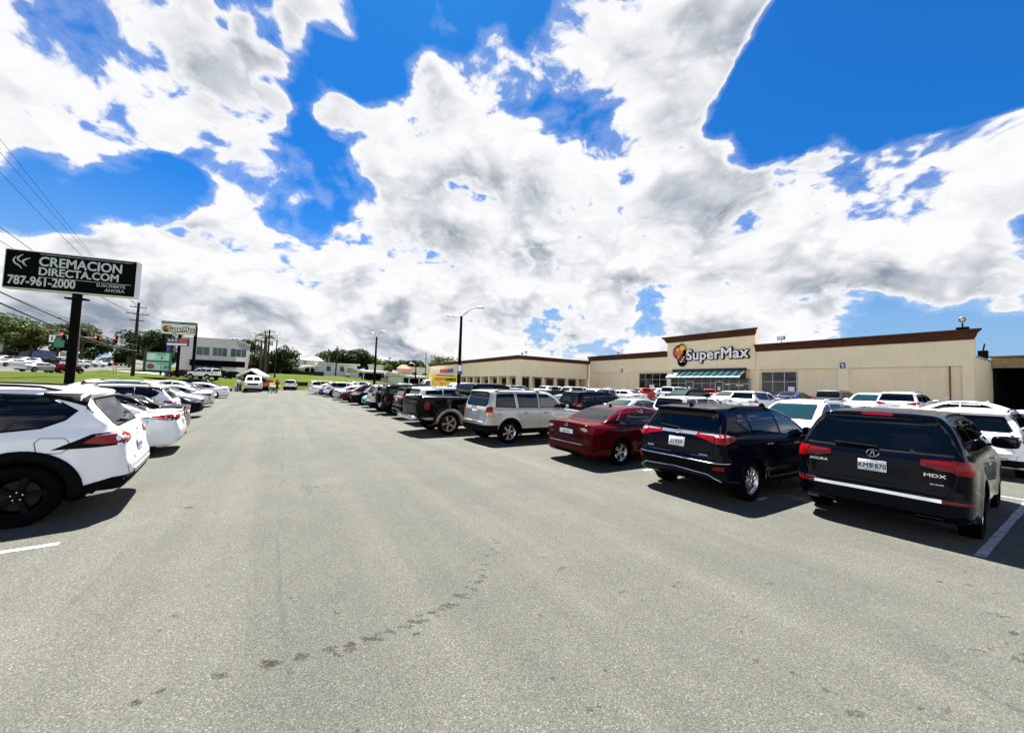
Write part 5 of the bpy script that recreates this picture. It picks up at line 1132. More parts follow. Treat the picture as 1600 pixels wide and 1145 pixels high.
mb = MB(); mb.box((-Lb/2, 7.4, 6.75), (Lb-.6, 14.6, .1), 'concrete'); mb.build('roof', wg)
for i in range(13):
    x = -.45-3.45*i if i else -.45
    mb = MB(); mb.box((x, .35, 2.05), (.85 if i == 0 else .40, .62 if i == 0 else .40, 3.3), 'stucco_trim'); mb.build('column', wg)
for i in range(1, 6):
    mb = MB(); mb.box((-.35, 2.55*i+.1, 2.05), (.40, .40, 3.3), 'stucco_trim'); mb.build('column', wg)
for i in range(11):
    x = -4.6-3.6*i; o = MB(); o.box((x, 2.36, 2.0), (2.7, .08, 2.6), 'frame_dark'); o = o.build('shop_window', wg); g = MB(); g.box((x, 2.31, 2.0), (2.4, .04, 2.3), 'shop_glass'); g.build('pane', o)
for i in range(5):
    y_ = 3.2+2.55*i; o = MB(); o.box((-2.26, y_, 2.0), (.08, 1.9, 2.7), 'frame_dark'); o = o.build('shop_window', wg); g = MB(); g.box((-2.21, y_, 2.0), (.04, 1.7, 2.4), 'shop_glass'); g.build('pane', o)
mb = MB(); mb.box((-38.0+4, -.06, 4.95), (5.6, .12, .95), 'red_panel'); mb.box((-31.0, -.06, 4.95), (5.6, .12, .95), 'blue_panel')
tag(mb.build('fascia_sign', None, None, frame2((PB.x, PB.y), (-DB.x, -DB.y))), 'red and blue strip sign on the beige arcade building above the box truck', 'sign')
for x, z, lb in ((-1.0, 7.7, 'right one of two small floodlights over the corner of the beige arcade building'), (-2.2, 7.5, 'left one of two small floodlights over the corner of the beige arcade building')):
    mb = MB(); mb.tube([(x, 2, 6.7), (x, 2, z)], .04, 'pole_dark', 6); mb.box((x, 2, z), (.45, .25, .25), 'lamp_head', bev=.04)
    tag(mb.build('roof_floodlight', None, 40, frame2((PB.x, PB.y), (-DB.x, -DB.y))), lb, 'floodlight')
# ------------------------------------------------------------------ left side: billboard
def quad_frame(pl, pr):   # frame with x from pl to pr (ground points), -y outwards towards the camera
    d = (Vector(pr)-Vector(pl)).normalized(); return frame2(pl, d)
A_ = pt(6, 415, 21.7); B_ = pt(214, 440, 23.6); Wb = (B_.xy-A_.xy).length
bb = bempty('billboard', quad_frame(A_.xy, B_.xy), 'black roadside billboard on a single dark pole above the white suv', 'billboard')
gz = ground_z(*((A_+B_)/2).xy)
mb = MB(); mb.box((Wb/2, .18, 7.85), (Wb, .42, 2.38), 'sign_frame', bev=.03); mb.build('cabinet', bb)
mb = MB(); mb.box((Wb/2, -.035, 7.85), (Wb-.14, .03, 2.24), 'sign_black'); pn = mb.build('face', bb)
def wtxt(mb_, s, x, z, size, m, sx, bold=.0, y=-.055, al='LEFT'): text_mb(mb_, s, size, m, Matrix.Translation((x, y, z)) @ Rz, .004, bold, sx, al)
mb = MB(); wtxt(mb, 'CREMACION', 1.55, 8.40, .80, 'sign_grey', .86, .018); wtxt(mb, 'DIRECTA.COM', 1.57, 7.80, .66, 'sign_grey', .88, .016); wtxt(mb, '787-961-2000', .24, 7.16, .74, 'sign_grey', .74, .018)
wtxt(mb, 'SUSCRÍBETE', 4.32, 7.28, .27, 'sign_grey', 1.0, 0); wtxt(mb, 'AHORA', 4.75, 7.00, .27, 'sign_grey', 1.05, 0)
for z in (8.86, 7.46): mb.box((Wb/2+.68, -.055, z), (Wb-1.85, .008, .022), 'sign_grey')
mb.build('lettering', bb)
mb = MB()
for pts_ in ([(.55, 8.62), (.42, 8.38), (.50, 8.18), (.72, 8.05), (.84, 7.86)], [(.85, 8.75), (.66, 8.60), (.60, 8.42), (.74, 8.30), (.95, 8.22)], [(1.18, 8.56), (.98, 8.48), (.84, 8.34), (.90, 8.16), (1.05, 8.04)]):
    q = smooth_open(pts_, 2); mb.tube([(x, -.055, z) for x, z in q], [.006+.045*math.sin(math.pi*i/(len(q)-1)) for i in range(len(q))], 'sign_grey', 6)
mb.build('flame_emblem', bb, 60)
mb = MB(); mb.tube([(3.32, .2, gz-.3), (3.32, .2, 6.7)], .22, 'pole_dark', 16); mb.box((3.32, .2, 6.35), (1.0, .4, .10), 'pole_dark'); mb.build('pole', bb, 40)
# ------------------------------------------------------------------ price and pylon signs
def board(u0, v0, u1, v1, Y, name, label, fn, cat='sign', dY=0.):
    a, b = pt(u0, v0, Y), pt(u1, v1, Y+dY); w_ = (b.xy-a.xy).length; h = abs(a.z-b.z)
    o = bempty(name, quad_frame(a.xy, b.xy), label, cat); z1 = a.z; z0 = min(b.z, z1-.3); fn(o, w_, z0, z1); return o
def pyl(o, w_, z0, z1):
    gz = 1.8; m_ = MB(); m_.box((w_/2, .2, (z0+z1)/2), (w_, .5, z1-z0), 'frame_dark'); m_.box((w_/2, -.07, (z0+z1)/2-.18), (w_-.12, .04, z1-z0-.46), 'cream_panel'); m_.build('cabinet', o)
    m_ = MB(); m_.box((w_/2, -.08, z1-.14), (w_, .05, .28), 'green'); wtxt(m_, 'Plaza Shopping Center', .45, z1-.15, .24, 'white_sign', 1.0, 0, -.11); m_.build('header', o)
    m_ = MB(); zc = (z0+z1)/2-.2; text_mb(m_, 'SuperMax', 1.12, 'sign_black', Matrix.Translation((w_*.58, -.12, zc-.05)) @ Rz, .01, .13, .80); text_mb(m_, 'SuperMax', 1.12, 'white_sign', Matrix.Translation((w_*.58, -.15, zc-.05)) @ Rz, .01, .015, .80); m_.build('letters', o)
    m_ = MB(); m_.lathe([(1, 0), (1, .04), (.001, .04)], 'sign_black', 20, Matrix.Translation((.75, -.10, zc)) @ Rz @ Matrix.Diagonal((.5, .55, 1, 1))); m_.lathe([(1, 0), (1, .06), (.001, .06)], 'fruit_red', 20, Matrix.Translation((.70, -.10, zc+.08)) @ Rz @ Matrix.Diagonal((.38, .36, 1, 1))); m_.lathe([(1, 0), (1, .08), (.001, .08)], 'fruit_yellow', 16, Matrix.Translation((.98, -.10, zc+.25)) @ Rz @ Matrix.Diagonal((.17, .17, 1, 1))); m_.build('fruit_emblem', o, 40)
    for x in (.25, w_*.52, w_-.12): m_ = MB(); m_.box((x, .3, (gz+z1)/2-.4), (.34 if x > .3 else .16, .34, z1-gz-.6), 'pole_dark'); m_.build('post', o)
board(253, 501, 305.5, 524.5, 62, 'pylon_sign', 'tall cream pylon sign with store name and fruit emblem on dark posts', pyl, dY=1.5)
def led(o, w_, z0, z1):
    h = z1-z0; m_ = MB(); m_.box((w_/2, 0, (z0+z1)/2), (w_, .3, h), 'frame_dark'); m_.box((w_*.30, -.17, z0+h*.68), (w_*.56, .04, h*.56), 'blue_panel'); m_.box((w_*.79, -.17, z0+h*.68), (w_*.40, .04, h*.56), 'red_panel'); m_.box((w_/2, -.17, z0+h*.2), (w_*.94, .04, h*.26), 'white_sign'); m_.build('cabinet', o)
    m_ = MB()
    for i in range(3): m_ = MB(); m_.box((w_*(.14+.16*i), -.20, z0+h*.7), (w_*.09, .02, h*.24), 'teal_panel'); m_.build('display', o)
    m_ = MB()
    m_.box((.2, .1, (1.5+z0)/2), (.4, .3, z0-1.5), 'blue_panel'); m_.build('post', o)
board(262, 528, 294, 541, 60, 'message_sign', 'blue and red electronic message sign under the tall pylon sign', led)
def price(o, w_, z0, z1):
    m_ = MB(); m_.box((w_/2, .1, (z0+z1)/2), (w_, .3, z1-z0), 'green'); m_.build('frame', o); h = (z1-z0)/2
    for k, (t1, t2) in enumerate((('FILETE', '4'), ('CHULETA', '1.89'))):
        zc = z1-h*(k+.5); m_ = MB(); m_.box((w_/2-.05, -.07, zc), (w_-.35, .04, h-.3), 'teal_panel'); m_.lathe([(1, 0), (1, .04), (.001, .04)], 'white_sign' if k == 0 else 'fruit_red', 18, Matrix.Translation((w_*.22, -.09, zc-.05)) @ Rz @ Matrix.Diagonal((w_*.15, h*.28, 1, 1)))
        wtxt(m_, t1, w_*.45, zc+h*.22, .42, 'green', .9, .01, -.10); wtxt(m_, t2, w_*.58, zc-h*.14, .75, 'blue_panel', .9, .02, -.10); m_.build('price_panel', o)
board(229, 549, 266, 580, 58, 'price_board', 'green framed two panel meat price board beside the utility pole', price, dY=1)
# ------------------------------------------------------------------ utility poles and wires
def upole(u, vtop, Y, label, arms=((.6, 1.3), (1.5, 1.5)), r=.15, lean=0., trans=False, H=None):
    p = pt(u, vtop, Y); gz = ground_z(p.x, p.y)-.2; o = bempty('utility_pole', Matrix.Translation((p.x, p.y, gz)) @ Matrix.Rotation(AZ+.25, 4, 'Z'), label, 'utility pole', 'utility poles along the road')
    h = p.z-gz; m_ = MB(); m_.tube([(0, 0, 0), (0, 0, h)], [r*1.15, r*.75], 'wood', 10); m_.build('pole', o, 50)
    for dz, w_ in arms:
        m_ = MB(); m_.box((0, -.16, h-dz), (w_*2, .10, .12), 'wood')
        for k in (-1, -.45, .45, 1): m_.lathe([(.02, 0), (.05, .06), (.03, .12), (.05, .18), (.02, .24)], 'galv', 8, Matrix.Translation((k*w_*.92, -.16, h-dz+.06)))
        m_.build('crossarm', o, 50)
    if trans: m_ = MB(); m_.lathe([(.001, 0), (.28, .03), (.28, .85), (.2, .92), (.001, .92)], 'galv', 14, Matrix.Translation((.42, -.1, h-3.0))); m_.build('transformer', o, 40)
    return Vector((p.x, p.y, p.z))
p1 = upole(217, 473, 61, 'tall dark utility pole with two crossarms beside the green price board', ((.8, 1.0), (1.9, 1.35), (3.0, .8)), .22)
upole(421.5, 515, 70, 'utility pole with crossarm in front of the palm tree behind the van canopy', ((.4, .9), (1.6, .7)), .17, trans=True)
upole(433, 531, 72, 'thin dark pole leaning beside the palm tree', (), .13)
upole(415, 518, 76, 'second utility pole just left of the one in front of the palm tree', ((.3, .6),), .14)
upole(400, 523, 88, 'thin utility pole at the left edge of the palm crown', (), .12)
upole(527, 541, 95, 'weathered utility pole in front of the grey two storey house', ((.7, .5),), .16)
upole(609, 558, 100, 'slim pole behind the parked cars right of the lamp post', ((.3, .5),), .13)
upole(666, 551, 92, 'thin black pole left of the yellow box truck', (), .12)
def wire(a, b, sag, r=.012, label=None, n=18):
    m_ = MB(); pts_ = [a.lerp(b, i/n)-Vector((0, 0, sag*4*(i/n)*(1-i/n))) for i in range(n+1)]; m_.tube(pts_, r, 'wire', 5, M=None); return m_
WL = [((217, 480), 61, (-120, 95), 26, .5, .012, 'upper left'), ((213, 480), 61, (-120, 62), 26, .4, .012, ''), ((219, 481), 61, (-60, 205), 24, .6, .012, ''), ((216, 490), 61, (-60, 340), 24, .5, .014, ''), ((216, 494), 61, (-60, 310), 22, .6, .016, ''),
      ((214, 540), 61, (-80, 418), 20, .5, .032, ''), ((214, 548), 61, (-80, 436), 20, .7, .040, ''), ((214, 552), 61, (-60, 470), 26, .3, .014, ''), ((214, 530), 61, (-40, 440), 26, .4, .012, ''), ((217, 482), 61, (421, 522), 70, .6, .014, ''), ((217, 490), 61, (527, 546), 95, .6, .016, ''), ((421, 525), 70, (527, 545), 95, .5, .014, '')]
WLAB = ['topmost thin wire crossing the blue sky upper left', 'second wire just under the topmost one at upper left', 'single thin wire reaching the billboard top from the left edge', 'wire passing behind the billboard left end', 'wire just below the one behind the billboard left end', 'upper thick cable under the billboard', 'lower thick cable under the billboard', 'lowest thin wire by the tree tops at left', 'thin wire under the billboard bottom edge', 'wire from the tall pole to the palm tree pole', 'wire from the tall pole over the grey building', 'wire between the palm tree pole and the weathered pole']
for (q0, Y0, q1, Y1, sg_, r_, _), lb in zip(WL, WLAB):
    m_ = wire(pt(*q0, Y0), pt(*q1, Y1), sg_, r_*1.5)
    if r_ > .03:                                            # splice cases on the thick cables
        c = pt(*q0, Y0).lerp(pt(*q1, Y1), .72 if r_ > .035 else .68); c.z -= sg_*4*.72*.28; d = (pt(*q1, Y1)-pt(*q0, Y0)).normalized(); m_.tube([c-d*.5, c-d*.3, c+d*.3, c+d*.5], [.04, .09, .09, .04], 'wire', 8)
    tag(m_.build('overhead_wire', None, 60), lb, 'wire', 'overhead wires')
# ------------------------------------------------------------------ lamp posts
def lamp(u, vtop, Y, label, arms, ubase=None, H=None):
    p = pt(u, vtop, Y); gz = ground_z(p.x, p.y); o = bempty('lamp_post', Matrix.Translation((p.x, p.y, gz)), label, 'lamp post', 'lamp posts of the car park'); h = p.z-gz
    m_ = MB(); m_.tube([(-.0, 0, 0), (0, 0, h)], [.19, .11], 'pole_dark', 12); m_.box((0, 0, .25), (.5, .5, .5), 'concrete', bev=.04); m_.build('pole', o, 50)
    for dx, dz in arms:
        m_ = MB(); m_.tube([(0, 0, h-.15), (dx*.25, 0, h+dz*.35), (dx*.6, 0, h+dz*.8), (dx, 0, h+dz)], .045, 'galv', 8); m_.build('arm', o, 60); m_ = MB(); s_ = 1 if dx > 0 else -1
        m_.lathe([(.001, -.42), (.10, -.38), (.15, -.1), (.17, .12), (.12, .34), (.001, .40)], 'galv', 12, Matrix.Translation((dx+s_*.25, 0, h+dz)) @ Matrix.Rotation(math.pi/2, 4, 'Y') @ Matrix.Diagonal((.6, 1, 1, 1))); m_.build('lamp_head', o, 50)
    return o
l1 = lamp(721, 494, 34, 'tall dark lamp post with one raised and one short arm behind the black pickup', ((1.45, .85), (-.75, -.02)))
m_ = MB(); m_.box((0, -.2, 0), (.42, .03, .9), 'sign_blue'); m_.box((0, -.22, .1), (.3, .01, .5), 'white_sign'); q = pt(719, 577, 33.6); tag(m_.build('pole_sign', None, None, Matrix.Translation(q)), 'small blue and white notice fixed to the tall lamp post', 'sign')
lamp(588.5, 527, 52, 'shorter lamp post with two curved arms behind the teal hatchback', ((.62, .85), (-.42, .62)))
lamp(650, 570, 78, 'distant street lamp with a hooked arm left of the box truck', ((-.9, .3),))
# ------------------------------------------------------------------ traffic signals
p = pt(124, 512, 70); gz = ground_z(p.x, p.y); ts = bempty('traffic_signal', Matrix.Translation((p.x, p.y, gz)), 'grey traffic signal mast with horizontal arms and red lights at the road', 'traffic signal'); h = p.z-gz
m_ = MB(); m_.tube([(0, 0, 0), (0, 0, h)], [.26, .16], 'galv', 10); m_.build('pole', ts, 50); m_ = MB(); m_.tube([(-5.8, 1.0, h-1.4), (0, 0, h-1.7), (5, -.5, h-2.0), (10, -1, h-2.0)], .08, 'galv', 8); m_.build('mast_arm', ts, 50)
for x in (-2.9, 4.6, 8.1):
    m_ = MB(); zc = h-2.2+(.5 if x < 0 else 0); m_.box((x, -1.0 if x > 0 else 0, zc), (.5, .4, 1.4), 'sign_black', bev=.04); o = m_.build('signal_head', ts); m_ = MB(); m_.lathe([(.001, .03), (.17, .02), (.19, 0)], 'lamp_red', 14, Matrix.Translation((x, -1.2 if x > 0 else -.2, zc+.42)) @ Rz); m_.build('red_lamp', o)
    m_ = MB()
    for k in (0, -.42): m_.lathe([(.001, .03), (.17, .02), (.19, 0)], 'lamp_off', 14, Matrix.Translation((x, -1.2 if x > 0 else -.2, zc+k)) @ Rz)
    m_.build('dark_lamp', o)
m_ = MB(); m_.box((-3.9, .3, h-3.0), (2.0, .06, 1.6), 'green'); m_.build('street_name_board', ts); m_ = MB(); m_.box((-5.3, .3, h-2.2), (1.1, .06, 1.3), 'white_sign'); m_.box((-5.3, .26, h-2.2), (.25, .02, .8), 'sign_black'); m_.build('lane_board', ts); m_ = MB(); m_.box((-1.4, -.2, h-1.9), (.9, .06, .7), 'white_sign'); m_.box((-1.4, -.24, h-1.9), (.6, .02, .12), 'sign_black'); m_.build('turn_board', ts)
mat('office_glass', (.05, .10, .115), .1, 0, 0, .4)
# ------------------------------------------------------------------ grey building
a_, b_ = pt(276, 560, 73), pt(369, 560, 77); gb = bempty('office_block', quad_frame(a_.xy, b_.xy), 'light grey two storey block with dark awning behind the pylon sign', 'building'); w_ = (b_.xy-a_.xy).length; ztop = pt(330, 529, 75).z; g0 = 1.0
m_ = MB(); m_.box((w_/2, 6, (ztop+g0)/2-.3), (w_, 12, ztop-g0+.6), 'wall_grey'); m_.box((w_/2, 6, ztop+.02), (w_+.2, 12.2, .18), 'wall_grey'); m_.build('wall', gb)
for x0, x1 in ((3.0, 5.1), (5.6, 8.0), (8.6, 11.3)):
    k = 1 if x1-x0 < 2.2 else 3; m_ = MB(); m_.box(((x0+x1)/2, -.04, ztop-2.6), (x1-x0, .1, 1.75), 'frame_alu'); o = m_.build('window', gb); n_ = max(2, int((x1-x0)/.8)); m_ = MB()
    for i in range(n_): m_.box((x0+(x1-x0)*(i+.5)/n_, -.09, ztop-2.6), ((x1-x0)/n_-.10, .04, 1.6), 'office_glass')
    m_.build('pane', o)
m_ = MB(); m_.prism([(2.3, ztop-5.6), (2.3, ztop-4.4), (11.2, ztop-4.4), (11.2, ztop-5.6)], -.9, -.02, 'sign_black'); m_.build('awning', gb)
m_ = MB(); m_.box((3.2+.8, -.04, ztop-7.0), (5.6, .1, 1.0), 'shop_glass'); m_.box((4.8, -.04, ztop-6.0), (4.6, .1, .8), 'shop_glass'); m_.build('window', gb)
m_ = MB(); m_.box((8.6, -.05, ztop-6.0), (2.4, .1, .7), 'white_sign'); m_.build('name_board', gb); m_ = MB(); m_.box((w_-2.1, -.04, g0+1.1), (.95, .1, 2.3), 'sign_black'); m_.build('door', gb); m_ = MB(); m_.box((w_-4.1, -.04, g0+1.5), (1.8, .1, 1.2), 'sign_black'); m_.build('window', gb)
m_ = MB(); m_.tube([(6.2, 5, ztop), (6.2, 5, ztop+2.3)], .025, 'galv', 5); m_.tube([(8, 1, ztop+.5), (10.5, 1, ztop+.5)], .03, 'galv', 5); m_.tube([(8, 1, ztop), (8, 1, ztop+.5)], .03, 'galv', 5); m_.tube([(10.5, 1, ztop), (10.5, 1, ztop+.5)], .03, 'galv', 5); m_.build('roof_rail', gb)
# ------------------------------------------------------------------ houses
def house(u0, u1, vtop, Y0, Y1, label, wallm, roofm='roof_metal', floors=1, depth=9, over=.5, wins=3, zb=None, style='flat', porch=False):
    a, b = pt(u0, vtop, Y0), pt(u1, vtop, Y1); w_ = (b.xy-a.xy).length; zt = (pt((u0+u1)/2, vtop, (Y0+Y1)/2)).z; zb = ground_z(*((a+b)/2).xy)-.3 if zb is None else zb
    o = bempty('house', quad_frame(a.xy, b.xy), label, 'house'); m_ = MB(); m_.box((w_/2, depth/2, (zt+zb)/2), (w_, depth, zt-zb), wallm); m_.build('wall', o)
    m_ = MB()
    if style == 'flat': m_.box((w_/2, depth/2, zt+.12), (w_+over*2, depth+over*2, .24), roofm)
    else: m_.prism([(-over, zt), (w_/2, zt+w_*.20), (w_+over, zt)], -over, depth+over, roofm) if style == 'gable' else m_.add([(-over, -over, zt), (w_+over, -over, zt), (w_+over, depth+over, zt), (-over, depth+over, zt), (w_*.3, depth/2, zt+depth*.17), (w_*.7, depth/2, zt+depth*.17)], [(0, 1, 5, 4), (1, 2, 5), (2, 3, 4, 5), (3, 0, 4), (3, 2, 1, 0)], roofm)
    m_.build('roof', o); fh = (zt-zb-.3)/floors
    for f in range(floors):
        for i in range(wins):
            x = w_*(i+.5)/wins; zc = zb+.3+fh*(f+.58); m_ = MB(); m_.box((x, -.03, zc), (1.25, .08, 1.15), 'frame_dark'); wo = m_.build('window', o); m_ = MB(); m_.box((x, -.08, zc), (1.1, .03, 1.0), 'shop_glass'); m_.build('pane', wo)
    if porch:
        m_ = MB(); m_.box((w_/2, -1.3, zt-.35), (w_*.8, 2.6, .15), roofm); m_.build('porch_roof', o)
        for k in (.12, .5, .88): m_ = MB(); m_.box((w_*k, -2.4, (zt+zb)/2-.3), (.18, .18, zt-zb-.4), wallm); m_.build('porch_post', o)
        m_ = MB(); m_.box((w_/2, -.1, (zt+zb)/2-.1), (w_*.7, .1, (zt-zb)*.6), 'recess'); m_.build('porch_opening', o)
    return o, w_, zt, zb
o, w_, zt, zb = house(496, 558, 569, 100, 104, 'grey two storey house with white overhanging roof and outside stair', 'wall_bluegrey', 'wall_white', 2, 10, .8, 0)
for x in (w_*.28, w_*.62): m_ = MB(); m_.box((x, -.05, zt-1.3), (1.0, .1, 1.3), 'shop_glass'); m_.build('window', o)
m_ = MB(); m_.box((w_*.84, -.05, zt-1.3), (2.0, .1, 1.5), 'frame_alu'); m_.box((w_*.84, -.6, zt-2.6), (2.6, 1.1, .9), 'wall_white'); m_.build('balcony', o); m_ = MB(); m_.box((w_*.84, -.05, zb+1.5), (1.6, .1, 2.4), 'rust'); m_.build('garage_door', o)
m_ = MB(); m_.prism([(0, zt-2.6), (0, zt-2.9), (w_*.30, zb+.3), (w_*.33, zb+.3)], -1.2, -.2, 'wall_white'); m_.build('stair', o)
house(472, 495, 572, 100, 100, 'pale house wing with dark carport left of the grey two storey house', 'wall_white', 'wall_white', 1, 8, .6, 1, porch=True)
house(375, 391, 552, 88, 89, 'light blue box building tucked right of the grey office block', 'wall_bluegrey', 'wall_white', 2, 6, .2, 1)
house(419, 436, 568, 100, 101, 'small pinkish house right of the palm trunks', 'wall_pink', 'wall_white', 1, 8, .5, 1)
house(386, 412, 570, 94, 95, 'reddish low house behind the van canopy', 'wall_pink', 'roof_metal', 1, 8, .5, 2)
house(436, 470, 575, 92, 96, 'brown low house with long dark porch on the grass hill', 'wood', 'roof_metal', 1, 8, .8, 2, porch=True)
house(446, 458, 560, 112, 112, 'pale gabled house peeking over the brown porch house', 'wall_white', 'roof_metal', 1, 8, .5, 1, style='hip')
house(478, 498, 563, 118, 119, 'far house with tan roof above the pale carport', 'wall_white', 'roof_metal', 1, 8, .5, 1, style='hip')
house(559, 602, 580, 92, 96, 'long low white building with open dark shelter beside the second lamp post', 'wall_white', 'wall_white', 1, 8, .6, 4, porch=True)
house(576, 597, 571, 112, 113, 'small white upper house behind the low white building', 'wall_white', 'wall_white', 1, 8, .3, 2)
house(602, 628, 584, 96, 98, 'grey roofed open shelter between the white buildings', 'wall_grey', 'concrete', 1, 8, .8, 2, porch=True)
house(628, 668, 588, 86, 90, 'white low house with a wide porch left of the box truck', 'wall_white', 'wall_white', 1, 9, .8, 3, porch=True)
house(622, 640, 576, 108, 109, 'pinkish house behind the wide porch house', 'wall_pink', 'roof_red', 1, 8, .5, 1, style='hip')
house(640, 672, 575, 116, 118, 'white block house right of the pinkish house', 'wall_white', 'wall_white', 1, 8, .3, 2)
a_ = pt(-40, 540, 92); o, w_, zt, zb = house(-70, 10, 519, 86, 92, 'pale building with a white column at the far left edge', 'wall_white', 'concrete', 2, 12, .5, 4)
house(12, 50, 545, 112, 114, 'dark blue glass building behind the brownish tree at left', 'sign_blue', 'concrete', 2, 10, .3, 4)
# ------------------------------------------------------------------ trees
def tree(u, vtop, Y, rad, label, leaf='leaf_dark', n=None, squash=.8, trunk=.25, zb=None, seed=0, kind='tree', lobes=9, group=None):
    R_ = random.Random(seed+int(u*7)); p = pt(u, vtop, Y); gz = ground_z(p.x, p.y)-.2 if zb is None else zb; h = p.z-gz
    o = bempty(kind, Matrix.Translation((p.x, p.y, gz)), label, 'tree', group)
    cz = h-rad*squash; m_ = MB(); m_.tube([(0, 0, 0), (R_.uniform(-.2, .2), 0, cz*.5), (0, 0, cz)], [trunk*1.3, trunk, trunk*.6], 'bark', 8)
    cl = []
    for i in range(lobes):
        q = R_.uniform(0, 6.28); el = R_.uniform(-.5, 1.2); rr = rad*R_.uniform(.45, .72); c = Vector((math.cos(q)*math.cos(el)*rr, math.sin(q)*math.cos(el)*rr, cz+math.sin(el)*rr*squash)); cl.append((c, rad*R_.uniform(.30, .50)))
        m_.tube([(0, 0, cz*.72), (c.x*.5, c.y*.5, (cz*.72+c.z)/2+.1), tuple(c)], [trunk*.5, trunk*.3, trunk*.08], 'bark', 5)
    cl.append((Vector((0, 0, cz+rad*.2)), rad*.5)); m_.build('trunk', o, 60)
    n = n or int(900*rad**1.3); ls = max(.16, Y*.0032); vs = []; fs = []
    for i in range(n):
        c, r = R_.choice(cl); d = Vector((R_.gauss(0, 1), R_.gauss(0, 1), R_.gauss(0, 1))).normalized(); rr = r*(R_.random()**.4)*1.05; q = c+Vector((d.x*rr, d.y*rr, d.z*rr*squash))
        nn = (d+Vector((R_.gauss(0, .6), R_.gauss(0, .6), R_.gauss(0, .6)+.3))).normalized(); t = nn.orthogonal().normalized(); b = nn.cross(t); an_ = R_.uniform(0, 6.28); t, b = t*math.cos(an_)+b*math.sin(an_), b*math.cos(an_)-t*math.sin(an_); s_ = ls*R_.uniform(.6, 1.4)
        k = len(vs); vs += [q-t*s_, q-b*s_*.5, q+t*s_, q+b*s_*.5]; fs.append((k, k+1, k+2, k+3))
    mm = MB(); mm.add(vs, fs, leaf); mm.build('crown', o)
    return o
TG = 'trees along the road and behind the houses'
for i, t_ in enumerate([(12, 484, 92, 6.0, 'dark leafy tree rising over the left edge building', 'leaf_mid'), (52, 502, 84, 5.6, 'brownish flowering tree over the white road cars at left', 'leaf_olive'), (95, 505, 100, 6.0, 'dark tree behind the billboard pole', 'leaf_dark'), (132, 505, 92, 5.2, 'tree with olive tint right of the signal mast', 'leaf_olive'), (150, 525, 100, 4.6, 'dark low tree at the end of the signal arm', 'leaf_dark'), (-25, 478, 80, 7.5, 'large tree partly outside the left edge', 'leaf_mid'),
     (232, 511, 78, 5.8, 'broad dark tree behind the tall utility pole', 'leaf_dark'), (252, 530, 84, 4.6, 'dark tree behind the green price board', 'leaf_dark'), (205, 535, 98, 3.5, 'small dark tree left of the tall utility pole', 'leaf_dark'), (172, 556, 170, 4.0, 'tiny distant tree along the road', 'leaf_dark'), (374, 530, 96, 3.6, 'dark tree rising right of the grey block', 'leaf_dark'), (392, 527, 98, 4.4, 'dark bushy tree left of the palm', 'leaf_dark'), (441, 541, 90, 4.4, 'dark tree right of the palm tree', 'leaf_dark'), (412, 545, 92, 4.8, 'full mid green tree under the palm', 'leaf_mid'), (395, 560, 96, 3.2, 'pale green bush below the dark bushy tree', 'leaf_light'), (458, 560, 124, 3.5, 'small dark tree by the gabled house', 'leaf_dark'),
     (471, 560, 126, 2.8, 'rounded small dark tree between the far houses', 'leaf_dark'), (512, 544, 128, 5.0, 'airy tree left behind the grey two storey house', 'leaf_mid'), (556, 543, 130, 6.2, 'large rounded dark tree behind the grey two storey house', 'leaf_dark'), (541, 547, 126, 5.0, 'dark tree nested left of the large rounded one', 'leaf_dark'), (572, 552, 134, 4.8, 'dark tree nested right of the large rounded one', 'leaf_dark'), (597, 558, 128, 3.8, 'yellow green tree right of the second lamp post', 'leaf_light'), (612, 562, 130, 3.6, 'mid green tree over the open shelter', 'leaf_mid'), (634, 560, 132, 4.0, 'dark tree over the pinkish house', 'leaf_dark'), (652, 562, 134, 4.0, 'dark tree right of the one over the pinkish house', 'leaf_dark'), (687, 553, 120, 4.4, 'sparse light tree above the arcade roof left of the tall lamp post', 'leaf_light'), (704, 556, 122, 4.0, 'sparse light tree above the arcade roof behind the tall lamp post', 'leaf_light'), (728, 558, 126, 3.6, 'sparse light tree above the arcade roof right of the tall lamp post', 'leaf_light'), (-60, 500, 70, 6, 'tree outside the left edge', 'leaf_mid'), (115, 520, 108, 5, 'dark tree between the billboard pole and the signal mast', 'leaf_dark'), (30, 520, 100, 5, 'dark tree behind the brownish flowering one', 'leaf_dark')]):
    sparse = 'sparse' in t_[4] or 'airy' in t_[4]
    tree(t_[0], t_[1], t_[2], t_[3], t_[4], t_[5], n=int(t_[3]**1.6*(60 if sparse else 330)), seed=i, group=TG, squash=.62 if t_[3] > 5 else .8)
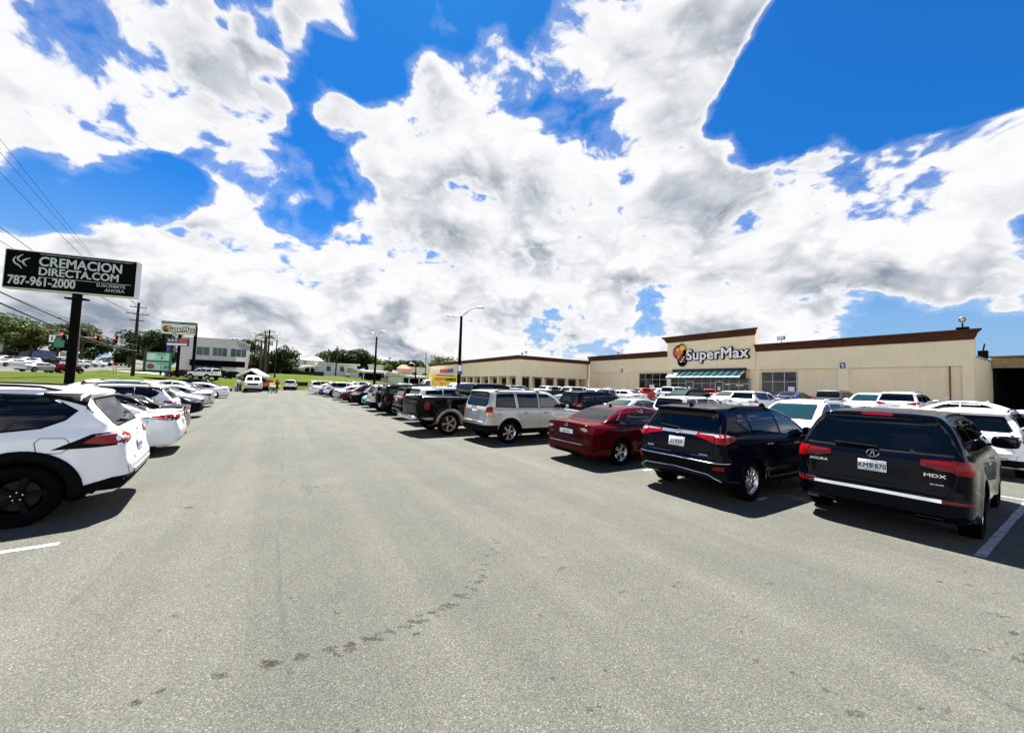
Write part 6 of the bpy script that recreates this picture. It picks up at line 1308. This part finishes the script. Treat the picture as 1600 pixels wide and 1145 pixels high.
def palm(u, vtop, Y, label, s_=1.):
    p = pt(u, vtop, Y); gz = ground_z(p.x, p.y)-.2; h = p.z-gz-.8*s_; o = bempty('palm_tree', Matrix.Translation((p.x, p.y, gz)), label, 'palm tree'); R_ = random.Random(int(u))
    m_ = MB(); m_.tube([(0, 0, 0), (.15, 0, h*.5), (0, 0, h)], [.26, .2, .17], 'bark', 8); m_.build('trunk', o, 50); vs = []; fs = []
    for k in range(18):
        q = 6.283*k/18+R_.uniform(-.15, .15); el = R_.uniform(-.1, 1.1); L_ = R_.uniform(2.2, 3.0)*s_; prev = None
        for i in range(10):
            t = i/9; r = L_*t*math.cos(el*.6); z = h+L_*(math.sin(el)*t-1.0*t*t*(.7+.3*R_.random())); c = Vector((math.cos(q)*r, math.sin(q)*r, z)); sd_ = Vector((-math.sin(q), math.cos(q), 0))
            for sgn in (-1, 1):
                l = .62*s_*math.sin(math.pi*min(1, t*.9+.12)); e = c+sd_*sgn*l+Vector((math.cos(q)*.25, math.sin(q)*.25, -.35*l)); k0 = len(vs); vs += [c, c+Vector((math.cos(q)*.42, math.sin(q)*.42, -.05)), e]; fs.append((k0, k0+1, k0+2))
    mm = MB(); mm.add(vs, fs, 'leaf_mid'); mm.build('fronds', o); return o
palm(417, 519, 80, 'tall palm tree behind the utility poles and van canopy', 1.15)
palm(409, 528, 83, 'smaller palm leaning left of the tall palm', .9)
# ------------------------------------------------------------------ canopy, person, cart, digger, truck
a_ = pt(369, 589, 51.5); b_ = pt(413, 589, 52.5); cn = bempty('van_canopy', quad_frame(a_.xy, b_.xy), 'small gabled shelter with white trim over the old van', 'canopy'); w_ = (b_.xy-a_.xy).length; g0 = ground_z(*((a_+b_)/2).xy); ze = a_.z; zp = pt(391, 579, 52).z
m_ = MB()
for x0, z0_, x1, z1_ in ((0, ze, w_/2, zp), (w_/2, zp, w_, ze)):
    d = Vector((x1-x0, z1_-z0_)).normalized(); pv = Vector((-d.y, d.x))*.26; m_.prism([(x0, z0_), (x1, z1_), (x1+pv.x*0, z1_+.3), (x0, z0_+.3)], -.06, 2.4, 'wall_white')
m_.build('roof', cn); m_ = MB(); m_.prism([(.5, ze+.05), (w_/2, zp-.05), (w_-.5, ze+.05)], .3, .5, 'recess'); m_.build('gable', cn)
for x in (.35, w_-.35):
    for y_ in (.3, 2.2): m_ = MB(); m_.box((x, y_, (ze+g0)/2), (.14, .14, ze-g0), 'pole_dark'); m_.build('post', cn)
m_ = MB(); m_.box((w_/2, 2.35, (ze+g0)/2), (w_-.9, .1, ze-g0), 'recess'); m_.build('back_wall', cn)
q = pt(372, 606, 51); m_ = MB(); m_.box((0, 0, .5), (.7, .5, .9), 'galv', bev=.05); m_.box((.1, 0, 1.2), (.5, .4, .5), 'white_plastic', bev=.05); tag(m_.build('generator', None, 40, Matrix.Translation((q.x, q.y, ground_z(q.x, q.y)))), 'grey equipment stack standing left of the old van', 'equipment')
q = pt(357, 607, 50); m_ = MB(); m_.tube([(-1.6, 0, .35), (0, 0, .45), (1.2, 0, .75)], .05, 'galv', 6); m_.tube([(1.2, 0, .1), (1.2, 0, 1.2)], .05, 'pole_dark', 6); m_.tube([(1.2, 0, 1.2), (1.6, 0, .1)], .05, 'pole_dark', 6); m_.box((.2, 0, .15), (.5, .3, .3), 'pole_dark', bev=.04); tag(m_.build('trailer_hitch', None, 40, Matrix.Translation((q.x, q.y, ground_z(q.x, q.y)))), 'low metal frame beside the shelter on the grass edge', 'frame')
# person pushing a green cart
def person():
    q = pt(432.5, 614, 46.6); g = ground_z(q.x, q.y); rt = bempty('person', Matrix.Translation((q.x, q.y, g)) @ Matrix.Rotation(math.radians(160), 4, 'Z'), 'person in dark top and green trousers pushing a small cart', 'person')
    J = [(0, 0, .95), (0, 0, 1.15), (.02, 0, 1.38), (.03, 0, 1.48), (.05, 0, 1.58), (.06, 0, 1.68), (0, .10, .90), (.03, .11, .50), (-.02, .11, .09), (.12, .11, .03), (0, -.10, .90), (.12, -.11, .50), (.06, -.11, .09), (.20, -.11, .03), (.02, .19, 1.38), (.06, .24, 1.12), (.30, .20, 1.02), (.38, .18, 1.02), (.02, -.19, 1.38), (.06, -.24, 1.12), (.30, -.20, 1.02), (.38, -.18, 1.02)]
    E_ = [(0, 1), (1, 2), (2, 3), (3, 4), (4, 5), (0, 6), (6, 7), (7, 8), (8, 9), (0, 10), (10, 11), (11, 12), (12, 13), (2, 14), (14, 15), (15, 16), (16, 17), (2, 18), (18, 19), (19, 20), (20, 21)]
    Rr = [.15, .14, .16, .06, .10, .09, .10, .065, .045, .04, .10, .065, .045, .04, .07, .05, .035, .035, .07, .05, .035, .035]
    for hx, sy in ((17, 1), (21, -1)):                                        # fingers curled over the handle
        for k in range(4): J.append((.42, J[hx][1]+(-.03+.02*k), 1.02)); E_.append((hx, len(J)-1)); Rr.append(.010); J.append((.44, J[-1][1], .98)); E_.append((len(J)-2, len(J)-1)); Rr.append(.009)
        J.append((.40, J[hx][1]-sy*.05, 1.03)); E_.append((hx, len(J)-1)); Rr.append(.011)
    me = bpy.data.meshes.new('body'); me.from_pydata(J, E_, []); ob = bpy.data.objects.new('tmp', me); COL.objects.link(ob); md = ob.modifiers.new('s', 'SKIN'); ob.modifiers.new('d', 'SUBSURF').levels = 1
    for i, r in enumerate(Rr): me.skin_vertices[0].data[i].radius = (r, r)
    me.skin_vertices[0].data[0].use_root = True; bpy.context.view_layer.update()
    m2 = bpy.data.meshes.new_from_object(ob.evaluated_get(bpy.context.evaluated_depsgraph_get())); bpy.data.objects.remove(ob); m2.name = 'body'; bo = bpy.data.objects.new('body', m2); COL.objects.link(bo); bo.parent = rt; m2.materials.clear()
    for n_ in ('shirt', 'trousers', 'skin'): m2.materials.append(MATS[n_])
    for pl_ in m2.polygons:
        c = pl_.center; pl_.material_index = 2 if c.z > 1.46 or (c.x > .2 and c.z > .9) else (1 if c.z < .98 else 0); pl_.use_smooth = True
    m_ = MB(); m_.lathe([(.115, -.02), (.12, .05), (.09, .11), (.001, .14)], 'hair', 14, Matrix.Translation((.04, 0, 1.64))); m_.build('hair', rt, 60)
    ct = bempty('shopping_cart', Matrix.Translation((q.x-.0, q.y, g)) @ Matrix.Rotation(math.radians(160), 4, 'Z') @ Matrix.Translation((.85, 0, 0)), 'small white and green cart pushed by the person', 'cart')
    m_ = MB(); m_.box((.05, 0, .72), (.75, .48, .04), 'white_plastic'); m_.box((.05, 0, .50), (.7, .44, .38), 'green', bev=.03); m_.box((.05, 0, .85), (.5, .36, .22), 'white_plastic', bev=.04); m_.tube([(-.45, -.22, 1.02), (-.45, .22, 1.02)], .018, 'sign_red', 6); m_.tube([(-.45, .2, 1.02), (-.3, .2, .7)], .015, 'galv', 6); m_.tube([(-.45, -.2, 1.02), (-.3, -.2, .7)], .015, 'galv', 6); m_.build('basket', ct, 40)
    for x in (-.25, .35):
        for y_ in (-.2, .2): m_ = MB(); m_.lathe([(.03, -.02), (.07, -.02), (.07, .02), (.03, .02)], 'tyre', 14, Matrix.Translation((x, y_, .07)) @ Rz); m_.tube([(x, y_, .07), (x, y_, .34)], .012, 'galv', 5); m_.build('caster', ct, 40)
person()
q = pt(418, 600, 53); dg = bempty('skid_loader', Matrix.Translation((q.x, q.y, ground_z(q.x, q.y))), 'orange small loader parked right of the old van', 'loader')
m_ = MB(); m_.box((0, 0, .8), (1.5, 1.2, .7), 'orange_paint', bev=.1); m_.box((.15, 0, 1.35), (.8, .9, .6), 'rust', bev=.06); m_.build('body', dg, 40); m_ = MB(); m_.box((1.15, 0, .5), (.7, 1.3, .6), 'yellow_post', bev=.06); m_.tube([(.4, .5, 1.1), (1.1, .5, .7)], .07, 'orange_paint', 6); m_.tube([(.4, -.5, 1.1), (1.1, -.5, .7)], .07, 'orange_paint', 6); m_.build('bucket', dg, 40)
for x in (-.45, .5):
    for y_ in (-.62, .62): m_ = MB(); m_.lathe([(.12, -.12), (.34, -.12), (.38, 0), (.34, .12), (.12, .12)], 'tyre', 18, Matrix.Translation((x, y_, .38)) @ Rz); m_.build('wheel', dg, 40)
m_ = MB()
q0, q1 = pt(420, 606, 55), pt(452, 606, 60)
tag(empty('low_wall', (0, 0, 0)), 'low rusty brown wall behind the person and cart', 'wall'); lw = bpy.data.objects['low_wall']
d = q1.xy-q0.xy; m_.box(((q0.x+q1.x)/2, (q0.y+q1.y)/2+6, 1.0), (d.length*.7, .2, .7), 'wood', rz=math.atan2(d.y, d.x)); m_.build('masonry', lw)
# box truck
bx0, bx1 = pt(676, 590, 58), pt(716, 590, 60); tk = bempty('box_truck', quad_frame(bx0.xy, bx1.xy), 'yellow box truck with white cab in front of the arcade building', 'truck'); tkw = (bx1.xy-bx0.xy).length; g0 = ground_z(*bx0.xy); zt = pt(690, 585, 59).z; zb = g0+.95
m_ = MB(); m_.box((tkw/2, 1.1, (zt+zb)/2), (tkw, 2.2, zt-zb), 'sign_yellow', bev=.05); m_.build('box', tk); m_ = MB(); m_.box((tkw/2, -.02, zt-.12), (tkw*.7, .03, .14), 'sign_black'); m_.box((tkw/2, 1.1, zt-.0), (tkw+.04, 2.24, .08), 'white_plastic'); m_.build('trim', tk)
m_ = MB(); wtxt(m_, 'PARTY', .35, (zt+zb)/2+.35, .62, 'sign_red', 1.0, .03, -.03); wtxt(m_, 'EXPRESS', 2.15, (zt+zb)/2+.35, .62, 'sign_black', .72, .03, -.03); wtxt(m_, '787', 1.2, (zt+zb)/2-.35, .4, 'sign_red', 1.0, .02, -.03); m_.build('lettering', tk)
m_ = MB(); m_.prism([(-2.1, g0+.45), (-2.15, g0+1.25), (-1.5, g0+1.4), (-.95, g0+2.25), (-.05, g0+2.35), (-.05, g0+.45)], .1, 2.1, 'white_plastic'); m_.build('cab', tk, 30); m_ = MB(); m_.prism([(-1.25, g0+1.45), (-.88, g0+2.1), (-.35, g0+2.1), (-.35, g0+1.45)], .07, .11, 'glass'); m_.build('side_window', tk); m_ = MB(); m_.add([(-1.54, .25, g0+1.45), (-1.54, 1.95, g0+1.45), (-1.02, 1.9, g0+2.2), (-1.02, .3, g0+2.2)], [(0, 3, 2, 1)], 'glass'); m_.build('windshield', tk)
for x in (-1.4, tkw*.7):
    for y_ in (.2, 2.0): m_ = MB(); m_.lathe([(.15, -.12), (.40, -.12), (.42, 0), (.40, .12), (.15, .12)], 'tyre', 20, Matrix.Translation((x, y_, g0+.42)) @ Rz); m_.build('wheel', tk, 40)
m_ = MB(); m_.box((tkw/2, 1.1, g0+.8), (tkw, 1.6, .25), 'plastic'); m_.build('chassis', tk)
# gas tanks, cart corral board, trolleys, rear truck, posts
for i, (u, lb) in enumerate(((1463, 'left white gas tank against the supermarket wall'), (1484, 'right white gas tank with red mark against the supermarket wall'))):
    q = pt(u, 619, 33.5 if 0 else 31.5+(1.2 if i == 0 else 0)); g = ground_z(q.x, q.y); o = bempty('gas_tank', Matrix.Translation((q.x, q.y, g)), lb, 'gas tank', 'white gas tanks by the wall'); zt = pt(u, 616, 32).z-g
    m_ = MB(); m_.lathe([(.001, 0), (.42, .02), (.46, .15), (.46, zt-.35), (.38, zt-.18), (.15, zt-.12), (.001, zt-.12)], 'tank_white', 24); m_.build('tank', o, 40); m_ = MB(); m_.lathe([(.20, zt-.14), (.22, zt), (.18, zt), (.17, zt-.14)], 'tank_white', 18); m_.lathe([(.04, zt-.14), (.04, zt-.04), (.001, zt-.03)], 'galv', 10); m_.build('collar', o, 40)
    if i: m_ = MB(); m_.box((0, -.46, zt-.5), (.3, .03, .2), 'sign_red'); m_.build('label_mark', o)
q = pt(1276, 612, 40); g = ground_z(q.x, q.y); cc_ = bempty('cart_corral', Matrix.Translation((q.x, q.y, g)) @ Matrix.Rotation(math.atan2(FD[1], FD[0]), 4, 'Z'), 'white rail trolley corral with a black lettered board near the store front', 'cart corral')
m_ = MB()
for x in (-2.6, -1.2, 0, 1.4): m_.tube([(x, 0, 0), (x, 0, 1.35)], .035, 'white_plastic', 6)
for z in (.5, .95, 1.3): m_.tube([(-2.6, 0, z), (1.4, 0, z)], .03, 'white_plastic', 6)
m_.build('rail', cc_, 60); m_ = MB(); m_.box((.9, -.06, 1.45), (1.9, .05, .5), 'white_sign'); m_.box((.9, -.09, 1.45), (1.6, .02, .26), 'sign_black'); m_.build('board', cc_)
for i, (u, Y) in enumerate(((176.5, 86), (181, 86))):
    q = pt(u, 582, Y-22); g = ground_z(q.x, q.y); o = bempty('gate_post', Matrix.Translation((q.x, q.y, g)), ('left', 'right')[i]+' of two short yellow posts on the grass bank', 'bollard', 'yellow posts'); m_ = MB(); m_.tube([(0, 0, 0), (0, 0, 1.1)], .07, 'yellow_post', 10); m_.build('post', o, 40); m_ = MB(); m_.lathe([(.09, 1.1), (.07, 1.16), (.001, 1.17)], 'yellow_post', 10); m_.build('cap', o, 40)
q = pt(193, 566, 110); g = ground_z(q.x, q.y); o = bempty('delivery_truck', Matrix.Translation((q.x, q.y, g)) @ Matrix.Rotation(AZ, 4, 'Z'), 'dark boxy truck driving away on the road at left', 'truck'); m_ = MB(); m_.box((0, 0, 2.1), (2.5, 6, 2.9), 'sign_black', bev=.08); m_.build('box', o); m_ = MB(); m_.box((0, -3.05, 2.2), (2.1, .05, 2.2), 'plastic'); m_.box((0, -3.05, .65), (2.3, .2, .25), 'galv'); m_.build('rear_door', o)
for x in (-1, 1):
    for y_ in (-2, 2): m_ = MB(); m_.tube([(x-.15, y_, .45), (x+.15, y_, .45)], .45, 'tyre', 16); m_.build('wheel', o, 40)
q = pt(122, 555, 105); g = ground_z(q.x, q.y); o = bempty('white_bus', Matrix.Translation((q.x, q.y, g)) @ Matrix.Rotation(AZ+1.2, 4, 'Z'), 'white bus behind the signal mast across the road', 'bus'); m_ = MB(); m_.box((0, 0, 1.9), (7.5, 2.4, 2.7), 'white_plastic', bev=.15); m_.build('body', o); m_ = MB(); m_.box((0, -1.22, 2.2), (6.6, .05, .9), 'glass'); m_.box((0, 1.22, 2.2), (6.6, .05, .9), 'glass'); m_.build('window_band', o)
for x in (-2.4, 2.4):
    for y_ in (-1.1, 1.1): m_ = MB(); m_.lathe([(.1, -.12), (.42, -.12), (.42, .12), (.1, .12)], 'tyre', 16, Matrix.Translation((x, y_, .45)) @ Rz); m_.build('wheel', o, 40)
# canopy of umbrellas / fence strips along the hill
q0, q1 = pt(455, 589, 88), pt(505, 589, 84); o = empty('retaining_wall', ((q0.x+q1.x)/2, (q0.y+q1.y)/2, ground_z((q0.x+q1.x)/2, (q0.y+q1.y)/2)-.6)); tag(o, 'dark low retaining wall on the hill before the carport house', 'wall'); m_ = MB(); d = q1.xy-q0.xy; m_.box((0, 0, .7), (d.length, .25, 1.4), 'wood', rz=math.atan2(d.y, d.x)); m_.build('masonry', o)
# ------------------------------------------------------------------ vehicles
FR = 'cars parked in the front row on the right'; LR = 'cars parked in the row on the left'; R2 = 'cars in the second row on the right'; R3 = 'cars near the supermarket'; RD = 'cars on the road at left'; FE = 'cars at the far end of the lot'
V = place_vehicle
# right front row (a, centre r, heading)
V('suv_luxury', 'blackblue', 1.98, 9.65, 3, 'near black blue suv with chrome rear bumper strip and plate KMS 870', FR, 'suv')
V('suv_rounded', 'navy', 4.25, 8.45, 0, 'dark navy suv with silver garnish and slanted lights right of the red sedan', FR, 'suv')
V('sedan', 'red', 7.30, 8.55, 0, 'dark red sedan with long white plate in the front row', FR)
V('suv_boxy', 'champagne', 11.30, 7.75, 2, sc=1.05, label= 'dented champagne boxy suv with black lower cladding beside the pickup', group=FR, cat='suv')
V('pickup', 'black', 13.95, 7.0, 2, sc=1.05, label= 'black pickup truck with tan wheel arches and chrome bumper', group=FR, cat='pickup truck', name='pickup_truck')
V('suv_long', 'white', 16.9, 7.4, 0, 'white suv just beyond the black pickup', FR, 'suv')
V('suv_rounded', 'black', 19.5, 7.3, 0, 'black suv with red tail lights, second beyond the pickup', FR, 'suv')
V('offroader', 'darkgreen', 22.2, 6.9, 0, 'dark off-roader with spare wheel on its back door', FR, 'suv')
V('suv_boxy', 'silver', 24.9, 6.9, 0, 'silver boxy suv just beyond the one with the spare wheel', FR, 'suv')
V('hatchback', 'teal', 28.2, 6.9, 180, 'bright teal hatchback parked nose out in the right row', FR)
V('suv_angular', 'black', 31.4, 6.9, 180, 'black suv parked nose out beyond the teal hatchback', FR, 'suv')
V('suv_rounded', 'maroon', 35.0, 6.6, 180, 'dark red suv parked nose out far along the right row', FR, 'suv')
V('sedan', 'silver', 38.6, 6.6, 0, 'silver sedan beyond the dark red suv', FR)
V('hatchback', 'darkgrey', 41.8, 6.4, 180, 'dark grey hatchback nose out beyond the silver sedan', FR)
V('suv_angular', 'white', 45.0, 6.2, 0, 'white suv near the far end of the right row', FR, 'suv')
V('suv_rounded', 'blue', 48.2, 6.0, 180, 'blue suv in the far part of the right row', FR, 'suv')
V('sedan_fastback', 'white', 51.6, 5.6, 0, 'white sedan last but one in the right row', FR)
V('suv_long', 'cream', 55.0, 5.4, 0, 'cream suv at the very end of the right row', FR, 'suv')
# left row
V('suv_angular', 'white', 7.60, -4.00, 186, 'white suv with black cladding nearest on the left', LR, 'suv')
V('sedan_fastback', 'white', 12.55, -4.45, 185, 'white sedan with slim red lights just beyond the near white suv', LR)
V('sedan', 'black', 16.2, -4.95, 184, 'black sedan beyond the white sedan on the left', LR)
V('suv_angular', 'white', 19.3, -5.6, 184, 'white suv with red light, third beyond the near one on the left', LR, 'suv')
V('suv_rounded', 'navy', 23.2, -5.4, 3, 'dark navy suv parked nose out on the left', LR, 'suv')
V('suv_long', 'white', 27.6, -6.2, 0, 'white suv parked nose out beyond the navy one on the left', LR, 'suv')
V('sedan', 'silver', 31.6, -6.2, 180, 'silver sedan far along the left row', LR)
V('suv_rounded', 'white', 35.6, -6.4, 0, 'white rounded suv far along the left row', LR, 'suv')
V('hatchback', 'darkgrey', 40.2, -6.6, 0, 'dark grey hatchback near the end of the left row', LR)
V('sedan_fastback', 'white', 44.5, -6.6, 180, 'white sedan at the far end of the left row', LR)
V('suv_boxy', 'blackblue', 49.5, -6.8, 0, 'very dark boxy suv ending the left row', LR, 'suv')
# far end
V('van', 'cream', 0, 0, 0, 'old cream van with two pane windscreen under the gabled shelter', FE, 'van', 'parked_van', xyz=(*pt(396, 611, 50.8).xy, 0), sc=1.06)
bpy.data.objects['parked_van'].rotation_euler = (0, 0, math.radians(-58))
V('suv_boxy', 'white', 0, 0, 84, 'white suv seen straight from behind at the far end of the lot', FE, 'suv', xyz=(*pt(454, 610, 61).xy, 0))
bpy.data.objects[-1] if 0 else None
# second row
V('suv_angular', 'white', 2.0, 17.1, 0, 'white suv with big dark rear window right behind the near black blue suv', R2, 'suv')
V('suv_long', 'white', 5.7, 15.5, 180, 'white suv facing the camera with teal windshield behind the navy suv', R2, 'suv')
V('sedan_fastback', 'silver', 12.9, 15.1, 180, 'silver sedan facing the red sedan', R2)
V('suv_boxy', 'white', 10.2, 16.4, 0, 'boxy white suv with big dark rear window behind the red sedan', R2, 'suv')
V('suv_long', 'blackblue', 15.6, 15.6, 0, 'long dark blue suv behind the champagne suv', R2, 'suv')
V('sedan', 'white', 18.4, 15.4, 180, 'white sedan facing the camera behind the pickup', R2)
V('suv_rounded', 'black', 21.2, 15.8, 180, 'black suv in the second row left of the long dark one', R2, 'suv')
V('suv_long', 'white', 24.4, 15.6, 0, 'white suv in the second row behind the spare wheel suv', R2, 'suv')
V('sedan', 'grey', 27.4, 15.4, 0, 'grey sedan in the second row', R2)
V('suv_angular', 'white', 30.4, 15.6, 180, 'white suv in the second row behind the teal hatchback', R2, 'suv')
V('van', 'white', 34.0, 15.6, 180, 'white van standing tall in the second row', R2, 'van', 'parked_van')
V('suv_rounded', 'silver', 37.4, 15.4, 0, 'silver suv in the second row far along', R2, 'suv')
V('sedan', 'white', 41.0, 15.4, 0, 'white sedan in the far second row', R2)
V('suv_long', 'darkgrey', 45.0, 15.4, 0, 'dark grey suv in the far second row', R2, 'suv')
V('suv_angular', 'white', 49.0, 15.4, 180, 'white suv ending the second row', R2, 'suv')
# third and further rows: tops only
far = [(1182, 634, 26, 'suv_angular', 'white', 0, 'white suv with red tail light behind the white one facing the camera'), (1242, 630, 33, 'sedan', 'blue', 0, 'vivid blue car left of the cart corral'), (1108, 620, 42, 'hatchback', 'brightred', 30, 'bright red car parked before the store entrance'), (1060, 619, 40, 'suv_boxy', 'white', 0, 'white suv left of the bright red car'), (1070, 622, 30, 'suv_long', 'black', 180, 'black suv with roof rails before the entrance'),
  (1360, 632, 24, 'suv_rounded', 'white', 180, 'white car under the beige wall left of the white wagon'), (1418, 632, 23, 'suv_long', 'white', 0, 'long white wagon before the gas tanks'), (1310, 628, 28, 'suv_boxy', 'grey', 0, 'grey suv with roof rack in the middle distance'), (1500, 640, 19, 'sedan_fastback', 'white', 90, 'white sedan near the right edge in the third row'), (1000, 618, 44, 'hatchback', 'brightred', 180, 'red car left of the white suv by the store'), (948, 615, 46, 'sedan', 'lightblue', 180, 'light blue sedan before the arcade corner'),
  (975, 616, 38, 'sedan', 'white', 90, 'white sedan right of the light blue sedan'), (905, 614, 40, 'suv_angular', 'white', 0, 'white suv above the long dark blue suv'), (838, 612, 42, 'sedan', 'white', 180, 'white sedan before the arcade columns'), (868, 613, 45, 'suv_rounded', 'white', 0, 'white rounded suv before the arcade columns'), (812, 611, 47, 'suv_boxy', 'silver', 0, 'silver suv before the arcade corner column'), (780, 610, 45, 'suv_long', 'black', 0, 'black suv before the left arcade columns'), (750, 609, 50, 'sedan', 'white', 0, 'white sedan by the left arcade columns'),
  (1140, 624, 34, 'sedan_fastback', 'white', 180, 'white low car right of the bright red car'), (1030, 618, 46, 'sedan', 'white', 0, 'white sedan beside the store windows'), (930, 617, 34, 'suv_boxy', 'cream', 180, 'cream boxy suv in the third row'), (885, 614, 34, 'sedan', 'white', 90, 'white sedan behind the champagne suv'), (1220, 626, 38, 'sedan', 'darkgrey', 0, 'dark grey sedan before the right store window'), (700, 607, 54, 'sedan', 'white', 0, 'white sedan beside the box truck'), (640, 603, 62, 'suv_rounded', 'white', 0, 'white suv behind the lamp post row'), (600, 602, 64, 'sedan', 'silver', 90, 'silver sedan far behind the teal hatchback'), (570, 600, 66, 'suv_long', 'white', 0, 'white suv at the far back of the lot'), (540, 600, 64, 'hatchback', 'darkgrey', 0, 'dark hatchback at the far back of the lot')]
for u, v, Y, md, c_, hd, lb in far:
    q = pt(u, v, Y); g = ground_z(q.x, q.y); o = V(md, c_, 0, 0, hd, lb, R3, 'suv' if 'suv' in md else 'car', xyz=(q.x, q.y, g), detail=2)
q = pt(318, 592, 62); V('suv_boxy', 'white', 0, 0, 180-31.7-4, 'white suv side on in front of the grey block', FE, 'suv', xyz=(q.x, q.y, ground_z(q.x, q.y)), sc=1.1)
q = pt(284, 593, 66); V('sedan', 'maroon', 0, 0, 180-31.7, 'maroon car half hidden left of the white suv by the grey block', FE, xyz=(q.x, q.y, ground_z(q.x, q.y)), detail=2)
q = pt(368, 594, 70); V('sedan', 'black', 0, 0, -20, 'black car beside the grey block door', FE, xyz=(q.x, q.y, ground_z(q.x, q.y)), detail=2)
for u, v, Y, md, c_, hd, lb in [(62, 578, 54, 'sedan', 'silver', 60, 'silver blue car on the road left of the billboard pole'), (104, 578, 57, 'hatchback', 'maroon', 60, 'dark red car on the road behind the billboard pole'), (18, 574, 66, 'sedan', 'white', 240, 'white car on the road facing the camera at the left edge'), (38, 572, 74, 'suv_rounded', 'white', 240, 'white suv on the road under the brownish tree'), (4, 570, 78, 'suv_long', 'white', 240, 'white suv at the far left edge of the road'), (118, 572, 74, 'suv_boxy', 'white', 60, 'white car right of the billboard pole on the road'), (132, 570, 84, 'sedan', 'silver', 60, 'silver car on the road past the signal mast'), (146, 569, 86, 'sedan', 'white', 240, 'white car facing on the road beyond the signal mast'), (158, 567, 98, 'suv_angular', 'white', 240, 'white suv further up the road'), (170, 565, 112, 'sedan', 'black', 240, 'black car far up the road'),
     (84, 561, 90, 'suv_long', 'lightblue', 150, 'pale teal van like car across the road'), (74, 568, 84, 'hatchback', 'darkgrey', 240, 'dark car behind the silver blue one on the road'), (164, 566, 104, 'hatchback', 'brightred', 240, 'small red car far up the road'), (95, 565, 92, 'pickup', 'white', 60, 'white pickup across the road behind the billboard pole')]:
    q = pt(u, v, Y); V(md, c_, 0, 0, hd-AZ*0, lb, RD, 'car', 'road_car', xyz=(q.x, q.y, ground_z(q.x, q.y)+.04), detail=2)
